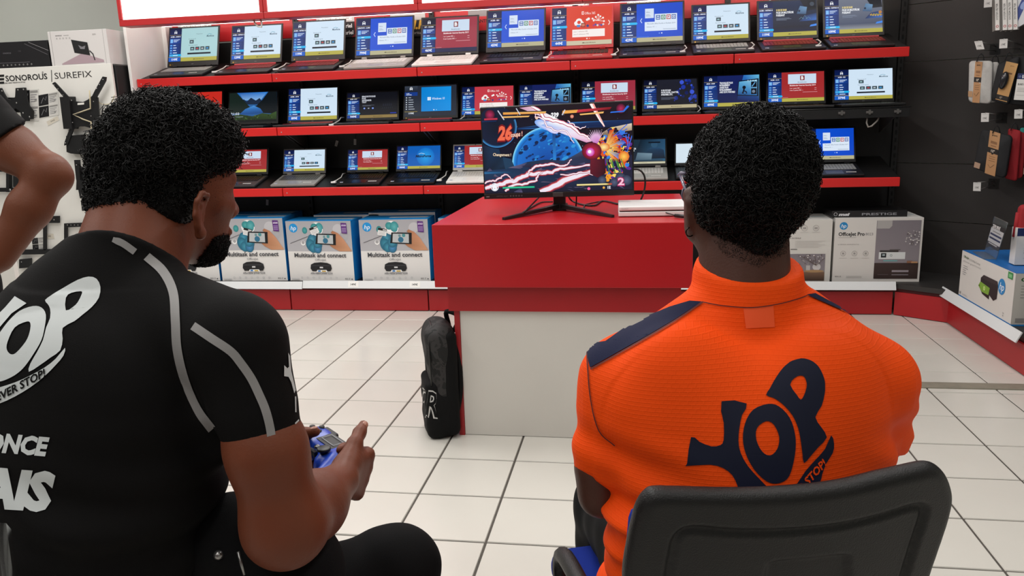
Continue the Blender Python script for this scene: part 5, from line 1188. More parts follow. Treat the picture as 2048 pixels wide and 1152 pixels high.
# barcode tags on the shelf end
tg = thing('barcode_tag', 'small white barcode tag clipped to the charcoal wall at the top', 'tag', dpt(-0.05, .46, 1.93)); c = Canvas(0.05, 0.035); c.rect(0, 0, 1, 1, '#c9c7c4')
for k in range(5): c.rect(0.15 + 0.14 * k, 0.2, 0.22 + 0.14 * k, 0.8, '#3a3a3c')
p = onplane(1797, 11, dpt(0, .462, 0), DN); MB().quadbox([p - DU * 0.002 - [0, 0, 0.002], p + DU * 0.052 - [0, 0, 0.002], p + DU * 0.052 + [0, 0, 0.037], p - DU * 0.002 + [0, 0, 0.037]], 0.006).build('backing', MATS['ticket_white'], tg); c.place('barcode', tg, p, DU, (0, 0, 1))
for (px, py, rot, lab) in [(673, 287, 70, 'small white tag hanging slanted on the black panel above the bottom shelf'), (710, 284, 85, 'small white tag hanging upright on the black panel above the bottom shelf'), (534.5, 405, 82, 'small white tag on the black panel above the printer cartons')]:
    p = ony(px, py, YB - 0.002); a_ = math.radians(rot); ux = np.array([math.cos(a_), 0, math.sin(a_)]); uy = np.array([-math.sin(a_), 0, math.cos(a_)])
    e = thing('barcode_tag', lab, 'tag', p); c = Canvas(0.042, 0.018); c.rect(0, 0, 1, 1, '#b9b7b4'); c.rect(0.15, 0.3, 0.85, 0.4, '#5a5a5c'); c.rect(0.15, 0.6, 0.85, 0.7, '#5a5a5c')
    o_ = p - ux * 0.021 - uy * 0.009; MB().quadbox([o_, o_ + ux * 0.042, o_ + ux * 0.042 + uy * 0.018, o_ + uy * 0.018], 0.002).build('backing', MATS['ticket_white'], e); c.place('barcode', e, o_, ux, uy)
    MB().tube([p + [0.004, 0, 0.01], p + [0.012, 0, 0.06]], 0.001).build('string', CABLEB, e)
# ================================================================ MONITOR ON THE COUNTER
ZC = 0.8965
mx0, mx1, mz0, mz1, my = -0.661, -0.025, 0.961, 1.346, 3.35
mo = thing('game_monitor', 'large black monitor showing a fighting game in space on the red counter', 'monitor', (-0.377, 3.42, ZC))
TM = Matrix.Translation(((mx0 + mx1) / 2, my, (mz0 + mz1) / 2)) @ Matrix.Rotation(math.radians(-0.7), 4, 'Y')
mw, mh = mx1 - mx0, mz1 - mz0
MB().box((-mw / 2, 0, -mh / 2), (mw / 2, 0.028, mh / 2), 0, 0.004, T=TM).build('casing', mat('monitor_black', '#101011', 0.4), mo)
MB().box((-mw / 2 + 0.08, 0.028, -mh / 2 + 0.05), (mw / 2 - 0.08, 0.06, mh / 2 - 0.08), 0, 0.012, T=TM).build('rear_housing', MATS['monitor_black'], mo)
chin = MB().box((-mw / 2, -0.004, -mh / 2), (mw / 2, 0.002, -mh / 2 + 0.022), 0, 0.001, T=TM).build('chin', mat('monitor_chin', '#1b1b1c', 0.35), mo)
MB().box((-0.022, -0.006, -mh / 2 + 0.002), (0.022, 0.0, -mh / 2 + 0.020), 0, 0.001, T=TM).build('badge', mat('dull_badge', '#3c3b3a', 0.4), chin)
c = Canvas(0.16, 0.014); c.text('msi', 0.0, 0.25, 0.5, '#77777a', 'L', bold=0.04); c.text('OPTIX G27', 0.28, 0.3, 0.36, '#5d5d60', 'L', width=0.30)
for k in range(5): c.ring(0.66 + 0.075 * k, 0.5, 0.13, 0.22, '#77777a', n=10)
o = TM @ Vector((-mw / 2 + 0.01, -0.0046, -mh / 2 + 0.004)); ux = (TM.to_3x3() @ Vector((1, 0, 0))); uy = (TM.to_3x3() @ Vector((0, 0, 1)))
c.place('control_print', chin, o, ux, uy)
def bolt(c, pts, w, glow, core, jag=0.02, n=4, seed=1):
    r = np.random.default_rng(seed); P = [np.array(p, float) for p in pts]
    for _ in range(n):
        Q = [P[0]]
        for a, b in zip(P[:-1], P[1:]):
            d = b - a; Q.append((a + b) / 2 + np.array([-d[1], d[0]]) * r.uniform(-1, 1) * jag * 6); Q.append(b)
        P = Q
    k = len(P); ws = [w * (0.35 + 0.65 * abs(math.sin(0.7 + 2.6 * i / k)) + 0.25 * r.random()) for i in range(k)]
    c.line(P, [x * 1.9 for x in ws], glow[0]); c.line(P, [x * 1.35 for x in ws], glow[1]); c.line(P, ws, core)
def game(c):
    r = np.random.default_rng(11)
    c.rect(0, 0, 1, 1, '#0a0c1e', top='#1c1018'); c.rect(0, 0.30, 0.55, 0.95, '#0b1028', right='#120c18')
    for k in range(90): c.ell(r.uniform(0, 1), r.uniform(0.4, 1), r.uniform(0.0015, 0.004), '#c9cfe0', n=6)
    # blue light band
    c.poly([(0.24, 0.76), (0.5, 0.80), (1, 0.80), (1, 0.72), (0.5, 0.74), (0.24, 0.74)], '#1c5aa8', ['#0c2450', '#3a8fe0', '#0f2c5c', '#0a1c40', '#2f7fd4', '#0c2450'])
    # moon on the left
    c.ell(0.10, 0.78, 0.24, '#0a1222', edge='#0f1c38', n=44); c.ring(0.10, 0.78, 0.215, 0.24, '#12284a', '#3f8fd0', n=44, a0=200, a1=380); c.rect(0, 0.845, 0.10, 0.855, '#15305c')
    # planet
    c.ell(0.44, 0.33, 0.43, '#0c3f94', edge='#1b74d0', n=64); c.ring(0.44, 0.33, 0.405, 0.43, '#1f86dc', '#8fe0f8', n=64, a0=20, a1=190); c.ring(0.44, 0.33, 0.37, 0.405, '#12509f', '#1f86dc', n=64, a0=20, a1=190)
    for k in range(70):
        a = r.uniform(0.15, 2.9); q = 0.40 * math.sqrt(r.random()); c.ell(0.44 + q * math.cos(a) * 0.5625, 0.33 + q * math.sin(a), r.uniform(0.008, 0.045), ('#0b2c66', '#082048', '#1f78c8', '#2f94d8', '#0a2654')[k % 5], ry=r.uniform(0.006, 0.02), rot=0.4, n=9)
    c.rect(0.475, 0.35, 0.495, 0.70, '#2a86d8', top='#123a7a')
    # rocky ground
    c.poly([(0, 0.58), (0.06, 0.54), (0.11, 0.52), (0.125, 0.42), (0.18, 0.38), (0.20, 0.26), (0.16, 0.20), (0, 0.2)], '#0b1a30', ['#0c1c34', '#16304e', '#14304c', '#12283e', '#17344e', '#0a1626', '#08121e', '#0a1626'])
    c.poly([(0.13, 0.43), (0.19, 0.40), (0.22, 0.27), (0.15, 0.25)], '#1c3c58')
    c.poly([(0, 0.27), (0.18, 0.29), (0.30, 0.36), (0.42, 0.38), (0.55, 0.36), (0.64, 0.44), (0.70, 0.50), (0.76, 0.42), (1, 0.40), (1, 0), (0, 0)], '#23263e', ['#1c3a5c', '#163050', '#1c3048', '#22324a', '#2c3450', '#3b4662', '#465472', '#2a2c44', '#20223a', '#1a1a2c', '#141a2c'])
    c.rect(0, 0.235, 0.2, 0.255, '#2a6ca0', right='#12304c')
    for k in range(60):
        x, y = r.uniform(0.02, 0.98), r.uniform(0.02, 0.33); s_ = r.uniform(0.02, 0.07); a = [(x + s_ * r.uniform(-1, 1), y + s_ * 0.6 * r.uniform(-1, 1)) for _ in range(3)]
        c.poly(a, '#3a3a58', [('#4a4a6c', '#2a2c46', '#5c5878', '#1c1e34', '#6a6078')[int(r.integers(5))] for _ in range(3)])
    # energy on the ground
    G = ('#8a2a3c', '#d86a6a'); CORE = '#efe6f2'
    bolt(c, [(0.0, 0.06), (0.09, 0.10), (0.20, 0.13), (0.30, 0.22), (0.40, 0.22), (0.52, 0.27), (0.72, 0.30)], 0.035, G, CORE, 0.03, 3, 5)
    bolt(c, [(0.30, 0.22), (0.36, 0.31), (0.46, 0.33), (0.55, 0.30), (0.60, 0.37)], 0.018, G, CORE, 0.03, 3, 6)
    bolt(c, [(0.38, 0.00), (0.50, 0.08), (0.60, 0.16), (0.74, 0.24)], 0.05, G, CORE, 0.015, 2, 8)
    bolt(c, [(0.0, 0.12), (0.08, 0.15), (0.14, 0.22), (0.20, 0.16)], 0.014, G, CORE, 0.04, 3, 9)
    bolt(c, [(0.14, 0.02), (0.22, 0.10), (0.36, 0.14), (0.40, 0.24)], 0.02, G, CORE, 0.03, 3, 10)
    bolt(c, [(0.52, 0.20), (0.66, 0.22), (0.74, 0.18)], 0.012, G, CORE, 0.03, 3, 12)
    # the big beam from top left to the burst
    c.ell(0.44, 0.775, 0.15, '#ffffff', edge='#7fa8f0', ry=0.055, rot=-0.35, n=30); c.ell(0.47, 0.745, 0.10, '#ffffff', edge='#c8c8f8', ry=0.05, rot=-0.6, n=24)
    c.poly([(0.26, 0.99), (0.34, 1.0), (0.50, 0.86), (0.64, 0.70), (0.745, 0.575), (0.70, 0.56), (0.56, 0.66), (0.40, 0.78), (0.47, 0.83)], '#f3eef8', ['#c88ab0', '#e8b8c8', '#ffffff', '#f4ecf6', '#f0c0d8', '#d88ab8', '#e8d8f0', '#8ab0f0', '#ffffff'])
    bolt(c, [(0.34, 1.0), (0.42, 0.86), (0.55, 0.80), (0.66, 0.66), (0.74, 0.58)], 0.02, ('#b03a5a', '#f0a0b0'), '#ffffff', 0.03, 3, 14)
    bolt(c, [(0.35, 0.93), (0.44, 0.76), (0.60, 0.62), (0.62, 0.56)], 0.010, ('#8a2a6a', '#e090c0'), '#ffffff', 0.04, 3, 15)
    bolt(c, [(0.58, 0.82), (0.66, 0.72), (0.70, 0.75)], 0.008, ('#8a2a4a', '#e090a0'), '#ffffff', 0.04, 3, 16)
    c.poly([(0.725, 1.0), (0.755, 1.0), (0.825, 0.735), (0.815, 0.735)], '#ffd8d4', ['#e03a3a', '#ffb0a8', '#ffe8e0', '#ff6a60'])
    c.line([(0.735, 1.0), (0.755, 0.93), (0.795, 0.80), (0.82, 0.735)], [0.03, 0.026, 0.016, 0.006], '#fff2ee')
    # smoke trail and explosion on the right
    c.poly([(0.80, 0.66), (0.86, 0.72), (1.0, 0.76), (1.0, 0.68), (0.90, 0.66), (0.83, 0.60)], '#b8a48e', ['#8a7662', '#c8b49c', '#e0d0b8', '#a8927a', '#8f7b66', '#6b5a4c'])
    for k in range(240):
        a = r.uniform(0, 6.28); q = r.random() ** 0.6; x = 0.88 + 0.12 * q * math.cos(a); y = 0.40 + 0.30 * q * math.sin(a)
        if x > 0.985: continue
        c.ell(x, y, r.uniform(0.012, 0.045), ('#e0551c', '#1a2c6c', '#2f7fe0', '#f0a02c', '#181028', '#b01c2c', '#5a2c8c', '#f6d86a')[k % 8], ry=r.uniform(0.008, 0.03), rot=r.uniform(0, 3), n=9)
    for k in range(16):
        a = r.uniform(-1.2, 1.2); q = r.uniform(0.5, 1.0); c.poly([(0.82, 0.48), (0.82 + 0.15 * q * math.cos(a), 0.48 + 0.27 * q * math.sin(a)), (0.82 + 0.13 * q * math.cos(a + 0.22), 0.48 + 0.23 * q * math.sin(a + 0.22))], '#ff9a2c', ['#ffe27a', ('#e04a10', '#2a6ce0', '#c0203c')[k % 3], ('#b02a10', '#183a9c', '#f08a2a')[k % 3]])
    c.ell(0.815, 0.50, 0.07, '#fff0a0', edge='#e07020', ry=0.05, n=12); c.ell(0.945, 0.385, 0.065, '#ffd05c', edge='#e0661c', n=9)
    for k in range(7): c.line([(0.88 + 0.02 * k, 0.62 + 0.01 * (k % 3)), (0.97, 0.75 - 0.05 * k)], 0.01, '#3a6ce0')
    # pink crystal burst and red glowing mass where the beam lands (plain abstract shapes)
    for k in range(11):
        a = 0.9 + 0.17 * k; c.poly([(0.755, 0.54), (0.768 + 0.075 * math.cos(a), 0.56 + 0.15 * math.sin(a)), (0.775, 0.545)], '#e8b0e0', ['#a03a9a', '#f8d8f4', '#c86ac0'])
    c.ell(0.735, 0.46, 0.115, '#d02a4a', edge='#5a0e1e', n=22, ry=0.10); c.ell(0.725, 0.45, 0.05, '#ffb0f0', edge='#c0209a', n=16); c.ell(0.72, 0.455, 0.02, '#ffffff', n=10)
    c.poly([(0.725, 0.36), (0.82, 0.37), (0.825, 0.20), (0.77, 0.15), (0.72, 0.20)], '#4c1220', ['#6a1a2a', '#3a0e1a', '#2c0a16', '#4c1220', '#5a1424'])
    for k in range(9): c.line([(0.83 + 0.012 * k, 0.36), (0.85 + 0.012 * k, 0.20 + 0.03 * (k % 3))], 0.012, ('#3f7a2c', '#1c1026', '#5c9a3a')[k % 3])
    for x, y, q in ((0.92, 0.14, 0.06), (0.96, 0.11, 0.06), (0.88, 0.09, 0.05), (0.80, 0.12, 0.05)): c.ell(x, y, q, '#54607c', edge='#2a3248')
    # status bars
    c.poly([(0.105, 0.955), (0.45, 0.945), (0.44, 0.915), (0.12, 0.918)], '#1a1c2c'); c.poly([(0.15, 0.945), (0.44, 0.935), (0.435, 0.912), (0.15, 0.918)], '#e8a040', ['#f0b050', '#f6c878', '#e09030', '#d88030'])
    c.poly([(0.14, 0.90), (0.33, 0.895), (0.32, 0.88), (0.14, 0.882)], '#f0b868'); c.line([(0.115, 0.97), (0.155, 0.86)], 0.012, '#cfd4e6'); c.line([(0.24, 0.985), (0.265, 0.91)], 0.01, '#cfd4e6')
    c.poly([(0.55, 0.935), (0.65, 0.938), (0.64, 0.905), (0.545, 0.90)], '#f0a84c'); c.poly([(0.65, 0.938), (0.87, 0.952), (0.86, 0.925), (0.64, 0.905)], '#c02a3a', ['#d83a4a', '#8a1420', '#6a0e18', '#c02a3a']); c.poly([(0.66, 0.89), (0.82, 0.905), (0.815, 0.885), (0.665, 0.875)], '#f0b868'); c.line([(0.545, 0.885), (0.565, 0.945)], 0.012, '#cfd4e6')
    c.ell(0.06, 0.925, 0.06, '#b8285c', edge='#3a0c20', n=14); c.rect(0.02, 0.865, 0.11, 0.885, '#c03048'); c.ell(0.93, 0.93, 0.055, '#b8285c', edge='#3a0c20', n=14)
    c.poly([(0.86, 0.885), (0.95, 0.89), (0.985, 0.95), (0.97, 0.96), (0.945, 0.905), (0.865, 0.90)], '#2a6cd8')
    c.text('239', 0.495, 0.865, 0.05, '#f4f4f8', 'C', bold=0.05, shear=0.2, width=0.055); c.ell(0.61, 0.865, 0.022, '#f0b89a', edge='#c05a4a', n=10); c.ell(0.375, 0.865, 0.018, '#f0c8b0', n=8)
    c.text('26', 0.10, 0.625, 0.165, '#7a1018', 'L', bold=0.09, shear=0.2, width=0.112); c.text('26', 0.105, 0.632, 0.15, '#f06a4a', 'L', bold=0.05, shear=0.2, width=0.10); c.text('coups !', 0.195, 0.655, 0.055, '#7a1018', 'L', bold=0.08, shear=0.2, width=0.085, rot=0.08); c.text('coups !', 0.197, 0.657, 0.05, '#f6d0b8', 'L', bold=0.03, shear=0.2, width=0.08, rot=0.08)
    c.text('Changement !', 0.066, 0.445, 0.035, '#2a1408', 'L', bold=0.09, width=0.128, rot=-0.05); c.text('Changement !', 0.068, 0.446, 0.033, '#f0dcc0', 'L', bold=0.02, width=0.124, rot=-0.05)
    c.ring(0.07, 0.075, 0.038, 0.048, '#e8ecf6'); c.text('6', 0.07, 0.04, 0.075, '#f4f6fc', 'C', bold=0.06); c.text('2', 0.925, 0.055, 0.085, '#b01c5c', 'C', bold=0.10, width=0.05); c.text('2', 0.925, 0.058, 0.08, '#f6c8dc', 'C', bold=0.03, width=0.042)
    c.rect(0.125, 0.052, 0.345, 0.075, '#0f8a6c'); c.rect(0.125, 0.058, 0.34, 0.072, '#2cc492'); c.rect(0.63, 0.062, 0.86, 0.082, '#c8b050'); c.rect(0.63, 0.067, 0.83, 0.08, '#efe0a0'); c.rect(0.84, 0.066, 0.865, 0.08, '#c02a3a')
    c.text('1E', 0.845, 0.018, 0.03, '#e8e8f0', 'C', bold=0.04); c.ell(0.71, 0.025, 0.018, '#f06a9a', n=10); c.ell(0.81, 0.032, 0.014, '#f0b04a', n=10)
c = Canvas(mw - 0.012, mh - 0.030, 0.00002); game(c)
o = TM @ Vector((-mw / 2 + 0.006, 0.0, -mh / 2 + 0.024)); c.place('screen', mo, o, ux, uy, SCREEN)
# stand: neck, hub and three-pronged foot
hub = onz(1112, 424, ZC + 0.01); f1 = onz(1007, 437, ZC + 0.006); f2 = onz(1226, 432, ZC + 0.006); hx = hub[0]; hy = 3.44
MB().box((hx - 0.026, hy - 0.018, ZC + 0.02), (hx + 0.026, hy + 0.018, 1.12), 0, 0.004).build('neck', mat('stand_black', '#161617', 0.4), mo)
MB().box((hx - 0.05, my + 0.05, 1.10), (hx + 0.05, hy, 1.20), 0, 0.006).build('mount_block', MATS['stand_black'], mo)
ft = MB()
ft.prism([(hx - 0.03, hy - 0.025), (hx + 0.03, hy - 0.025), (hx + 0.032, hy + 0.03), (hx - 0.032, hy + 0.03)], (0, 0, ZC + 0.026), (1, 0, 0), (0, 1, 0), 0.0255)
ft.build('hub', MATS['stand_black'], mo)
for f in (f1, f2):
    s0 = np.array([hx, hy, ZC + 0.022]); d = nrm(f - s0); sd = nrm(np.cross(d, [0, 0, 1])); m = MB()
    m.raw([s0 + sd * 0.014 + [0, 0, 0.005], s0 - sd * 0.014 + [0, 0, 0.005], s0 - sd * 0.014 - [0, 0, 0.012], s0 + sd * 0.014 - [0, 0, 0.012], f + sd * 0.007 + [0, 0, 0.004], f - sd * 0.007 + [0, 0, 0.004], f - sd * 0.007 - [0, 0, 0.006], f + sd * 0.007 - [0, 0, 0.006]],
          [(0, 4, 5, 1), (1, 5, 6, 2), (2, 6, 7, 3), (3, 7, 4, 0), (4, 7, 6, 5), (0, 1, 2, 3)]); m.build('foot', MATS['stand_black'], mo)
m = MB(); f = np.array([hx, hy + 0.15, ZC + 0.006]); m.box((hx - 0.01, hy, ZC + 0.0), (hx + 0.01, hy + 0.16, ZC + 0.014), 0, 0.003); m.build('foot', MATS['stand_black'], mo)

# cables of the monitor and console
def cable(lab, pts, r=0.0035, n=6):
    o = MB().tube(smooth_line(pts, n), r).build('cable', CABLEB); tag(o, lab, 'cable'); return o
zt = ZC + 0.0045
P_ = lambda px, py, z=zt: onz(px, py, z)
cable('black cable looping from the monitor back down to the counter, left of the stand', [(hx - 0.05, 3.42, 1.06), (hx - 0.07, 3.5, 0.98), P_(1052, 421, zt + 0.02), P_(1047, 424), P_(1062, 415), P_(1082, 405), (hx - 0.06, 3.72, zt)])
cable('black cable curving on the counter from the monitor stand to the white console', [(hx + 0.03, 3.43, 1.0), P_(1140, 398, zt + 0.02), P_(1160, 408), P_(1188, 411), P_(1206, 402), P_(1236, 408)], 0.004)
cable('thin black cord hanging straight down behind the monitor onto the counter', [(hx + 0.075, 3.43, 1.0), (hx + 0.073, 3.44, 0.94), (hx + 0.072, 3.45, zt), P_(1166, 417), P_(1172, 409), P_(1200, 403)], 0.003)
cable('black cable bowing out beside the right edge of the game monitor', [(-0.06, 3.42, 1.06), (-0.01, 3.43, 1.065), (0.018, 3.43, 1.04), (0.022, 3.43, 0.99), (0.005, 3.44, 0.935), (-0.02, 3.46, zt + 0.005), (-0.05, 3.5, zt)], 0.004)

# ---------------------------------------------------------------- white game console
a = onz(1235, 434, ZC); bk = onz(1233, 399.6, ZC + 0.042)
cw, cdp, ch = 0.288, min(max(bk[1] - a[1], 0.24), 0.30), 0.041
cs = thing('game_console', 'flat white game console with a dark slot lying on the red counter', 'console', (a[0] + cw / 2, a[1] + cdp / 2, ZC), Matrix.Rotation(math.radians(2.0), 4, 'Z'))
L = lambda x, y, z: (x - cw / 2, y - cdp / 2, z)
MB().box(L(0, 0, 0.002), L(cw, cdp, 0.020), 0, 0.003).build('lower_shell', WHTPL, cs, True)
MB().box(L(0.004, 0.006, 0.019), L(cw - 0.004, cdp - 0.004, 0.0245)).build('slot_gap', MATS['black_gloss'], cs, True)
MB().box(L(0, 0, 0.0245), L(cw, cdp, ch), 0, 0.004).build('upper_shell', mat('console_white', '#e9e9e7', 0.3), cs, True)
for fx in (0.03, cw - 0.03):
    for fy in (0.03, cdp - 0.03): MB().cyl(L(fx, fy, 0), L(fx, fy, 0.003), 0.008, n=8).build('foot', BLKPL, cs, True)
c = Canvas(0.03, 0.008); c.text('SONY', 0, 0.2, 0.55, '#a5a5a6', 'L', width=0.9); c.place('maker_mark', cs, L(0.012, 0.0, 0.029), (1, 0, 0), (0, 0, 1), local=True)
c = Canvas(0.03, 0.012); c.text('PS4', 0, 0.2, 0.6, '#b5b5b6', 'L', width=0.9); c.place('top_mark', cs, L(0.13, 0.13, ch), (1, 0, 0), (0, 1, 0), local=True)
cc = onz(1316, 418, ZC + 0.022)
e_ = thing('controller_cable', 'short black cable plugged into the front of the white console', 'cable', cc)
MB().tube(smooth_line([cc + [0, 0.0, 0.0], cc + [0.0, -0.02, 0.0], onz(1334, 426, ZC + 0.014), onz(1352, 431, ZC + 0.007)], 5), 0.0022).build('cord', CABLEB, e_)
MB().tube([onz(1350, 431, ZC + 0.008), onz(1380, 434, ZC + 0.008)], 0.007).build('plug', BLKPL, e_)

# ---------------------------------------------------------------- backpack against the counter
bp = thing('backpack', 'black camouflage backpack with outlined letters leaning on the left of the counter', 'backpack', (-0.86, 3.30, 0))
camo = bpy.data.materials.new('camouflage_cloth'); camo.use_nodes = True; nt = camo.node_tree; bs = nt.nodes['Principled BSDF']; tc = nt.nodes.new('ShaderNodeTexCoord'); nz = nt.nodes.new('ShaderNodeTexNoise'); nz.inputs['Scale'].default_value = 15; nz.inputs['Detail'].default_value = 2.5; nz.inputs['Distortion'].default_value = 1.4
rp = nt.nodes.new('ShaderNodeValToRGB'); rp.color_ramp.interpolation = 'CONSTANT'; rp.color_ramp.elements[0].color = (0.003, 0.003, 0.003, 1); rp.color_ramp.elements[1].position = 0.48; rp.color_ramp.elements[1].color = (0.024, 0.022, 0.022, 1); e2 = rp.color_ramp.elements.new(0.60); e2.color = (0.009, 0.008, 0.008, 1)
nt.links.new(tc.outputs['Object'], nz.inputs['Vector']); nt.links.new(nz.outputs['Fac'], rp.inputs['Fac']); nt.links.new(rp.outputs['Color'], bs.inputs['Base Color']); bs.inputs['Roughness'].default_value = 0.75
BKC = mat('black_nylon', '#080809', 0.75, spec=0.2, bump=0.15, bscale=350)
dB = 3.36
fwd = nrm(np.array([-0.93, -0.36, 0])); sid = np.array([-fwd[1], fwd[0], 0]); upv = np.array([0.0, 0, 1.0])
c0 = W(884, 800, dB); c0[2] = 0
def bpt(f, s_, z): return c0 + fwd * f + sid * s_ + upv * z
s = Solid(0.006)
s.rbox(bpt(0, 0, 0.235) , [fwd, sid, upv], (0.052, 0.108, 0.235), 0.048, 0.03); s.rbox(bpt(0.005, 0, 0.40), [fwd, sid, upv], (0.05, 0.095, 0.085), 0.049, 0.05)
s.field(lambda P, D: 0.003 * np.sin(P[2] * 55 + P[0] * 30) * np.sin(P[1] * 40))
main = s.build('main_bag', camo, bp)
s = Solid(0.006); s.rbox(bpt(0.042, 0, 0.125), [fwd, sid, upv], (0.036, 0.104, 0.125), 0.03, 0.02); s.rbox(bpt(0, 0, 0.11), [fwd, sid, upv], (0.056, 0.112, 0.112), 0.045, 0.02)
s.field(lambda P, D: 0.002 * np.sin(P[2] * 70 + P[1] * 40))
pocket = s.build('front_pocket', BKC, bp, label='black front pocket with outlined letters')
s = Solid(0.006); s.rbox(bpt(-0.028, 0, 0.235), [fwd, sid, upv], (0.035, 0.112, 0.225), 0.03, 0.02); s.build('back_panel', BKC, bp)
MB().tube(smooth_line([bpt(-0.06, 0.03, 0.44), bpt(-0.085, 0.03, 0.50), bpt(-0.04, -0.02, 0.515), bpt(-0.05, -0.04, 0.45)], 5), 0.010).build('carry_handle', BKC, bp)
MB().tube(smooth_line([bpt(-0.05, 0.06, 0.43), bpt(-0.07, 0.07, 0.33), bpt(-0.07, 0.08, 0.2), bpt(-0.05, 0.08, 0.1)], 5), 0.011).build('shoulder_strap', BKC, bp)
MB().tube(smooth_line([bpt(-0.05, -0.06, 0.43), bpt(-0.07, -0.07, 0.33), bpt(-0.07, -0.08, 0.2), bpt(-0.05, -0.08, 0.1)], 5), 0.011).build('shoulder_strap', BKC, bp)
zp = MB().tube(smooth_line([bpt(0.05, 0.10, 0.24), bpt(0.05, 0.095, 0.40), bpt(0.036, 0.06, 0.475), bpt(0.036, -0.06, 0.475), bpt(0.05, -0.095, 0.40), bpt(0.05, -0.10, 0.24)], 6), 0.004).build('zip', mat('zip_black', '#050505', 0.4), bp)

pk = bvh_of(pocket); WO = mat('white_outline', '#c9c7c4', 0.6)
def outlined(t, O, ux, uy, h, w):
    decal('letter_outline', pk, pocket, [px_text(t, O, ux, uy, h, 0.045, 0, w * 1.04)], WO, 0.0012, 8, kind='stuff')
    decal('letter_fill', pk, pocket, [px_text(t, (O[0] + ux[0] * w * .02, O[1]), ux, uy, h, 0.008, 0, w)], BKC, 0.0024, 8, kind='stuff')
outlined('R', (851, 832), (1, 0.10), (0.12, -1), 50, 24)
outlined('E', (840, 822), (0.5, 0.6), (0.12, -1), 46, 12)

# ================================================================ LEFT DISPLAY STAND WITH TELEVISION BRACKETS
YBD = 5.0
ds = thing('bracket_display', 'white television bracket display board with black mounts behind the bare arm', 'display', (-4.1, 5.2, 0))
MB().box((-4.75, YBD, 0.12), (-3.482, YBD + 0.02, 1.724), 0, 0.002).build('board', mat('white_board', '#d9d7d1', 0.45, var=0.02, vscale=3), ds)
MB().box((-4.75, YBD + 0.02, 0.0), (-3.50, YBD + 0.03, 0.12)).build('plinth', REDK, ds)
yq = YBD - 0.0008
def bq(px, py, y=yq): return ony(px, py, y)
def board_text(t, px, py, hpx, col, wpx=None, bold=0.0):
    o = bq(px, py); hh = abs(bq(px, py - hpx)[2] - o[2]); ww = None
    if wpx: ww = bq(px + wpx, py)[0] - o[0]
    c = Canvas(1.0, 1.0); c.text(t, 0, 0, hh, col, 'L', width=ww, bold=bold); c.place('lettering', ds, (o[0], yq + 0.0004, o[2]), (1, 0, 0.012), (0, 0, 1))
board_text('SONOROUS', 12, 163, 11.5, '#1d1c1c', 84, 0.02); board_text('SUREFIX', 110, 158, 12.5, '#2a2929', 75); board_text('SOUND AND VISION IN STYLE', 4, 168, 2.6, '#3a3938', 47, 0.02); board_text('®', 84, 147, 4, '#2a2929')
BM = mat('black_bracket_steel', '#19191a', 0.5, 0.3, var=0.1, vscale=20); STEEL = mat('bolt_steel', '#9b9a98', 0.3, 0.9)
def px_plate(m, pts, y, t, mi=0):
    P = [ony(px, py, y) for px, py in pts]; m.prism([(p[0], p[2]) for p in P], (0, y, 0), (1, 0, 0), (0, 0, 1), t, mi); return m
m = MB(); px_plate(m, [(102, 140), (103.2, 140), (104.2, 164), (103, 164)], YBD - 0.0012, 0.001); m.build('divider_line', BM, ds)
m = MB()
for k in range(3): px_plate(m, [(-14, 150 + 7 * k), (8, 149 + 7 * k), (8, 153.5 + 7 * k), (-14, 154.5 + 7 * k)], YBD - 0.0012, 0.001)
m.build('emblem', BM, ds)
def mount(lab): return thing('tv_bracket', lab, 'tv bracket', (0, 0, 0), group='black television brackets on the white board')
def setloc(t, px, py):
    return t
def holes(parent, pts, y, r=1.4):
    for px, py in pts:
        p = ony(px, py, y); q = ony(px + r, py, y); MB().cyl(p, p + np.array([0, -0.002, 0]), abs(q[0] - p[0]), n=10).build('bolt', STEEL, parent)
def newmount(lab, px, py):
    return thing('tv_bracket', lab, 'tv bracket', bq(px, py), group='black television brackets on the white board')
t = newmount('wide black flat bracket plate at the far left above the bare arm', 30, 210)
px_plate(MB(), [(-30, 180), (2, 176), (8, 188), (14, 198), (22, 200), (30, 194), (31, 176), (50, 175), (54, 200), (58, 212), (66, 222), (65, 238), (50, 240), (42, 232), (40, 222), (30, 216), (24, 222), (22, 240), (0, 244), (-30, 240)], YBD - 0.03, 0.012).build('plate', BM, t)
holes(t, [(36, 180), (47, 179), (4, 182), (59, 234), (46, 226), (33, 206)], YBD - 0.031)
px_plate(MB(), [(-20, 195), (60, 195), (60, 225), (-20, 225)], YBD - 0.001, 0.02 - 0.03 + 0.012).build('wall_plate', BM, t)
t = newmount('large black bracket with two slanted arms under the brand lettering', 155, 225)
px_plate(MB(), [(132, 196), (140, 200), (152, 203), (166, 204), (176, 199), (186, 190), (195, 195), (199, 248), (194, 256), (180, 256), (170, 253), (158, 253), (148, 258), (138, 257)], YBD - 0.05, 0.012).build('plate', BM, t)
px_plate(MB(), [(119, 194), (138, 193), (144, 258), (127, 258)], YBD - 0.07, 0.065).build('side_housing', BM, t)
px_plate(MB(), [(104, 167), (109, 164), (137, 194), (132, 200)], YBD - 0.06, 0.01).build('arm', BM, t); px_plate(MB(), [(205, 153), (212, 154), (211, 162), (192, 196), (184, 192), (190, 180)], YBD - 0.06, 0.01).build('arm', BM, t)
px_plate(MB(), [(140, 254), (147, 258), (135, 289), (128, 291), (129, 284)], YBD - 0.06, 0.01).build('arm', BM, t)
px_plate(MB(), [(132, 272), (164, 269), (163, 280), (168, 300), (168, 307), (162, 309), (141, 307), (133, 304)], YBD - 0.05, 0.045).build('wall_plate', BM, t)
px_plate(MB(), [(155, 206), (168, 205), (168, 209), (155, 210)], YBD - 0.051, 0.002).build('slot', MATS['white_board'], t)
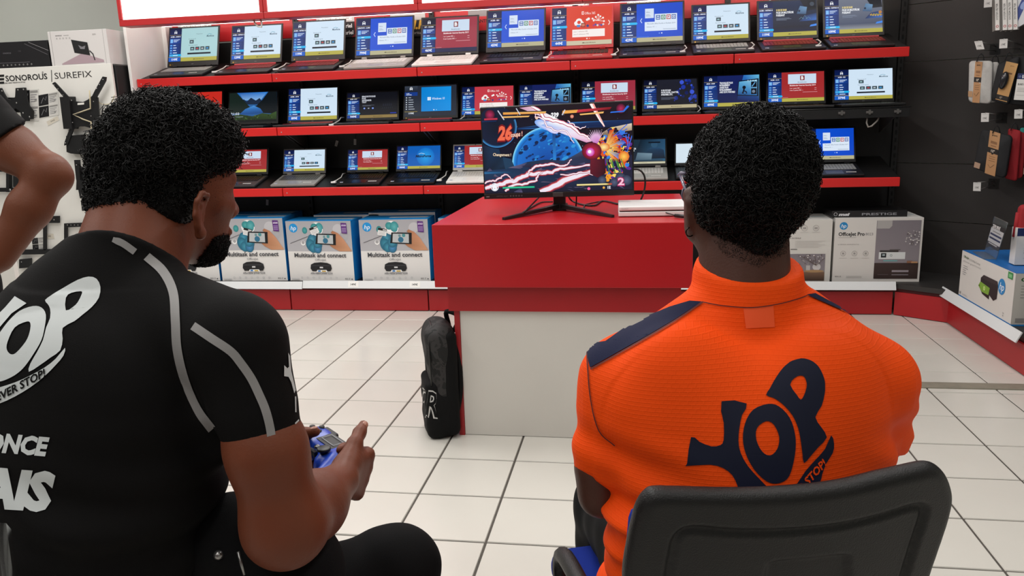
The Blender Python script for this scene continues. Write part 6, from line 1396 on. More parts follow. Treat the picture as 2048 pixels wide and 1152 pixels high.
holes(t, [(143, 201), (187, 203), (145, 245), (186, 248), (206, 159), (199, 169), (193, 177), (108, 170), (116, 178), (126, 190), (137, 260), (131, 286), (146, 229), (182, 232)], YBD - 0.061, 1.0)
t = newmount('long black double-rail articulated bracket behind the bare elbow', 40, 365)
for a, b in ((336, 344), (376, 384)): px_plate(MB(), [(-30, a), (76, a - 1), (76, b - 1), (-30, b)], YBD - 0.03, 0.012).build('rail', BM, t)
px_plate(MB(), [(8, 318), (30, 322), (60, 338), (56, 342), (12, 335)], YBD - 0.05, 0.03).build('arm', BM, t); px_plate(MB(), [(18, 388), (66, 384), (64, 400), (22, 405)], YBD - 0.05, 0.03).build('arm', BM, t)
for x in (12, 44, 50): px_plate(MB(), [(x, 338), (x + 6, 338), (x + 6, 384), (x, 384)], YBD - 0.04, 0.03).build('strut', BM, t)
px_plate(MB(), [(26, 350), (46, 348), (46, 375), (26, 374)], YBD - 0.055, 0.03).build('joint_plate', BM, t); px_plate(MB(), [(50, 352), (76, 350), (76, 372), (50, 372)], YBD - 0.045, 0.03).build('joint_plate', BM, t)
holes(t, [(16, 327), (26, 399), (17, 341), (47, 341), (50, 381), (20, 380)], YBD - 0.056, 2.2)
t = newmount('narrow black tilting bracket just left of the curly head', 165, 355)
px_plate(MB(), [(148, 320), (157, 320), (160, 360), (166, 366), (168, 396), (160, 397), (152, 358)], YBD - 0.06, 0.02).build('upright_arm', BM, t); px_plate(MB(), [(154, 336), (205, 334), (205, 377), (152, 380)], YBD - 0.04, 0.015).build('plate', BM, t)
holes(t, [(174, 346), (190, 344), (174, 370), (190, 368), (153, 330), (163, 390)], YBD - 0.061, 1.0)
t = newmount('flat black frame bracket with long slotted rails below the bare elbow', 60, 440)
px_plate(MB(), [(8, 434), (118, 432), (118, 440), (118, 446), (8, 446)], YBD - 0.03, 0.012).build('rail', BM, t); px_plate(MB(), [(30, 446), (36, 446), (36, 500), (30, 500)], YBD - 0.03, 0.012).build('upright', BM, t); px_plate(MB(), [(86, 446), (92, 446), (92, 500), (86, 500)], YBD - 0.03, 0.012).build('upright', BM, t); px_plate(MB(), [(8, 500), (118, 498), (118, 508), (8, 510)], YBD - 0.03, 0.012).build('rail', BM, t)
holes(t, [(20 + 8 * k, 439.5) for k in range(12)], YBD - 0.031, 1.3)
t = newmount('black U-shaped frame bracket beside the neck of the black shirt', 150, 460)
px_plate(MB(), [(128, 447), (176, 445), (176, 453), (128, 455)], YBD - 0.03, 0.012).build('rail', BM, t); px_plate(MB(), [(128, 455), (134, 455), (134, 500), (128, 500)], YBD - 0.03, 0.012).build('upright', BM, t); px_plate(MB(), [(170, 443), (200, 440), (200, 500), (170, 500)], YBD - 0.03, 0.012).build('upright', BM, t)
holes(t, [(135 + 7 * k, 450) for k in range(5)], YBD - 0.031, 0.9)
t = newmount('small dark bracket edge peeping out beside the curly head', 183, 285); px_plate(MB(), [(180, 277), (196, 276), (196, 300), (182, 300)], YBD - 0.04, 0.03).build('plate', BM, t); holes(t, [(185, 283), (186, 294)], YBD - 0.041, 0.9)
t = newmount('small black bracket foot at the lower left above the black shoulder', 45, 522); px_plate(MB(), [(38, 519), (60, 517), (60, 535), (38, 537)], YBD - 0.03, 0.02).build('plate', BM, t); holes(t, [(43, 524)], YBD - 0.031, 0.9)
# printed cards and tickets on the board
def card(px, fn, lab, name='info_card', cat='card', tilt=0.0):
    a, b, d = [bq(*p, YBD - 0.0015) for p in px]; w_, h_ = np.linalg.norm(b - a), np.linalg.norm(d - a); c = Canvas(w_, h_); fn(c)
    t = thing(name, lab, cat, a, group='printed cards on the bracket board'); m = MB(); m.quadbox([a, b, b + (d - a), d], 0.0012); m.build('sheet', mat('card_sheet', '#cfcdc8', 0.5), t); c.place('card_print', t, a, nrm(b - a), nrm(d - a))
def f_info(c):
    c.rect(0, 0, 1, 1, '#c9c7c2'); 
    for y in (0.02, 0.52):
        c.rect(0, y, 0.5, y + 0.46, '#141416'); c.line([(0.12, y + 0.1), (0.25, y + 0.33), (0.36, y + 0.2), (0.4, y + 0.36)], 0.02, '#8a8a8c')
        c.rect(0.53, y + 0.37, 0.95, y + 0.44, '#8a8885')
        for k in range(4): c.rect(0.55, y + 0.30 - 0.07 * k, 0.9 - 0.08 * (k % 2), y + 0.32 - 0.07 * k, '#77757a')
        c.text('55', 0.78, y + 0.1, 0.06, '#3a3a3c', 'L')
def f_price(c): c.rect(0, 0, 1, 1, '#d5d2cb'); c.rect(0.03, 0.05, 0.97, 0.95, '#c9c2b4'); c.text('99€', 0.5, 0.35, 0.3, '#4a443a', 'C', width=0.35)
card([(79, 237), (118, 230), (77, 190)], f_info, 'info card with two small black photos left of the large bracket')
card([(43, 244), (78, 242), (42, 180)], f_info, 'info card half hidden behind the wide black plate, far left')
card([(96, 252), (119, 240), (92.5, 243)], f_price, 'tilted beige price ticket below the info card', 'price_ticket', 'ticket')
card([(164, 422), (182, 421), (162, 402)], f_info, 'small dark info card between arm and curly head')
card([(66, 502), (90, 500), (64, 476)], f_info, 'info card low on the board left of the black shoulder')
card([(92, 478), (109, 478), (90, 467)], f_price, 'small price ticket low on the board beside the forearm', 'price_ticket', 'ticket')
o = MB().tube(smooth_line([bq(179, 181, YBD - 0.07), bq(180, 195, YBD - 0.065), bq(181, 217, YBD - 0.068), bq(147, 229, YBD - 0.068), bq(165, 238, YBD - 0.068), bq(182, 244, YBD - 0.068), bq(183, 262, YBD - 0.06), bq(186, 290, YBD - 0.05)], 1), 0.0045).build('cord', mat('beige_cord', '#b8ad90', 0.6)); tag(o, 'beige cord zigzagging over the large black bracket', 'cord')
o = MB().tube(smooth_line([bq(191, 196, YBD - 0.02), bq(203, 208, YBD - 0.02), bq(222, 206, YBD - 0.02), bq(229, 190, YBD - 0.015)], 4), 0.003).build('cord', MATS['beige_cord']); tag(o, 'thin beige cord sagging at the right edge of the bracket board', 'cord')
# boxes on top of the stand
zb = 1.7235
A = ony(-30, 137, YBD + 0.02); B = ony(104, 133, YBD + 0.02)
t = thing('flat_carton', 'long black carton with small icons lying on the bracket display, left', 'box', (A[0], YBD + 0.03, zb))
MB().box((A[0] - 0.15, YBD + 0.012, zb), (B[0] - 0.004, YBD + 0.34, zb + 0.172), 0, 0.002).build('carton_body', mat('black_gloss_carton', '#1a191b', 0.35), t)
c = Canvas(B[0] - A[0], 0.172); c.text('SONOROUS', 0.32, 0.55, 0.05, '#77757a', 'L', width=0.12)
for k in range(8): c.ring(0.30 + 0.06 * k, 0.12, 0.02, 0.03, '#a9a7a5', n=10)
c.rect(0.22, 0.20, 0.7, 0.21, '#77757a'); c.line([(0.66, 0.9), (0.98, 0.45)], 0.03, '#4a484b'); c.line([(0.72, 0.95), (1.0, 0.6)], 0.015, '#8a888b'); c.rect(0.55, 0.6, 0.6, 0.66, '#2e2c2f'); c.place('front_print', t, (A[0], YBD + 0.012, zb), (1, 0, 0), (0, 0, 1))
A = ony(106, 131, YBD + 0.02); B = ony(222.5, 127, YBD + 0.02); zt_ = ony(160, 60.5, YBD + 0.02)[2]
t = thing('monitor_arm_box', 'white carton with a picture of a screen on an arm, on the bracket display', 'box', (A[0], YBD + 0.03, zb))
MB().box((A[0], YBD + 0.012, zb), (B[0], YBD + 0.30, zt_), 0, 0.002).build('carton_body', mat('white_carton', '#cfccca', 0.5), t)
c = Canvas(B[0] - A[0], zt_ - zb); c.rect(0.005, 0.01, 0.995, 0.99, '#cdc9c7'); c.rect(0.045, 0, 0.05, 1, '#5a5856'); c.rect(0.935, 0, 0.94, 1, '#8a8886')
c.text('SONOROUS', 0.13, 0.855, 0.03, '#3a3938', 'L', width=0.11, bold=0.03); c.rect(0.27, 0.86, 0.36, 0.875, '#8a8886'); c.text('3251', 0.76, 0.84, 0.04, '#3a3938', 'L', width=0.06)
for k in range(5): c.ring(0.15 + 0.055 * k, 0.79, 0.015, 0.022, '#6a6866', n=8)
c.poly([(0.18, 0.06), (0.55, 0.34), (0.90, 0.12), (0.90, 0.05), (0.18, 0.03)], '#a58f96'); c.poly([(0.39, 0.74), (0.66, 0.64), (0.68, 0.26), (0.42, 0.36)], '#1c1b1c'); c.poly([(0.50, 0.58), (0.56, 0.52), (0.62, 0.55), (0.60, 0.45), (0.53, 0.46)], '#77757a'); c.line([(0.68, 0.40), (0.73, 0.30), (0.75, 0.12)], 0.035, '#2a2829')
c.place('front_print', t, (A[0], YBD + 0.012, zb), (1, 0, 0), (0, 0, 1))
MB().box((A[0] + 0.001, YBD + 0.156, zt_ - 0.0005), (B[0] - 0.001, YBD + 0.158, zt_ + 0.001)).build('flap_seam', mat('seam_grey', '#8a8886', 0.6), t)
# dark cabinet in the gap behind the stand, small orange-edged ledge at the far left
t = thing('dark_cabinet', 'plain black cabinet behind the bracket board, seen in the gap before the white end panel', 'cabinet', (-4.3, 5.35, 0)); MB().box((-5.2, YBD + 0.034, 0.003), (-3.475, 5.62, 1.715), 0, 0.003).build('body', mat('cabinet_black', '#0e0e0f', 0.6), t); MB().box((-5.2, YBD + 0.034, 1.7155), (-3.475, 5.62, 1.7225)).build('top_edge', mat('cabinet_edge', '#5b5a58', 0.4), t)
p = W(13, 442, 3.2); t = thing('white_ledge', 'small white ledge with an orange edge at the far left picture border behind the forearm', 'ledge', (p[0] - 0.2, p[1], 0)); MB().box((p[0] - 0.4, p[1], p[2] - 0.010), (p[0], p[1] + 0.012, p[2] + 0.008), 0, 0.002).build('orange_edge', mat('orange_strip', '#d97a22', 0.5), t); MB().box((p[0] - 0.4, p[1] + 0.003, 0), (p[0] - 0.006, p[1] + 0.025, p[2] - 0.0105)).build('panel', mat('ledge_white', '#d9d7d1', 0.5), t)
# ================================================================ PEOPLE
FH = nrm(np.array([-RCAM[0, 2], -RCAM[1, 2], 0])); RH = np.array([FH[1], -FH[0], 0]); UP = np.array([0, 0, 1.0])
def HV(a): a = math.radians(a); return FH * math.cos(a) + RH * math.sin(a)
def pm(r, d): return r * d / FPX
def skin_mat(name, col, var=0.10):
    m = mat(name, col, 0.50, var=var, vscale=9, bump=0.10, bscale=260, spec=0.28)
    b = m.node_tree.nodes['Principled BSDF']; b.inputs['Subsurface Weight'].default_value = 0.06; b.inputs['Subsurface Radius'].default_value = (0.012, 0.004, 0.002); return m
def pcone(s, a, b, k=0.02, **kw):
    """round cone between two points given as (px, py, distance, radius in px)"""
    return s.cone(W(*a[:3]), W(*b[:3]), pm(a[3], a[2]), pm(b[3], b[2]), k, **kw)
def hand(s, wrist, D, T, N, sc=1.0, curl=(0.7, 0.9, 0.6), tdir=None, spread=0.06, k=0.006, thumb_len=1.0):
    """palm and five fingers: D wrist->knuckles, T towards the thumb side, N the way the fingers close"""
    D = nrm(D); T = nrm(T - D * (T @ D)); N = nrm(N - D * (N @ D) - T * (N @ T)); w = np.asarray(wrist, float)
    for i in range(4):     # palm: one bone per finger
        a = w + D * 0.008 * sc + T * (0.014 - 0.010 * i) * sc; b = w + D * (0.080 - 0.004 * abs(i - 1)) * sc + T * (0.030 - 0.020 * i) * sc
        s.cone(a, b, 0.015 * sc, 0.0125 * sc, 0.012)
    s.cone(w + D * 0.02 * sc + T * 0.012 * sc + N * 0.008 * sc, w + D * 0.05 * sc + T * 0.026 * sc + N * 0.010 * sc, 0.018 * sc, 0.013 * sc, 0.012)
    L = (0.072, 0.080, 0.074, 0.058)
    for i in range(4):
        p = w + D * (0.082 - 0.004 * abs(i - 1)) * sc + T * (0.030 - 0.020 * i) * sc; a = 0.0; d0 = nrm(D + T * spread * (1.5 - i))
        for j, (f, r0, r1) in enumerate(((0.45, 0.0098, 0.0088), (0.31, 0.0088, 0.0080), (0.24, 0.0080, 0.0068))):
            a += curl[j]; d = d0 * math.cos(a) + N * math.sin(a); q = p + d * L[i] * f * sc
            rr = 0.88 if i == 3 else 1.0
            s.cone(p, q, r0 * sc * rr, r1 * sc * rr, k if j else 0.010); p = q
    b0 = w + D * 0.022 * sc + T * 0.022 * sc + N * 0.006 * sc; td = nrm(tdir if tdir is not None else D * 0.6 + T * 0.75 + N * 0.25)
    b1 = b0 + nrm(td + T * 0.3) * 0.036 * sc * thumb_len; b2 = b1 + td * 0.030 * sc * thumb_len; b3 = b2 + nrm(td - T * 0.05) * 0.022 * sc * thumb_len
    s.cone(b0, b1, 0.0165 * sc, 0.0120 * sc, 0.012); s.cone(b1, b2, 0.0118 * sc, 0.0102 * sc, k); s.cone(b2, b3, 0.0104 * sc, 0.0082 * sc, k)
    return b2, b3
def nail(parent, p, d, n, m, sc=1.0):
    d = nrm(d); n = nrm(n - d * (n @ d)); sd = np.cross(d, n)
    MB().ball(np.asarray(p) + n * 0.0062 * sc, (0.0075 * sc, 0.0055 * sc, 0.0030 * sc), axes=[d, sd, n]).build('thumb_nail', m, parent)
def head(s, C, F, Sx, U, sc=1.0):
    """skull, face, jaw, nose, lips, ears; C = centre of the skull"""
    P = lambda f, q, u: C + (F * f + Sx * q + U * u) * sc
    R = lambda *r: np.array(r) * sc
    A = [F, Sx, U]
    s.ell(P(0, 0, 0.0), A, R(0.095, 0.077, 0.105), 0.02); s.ell(P(0.035, 0, -0.015), A, R(0.072, 0.068, 0.070), 0.03); s.ell(P(0.042, 0, -0.085), A, R(0.062, 0.058, 0.072), 0.03)
    s.ell(P(0.075, 0, -0.135), A, R(0.026, 0.030, 0.022), 0.02)
    s.cone(P(0.105, 0, -0.030), P(0.122, 0, -0.066), 0.008 * sc, 0.012 * sc, 0.012); 
    for q in (-1, 1):
        s.cone(P(0.113, 0.012 * q, -0.070), P(0.110, 0.013 * q, -0.072), 0.009 * sc, 0.009 * sc, 0.008)
        s.ell(P(0.092, 0.031 * q, -0.030), A, R(0.012, 0.014, 0.010), 0.006, sub=True)
        s.cone(P(0.098, 0.012 * q, -0.016), P(0.085, 0.048 * q, -0.014), 0.008 * sc, 0.007 * sc, 0.012)
        s.cone(P(0.075, 0.045 * q, -0.060), P(0.05, 0.06 * q, -0.055), 0.014 * sc, 0.012 * sc, 0.02)
    s.cone(P(0.103, -0.018, -0.103), P(0.103, 0.018, -0.103), 0.007 * sc, 0.007 * sc, 0.008); s.cone(P(0.100, -0.014, -0.116), P(0.100, 0.014, -0.116), 0.0075 * sc, 0.0075 * sc, 0.008)
    s.cone(P(0.107, -0.02, -0.1095), P(0.107, 0.02, -0.1095), 0.0022 * sc, 0.0022 * sc, 0.003, sub=True)
def ear(s, c, F, Sx, U, q, h=0.032, k=0.006):
    """outer ear: rim, bowl, lobe"""
    P = lambda f, o, u: c + F * f * h + Sx * q * o * h + U * u * h
    rim = [P(0.35, -0.25, 0.55), P(0.25, 0.10, 0.95), P(-0.15, 0.30, 1.05), P(-0.50, 0.42, 0.65), P(-0.52, 0.40, 0.05), P(-0.30, 0.25, -0.50), P(-0.02, 0.05, -0.95), P(0.22, -0.10, -0.80)]
    for a, b in zip(rim[:-1], rim[1:]): s.cone(a, b, 0.13 * h, 0.13 * h, 0.004)
    s.ell(P(-0.10, 0.02, 0.10), [F, Sx * q + F * 0.5, U], (0.42 * h, 0.14 * h, 0.78 * h), k); s.ell(P(0.02, -0.02, -0.75), [F, Sx, U], (0.24 * h, 0.15 * h, 0.28 * h), k)
    s.cone(P(-0.05, 0.2, 0.55), P(-0.25, 0.28, -0.1), 0.09 * h, 0.09 * h, 0.004); s.ell(P(0.10, 0.16, 0.0), [F, Sx, U], (0.20 * h, 0.14 * h, 0.33 * h), 0.005, sub=True)
def eyes(parent, C, F, Sx, U, sc=1.0):
    for q in (-1, 1):
        p = C + (F * 0.083 + Sx * 0.031 * q - U * 0.030) * sc; m = MB().ball(p, 0.0118 * sc, 0); m.ball(p + F * 0.0075 * sc, 0.0062 * sc, 1); m.build('eye', [mat('eye_white', '#d8d2c8', 0.2), mat('iris_brown', '#1c0f09', 0.1)], parent)

def tris_of(me):
    me.calc_loop_triangles(); n = len(me.loop_triangles); t = np.empty(n * 3, np.int32); me.loop_triangles.foreach_get('vertices', t); v = np.empty(len(me.vertices) * 3, np.float32); me.vertices.foreach_get('co', v)
    return v.reshape(-1, 3), t.reshape(-1, 3)
def sample(me, n, keep=None):
    V, T = tris_of(me)
    if keep is not None: T = T[keep(V[T].mean(1))]
    if not len(T): return np.zeros((0, 3)), np.zeros((0, 3))
    a, b, c = V[T[:, 0]], V[T[:, 1]], V[T[:, 2]]; N = np.cross(b - a, c - a); A = np.linalg.norm(N, axis=1); N /= A[:, None] + 1e-12
    i = rng.choice(len(T), n, p=A / A.sum()); u = rng.random(n); v = rng.random(n); f = u + v > 1; u[f] = 1 - u[f]; v[f] = 1 - v[f]
    P = a[i] + (b[i] - a[i]) * u[:, None] + (c[i] - a[i]) * v[:, None]; N = N[i]
    return P, N
def curls(P, N, length, rad, turns, thick, seg=9, tilt=0.5):
    """one coiled hair per sample, three-sided tubes, returned as arrays"""
    n = len(P); length = np.broadcast_to(length, n); rad = np.broadcast_to(rad, n)
    D = N + rng.normal(0, tilt, (n, 3)); D /= np.linalg.norm(D, axis=1)[:, None]
    H = np.cross(D, rng.normal(0, 1, (n, 3))); H /= np.linalg.norm(H, axis=1)[:, None] + 1e-9; K = np.cross(D, H); ph = rng.random(n) * 6.28; tn = turns * (0.7 + 0.6 * rng.random(n))
    t = np.linspace(0, 1, seg); ang = ph[:, None] + tn[:, None] * 6.283 * t[None]
    base = P - N * 0.002
    C = base[:, None] + D[:, None] * (length[:, None] * t[None])[..., None] + (H[:, None] * (np.cos(ang) - np.cos(ph)[:, None])[..., None] + K[:, None] * (np.sin(ang) - np.sin(ph)[:, None])[..., None]) * rad[:, None, None]
    tang = np.gradient(C, axis=1); tang /= np.linalg.norm(tang, axis=2)[..., None] + 1e-9; X = np.cross(tang, D[:, None] + 0.01); X /= np.linalg.norm(X, axis=2)[..., None] + 1e-9; Y = np.cross(tang, X)
    w = thick * np.linspace(1.0, 0.55, seg)
    rings = np.stack([C + (X * math.cos(q) + Y * math.sin(q)) * w[None, :, None] for q in (0, 2.094, 4.189)], 2)      # n,seg,3,3
    V = rings.reshape(-1, 3); o = (np.arange(n) * seg * 3)[:, None, None] + (np.arange(seg - 1) * 3)[None, :, None] + np.arange(3)[None, None]
    o2 = (np.arange(n) * seg * 3)[:, None, None] + (np.arange(seg - 1) * 3)[None, :, None] + ((np.arange(3) + 1) % 3)[None, None]
    return V, np.stack([o, o2, o2 + 3, o + 3], -1).reshape(-1, 4)
def hair_object(name, parent, capme, packs, m):
    V0, T0 = tris_of(capme) if capme is not None else (np.zeros((0, 3)), np.zeros((0, 3), int))
    Vs = [V0]; Q = []; off = len(V0)
    for V, F in packs: Vs.append(V); Q.append(F + off); off += len(V)
    V = np.concatenate(Vs); Q = np.concatenate(Q) if Q else np.zeros((0, 4), int)
    me = bpy.data.meshes.new(name); me.vertices.add(len(V)); me.vertices.foreach_set('co', V.astype(np.float32).ravel())
    loops = np.concatenate([T0.ravel(), Q.ravel()]).astype(np.int32); me.loops.add(len(loops)); me.loops.foreach_set('vertex_index', loops)
    st = np.concatenate([np.arange(len(T0)) * 3, len(T0) * 3 + np.arange(len(Q)) * 4]).astype(np.int32); me.polygons.add(len(st)); me.polygons.foreach_set('loop_start', st); me.polygons.foreach_set('use_smooth', np.ones(len(st), bool))
    me.materials.append(m); me.update(calc_edges=True)
    return link_mesh(name, me, parent)
def px_scatter(bvh, poly, n):
    """points on the skin seen inside a picture polygon"""
    xs = [p[0] for p in poly]; ys = [p[1] for p in poly]; out = []; no = []
    def inside(x, y):
        r = False
        for (x0, y0), (x1, y1) in zip(poly, poly[1:] + poly[:1]):
            if (y0 > y) != (y1 > y) and x < (x1 - x0) * (y - y0) / (y1 - y0) + x0: r = not r
        return r
    for _ in range(n):
        x, y = rng.uniform(min(xs), max(xs)), rng.uniform(min(ys), max(ys))
        if not inside(x, y): continue
        d = Vector(ray(x, y)).normalized(); h, nn, i, ds_ = bvh.ray_cast(Vector(CAM), d)
        if h is not None: out.append(tuple(h)); no.append(tuple(nn if nn.dot(d) < 0 else -nn))
    return np.array(out), np.array(no)
HAIR = mat('black_hair', '#0a0807', 0.48, spec=0.22)
def cloth(name, col, rough=0.8, bump=0.2, bscale=900.0, folds=True, var=0.05, sheen=0.0):
    m = mat(name, col, rough, var=var, vscale=5, bump=bump, bscale=bscale, sheen=sheen, spec=0.12); return m
def sub_world(p, v): return np.asarray(p) + np.asarray(v)

# ---------------------------------------------------------------- seated person in the black shirt
F1, S1 = HV(25), HV(115)
SK1 = skin_mat('brown_skin_warm', '#6e3a25')
p1 = thing('person', 'seated person in black shirt with white lettering, curly black hair, holding a blue gamepad', 'person', (*(W(150, 1000, 1.08)[:2]), 0.0), group=None)
hF, hS = HV(36), HV(126); tilt = math.radians(8); hU = nrm(UP * math.cos(tilt) + hF * math.sin(tilt)); hF2 = nrm(hF * math.cos(tilt) - UP * math.sin(tilt))
HC1 = W(333, 333, 1.14)
b = Solid(0.0045)
head(b, HC1, hF2, hS, hU, 0.90)
ec = W(402, 432, 1.085)
ear(b, ec, hF2, hS, hU, 1, 0.030); ear(b, HC1 - hS * 0.073 - hF2 * 0.012 - hU * 0.055, hF2, hS, hU, -1, 0.030)
b.cone(HC1 - hU * 0.06 - hF2 * 0.022, W(262, 550, 1.08), 0.060, 0.070, 0.03); b.cone(W(252, 440, 1.1), W(240, 545, 1.07), 0.046, 0.056, 0.03)
# torso under the shirt
TW = W(158, 1000, 1.10); TC = W(205, 880, 1.09); TH = np.array([W(150, 1000, 1.10)[0], W(150, 1000, 1.10)[1], 0.56])
shR = W(478, 700, 0.985); shL = shR - S1 * 0.43 - UP * 0.035
sq1 = (F1, 0.66)
b.cone(TC, TW, 0.155, 0.15, 0.05, sq=sq1); b.cone(TW, TH, 0.15, 0.155, 0.05, sq=(F1, 0.8)); b.cone(shR - S1 * 0.03, shL + S1 * 0.03, 0.048, 0.048, 0.03)
# right arm: shoulder, elbow on the thigh, hand at the gamepad
pcone(b, (474, 712, 0.985, 58), (533, 900, 0.985, 62), 0.03); pcone(b, (533, 900, 0.985, 73), (570, 1048, 1.01, 74), 0.04)
pcone(b, (570, 1052, 1.01, 75), (624, 1012, 1.09, 62), 0.035); pcone(b, (624, 1012, 1.09, 61), (680, 962, 1.165, 38), 0.03)
wr = W(682, 957, 1.17); Dh = HV(14) - UP * 0.36; Th = UP * 0.92 + HV(60) * 0.25; Nh = HV(-60)
tb = W(690, 922, 1.185)
b2, b3 = hand(b, wr, Dh, Th, Nh, 0.98, (1.0, 1.35, 0.9), tdir=RCAM @ np.array([0.10, 0.42, -0.88]), thumb_len=1.0)
# left arm towards the far side of the gamepad
elL = shL + F1 * 0.11 - UP * 0.25 - S1 * 0.02; 
gS = nrm(RCAM @ np.array([0.66, -0.20, 0.72])); gF2 = RCAM @ np.array([0.748, 0.145, -0.648]); gF2 = nrm(gF2 - gS * (gF2 @ gS)); gU = np.cross(gS, gF2); gpC = W(630, 896, 1.285) + gF2 * 0.02 - gU * 0.012
wl = gpC - gS * 0.085 - gF2 * 0.085 - gU * 0.012
b.cone(shL, elL, 0.053, 0.046, 0.04); b.cone(elL, lerp(elL, wl, 0.45), 0.046, 0.042, 0.03); b.cone(lerp(elL, wl, 0.45), wl, 0.042, 0.027, 0.03)
l2, l3 = hand(b, wl, gF2 * 0.9 + gS * 0.12 - gU * 0.25, gU * 0.9 + gS * 0.1, gS * 0.9 - gU * 0.5, 0.98, (0.9, 1.2, 0.9), tdir=nrm(W(640, 857, 1.30) - (wl + gF2 * 0.03 + gU * 0.02)), thumb_len=1.0)
# legs inside the trousers
kn = W(793, 1138, 1.33); hp = TH + S1 * 0.09; knL = kn - S1 * 0.30 + F1 * 0.05; hpL = TH - S1 * 0.09
ankR = np.array([kn[0], kn[1], 0.10]) + F1 * 0.02; ankL = np.array([knL[0], knL[1], 0.10]) + F1 * 0.04
for h_, k_, a_ in ((hp, kn, ankR), (hpL, knL, ankL)): b.cone(h_, k_, 0.075, 0.052, 0.03); b.cone(k_, a_, 0.05, 0.035, 0.03); b.cone(a_, a_ + F1 * 0.1 - UP * 0.05, 0.032, 0.028, 0.02)
body1 = b.build('body', SK1, p1)
nail(body1, b3 - nrm(b3 - b2) * 0.004, b3 - b2, nrm(CAM - b3) * 0.8 + np.array([0.3, 0, 0]), mat('nail_pink', '#a8735f', 0.3)); nail(body1, l3 - nrm(l3 - l2) * 0.002, l3 - l2, UP, MATS['nail_pink'])
eyes(p1, HC1, hF2, hS, hU, 0.90)
# shirt
BS = cloth('black_jersey', '#0e0d0d', 0.78, 0.12, 700)
s = Solid(0.004)
s.cone(TC, TW, 0.180, 0.185, 0.06, sq=(F1, 0.70)); s.cone(TW, TH + UP * 0.06, 0.185, 0.175, 0.05, sq=(F1, 0.80))
s.ell(W(170, 760, 1.06), [F1, S1, UP], (0.10, 0.17, 0.13), 0.06)
pcone(s, (310, 604, 1.05, 82), (456, 676, 0.988, 96), 0.035); s.cone(W(190, 590, 1.075), shL, 0.066, 0.066, 0.05); s.cone(W(205, 650, 1.08), W(205, 760, 1.08), 0.10, 0.14, 0.05, sq=(F1, 0.7))
s.ell(shR + F1 * 0.035 - S1 * 0.055 - UP * 0.085, [F1, S1, UP], (0.065, 0.065, 0.075), 0.03)
hem_p = lerp(W(445, 925, 0.985), W(607, 882, 0.985), 0.5); hem_d = nrm(W(536, 915, 0.985) - W(492, 740, 0.985))
armv = nrm(W(570, 1048, 1.01) - W(482, 700, 0.985))
hemn = nrm(W(606, 884, 0.985) - W(447, 925, 0.985)); vv = nrm(CAM - hem_p); hn = nrm(np.cross(hemn, vv)); hn = hn if hn[2] < 0 else -hn; hn = nrm(hn + vv * 0.10)
s.cone(W(482, 698, 0.985), W(540, 935, 0.985), pm(90, 0.985), pm(78, 0.985), 0.03, cuts=[(hem_p, hn)])
s.cone(shL, elL, 0.066, 0.062, 0.04, cuts=[(lerp(shL, elL, 0.80), nrm(elL - shL))])
s.cone(W(268, 490, 1.075), W(240, 560, 1.075), 0.073, 0.080, 0.02, cuts=[(W(250, 484, 1.03), nrm(W(262, 430, 1.09) - W(245, 545, 1.06)) + hF * 0.28)])
def folds1(P, D):
    X, Y, Z = P; q = X * S1[0] + Y * S1[1]
    low = np.clip((0.98 - Z) / 0.12, 0, 1); f = np.sin(Z * 95 + 9 * q + 3 * np.sin(q * 14)) * 0.0042 * low + np.sin(Z * 52 - 14 * q) * 0.003 * low
    return np.where(np.abs(D) < 0.03, f, 0)
s.field(folds1)
shirt1 = s.build('shirt', BS, p1)
# trousers with rivet and belt line
TR = cloth('black_denim', '#0f0f10', 0.85, 0.15, 800)
t_ = Solid(0.006)
t_.cone(TH + UP * 0.10, TH - UP * 0.0, 0.168, 0.175, 0.04, sq=(F1, 0.78)); t_.cone(hp, kn, 0.100, pm(82, 1.33), 0.05); t_.cone(hpL, knL, 0.100, 0.074, 0.05)
t_.cone(kn, ankR + UP * 0.02, pm(80, 1.33), 0.058, 0.03); t_.cone(knL, ankL + UP * 0.02, 0.072, 0.058, 0.03); t_.cone(W(470, 1085, 1.10), W(560, 1150, 1.12), 0.07, 0.09, 0.05)
t_.field(lambda P, D: np.where(np.abs(D) < 0.03, 0.002 * np.sin(P[0] * 60 + P[2] * 40) * np.sin(P[1] * 50), 0))
trous1 = t_.build('trousers', TR, p1)
for a_, nm in ((ankR, 1), (ankL, 2)):
    q = Solid(0.005); q.cone(a_ - UP * 0.04 - F1 * 0.02, a_ + F1 * 0.16 - UP * 0.062, 0.048, 0.036, 0.03); q.cone(a_ + UP * 0.02, a_ - UP * 0.03, 0.045, 0.045, 0.03); q.cutplane((0, 0, 0.0), (0, 0, -1)); q.build('shoe', mat('shoe_black', '#161617', 0.6), p1)
tb1 = bvh_of(trous1)
h_ = tb1.ray_cast(Vector(CAM), Vector(ray(437, 1110)).normalized())[0]
if h_ is not None: MB().ball(h_, (0.0065, 0.0065, 0.0065)).build('rivet', STEEL, p1)
pts = [tb1.ray_cast(Vector(CAM), Vector(ray(x, y)).normalized())[0] for x, y in ((476, 1103), (482, 1125), (489, 1150))]
if all(p is not None for p in pts): MB().tube([np.array(p) for p in pts], 0.0022).build('key_clip', STEEL, p1)
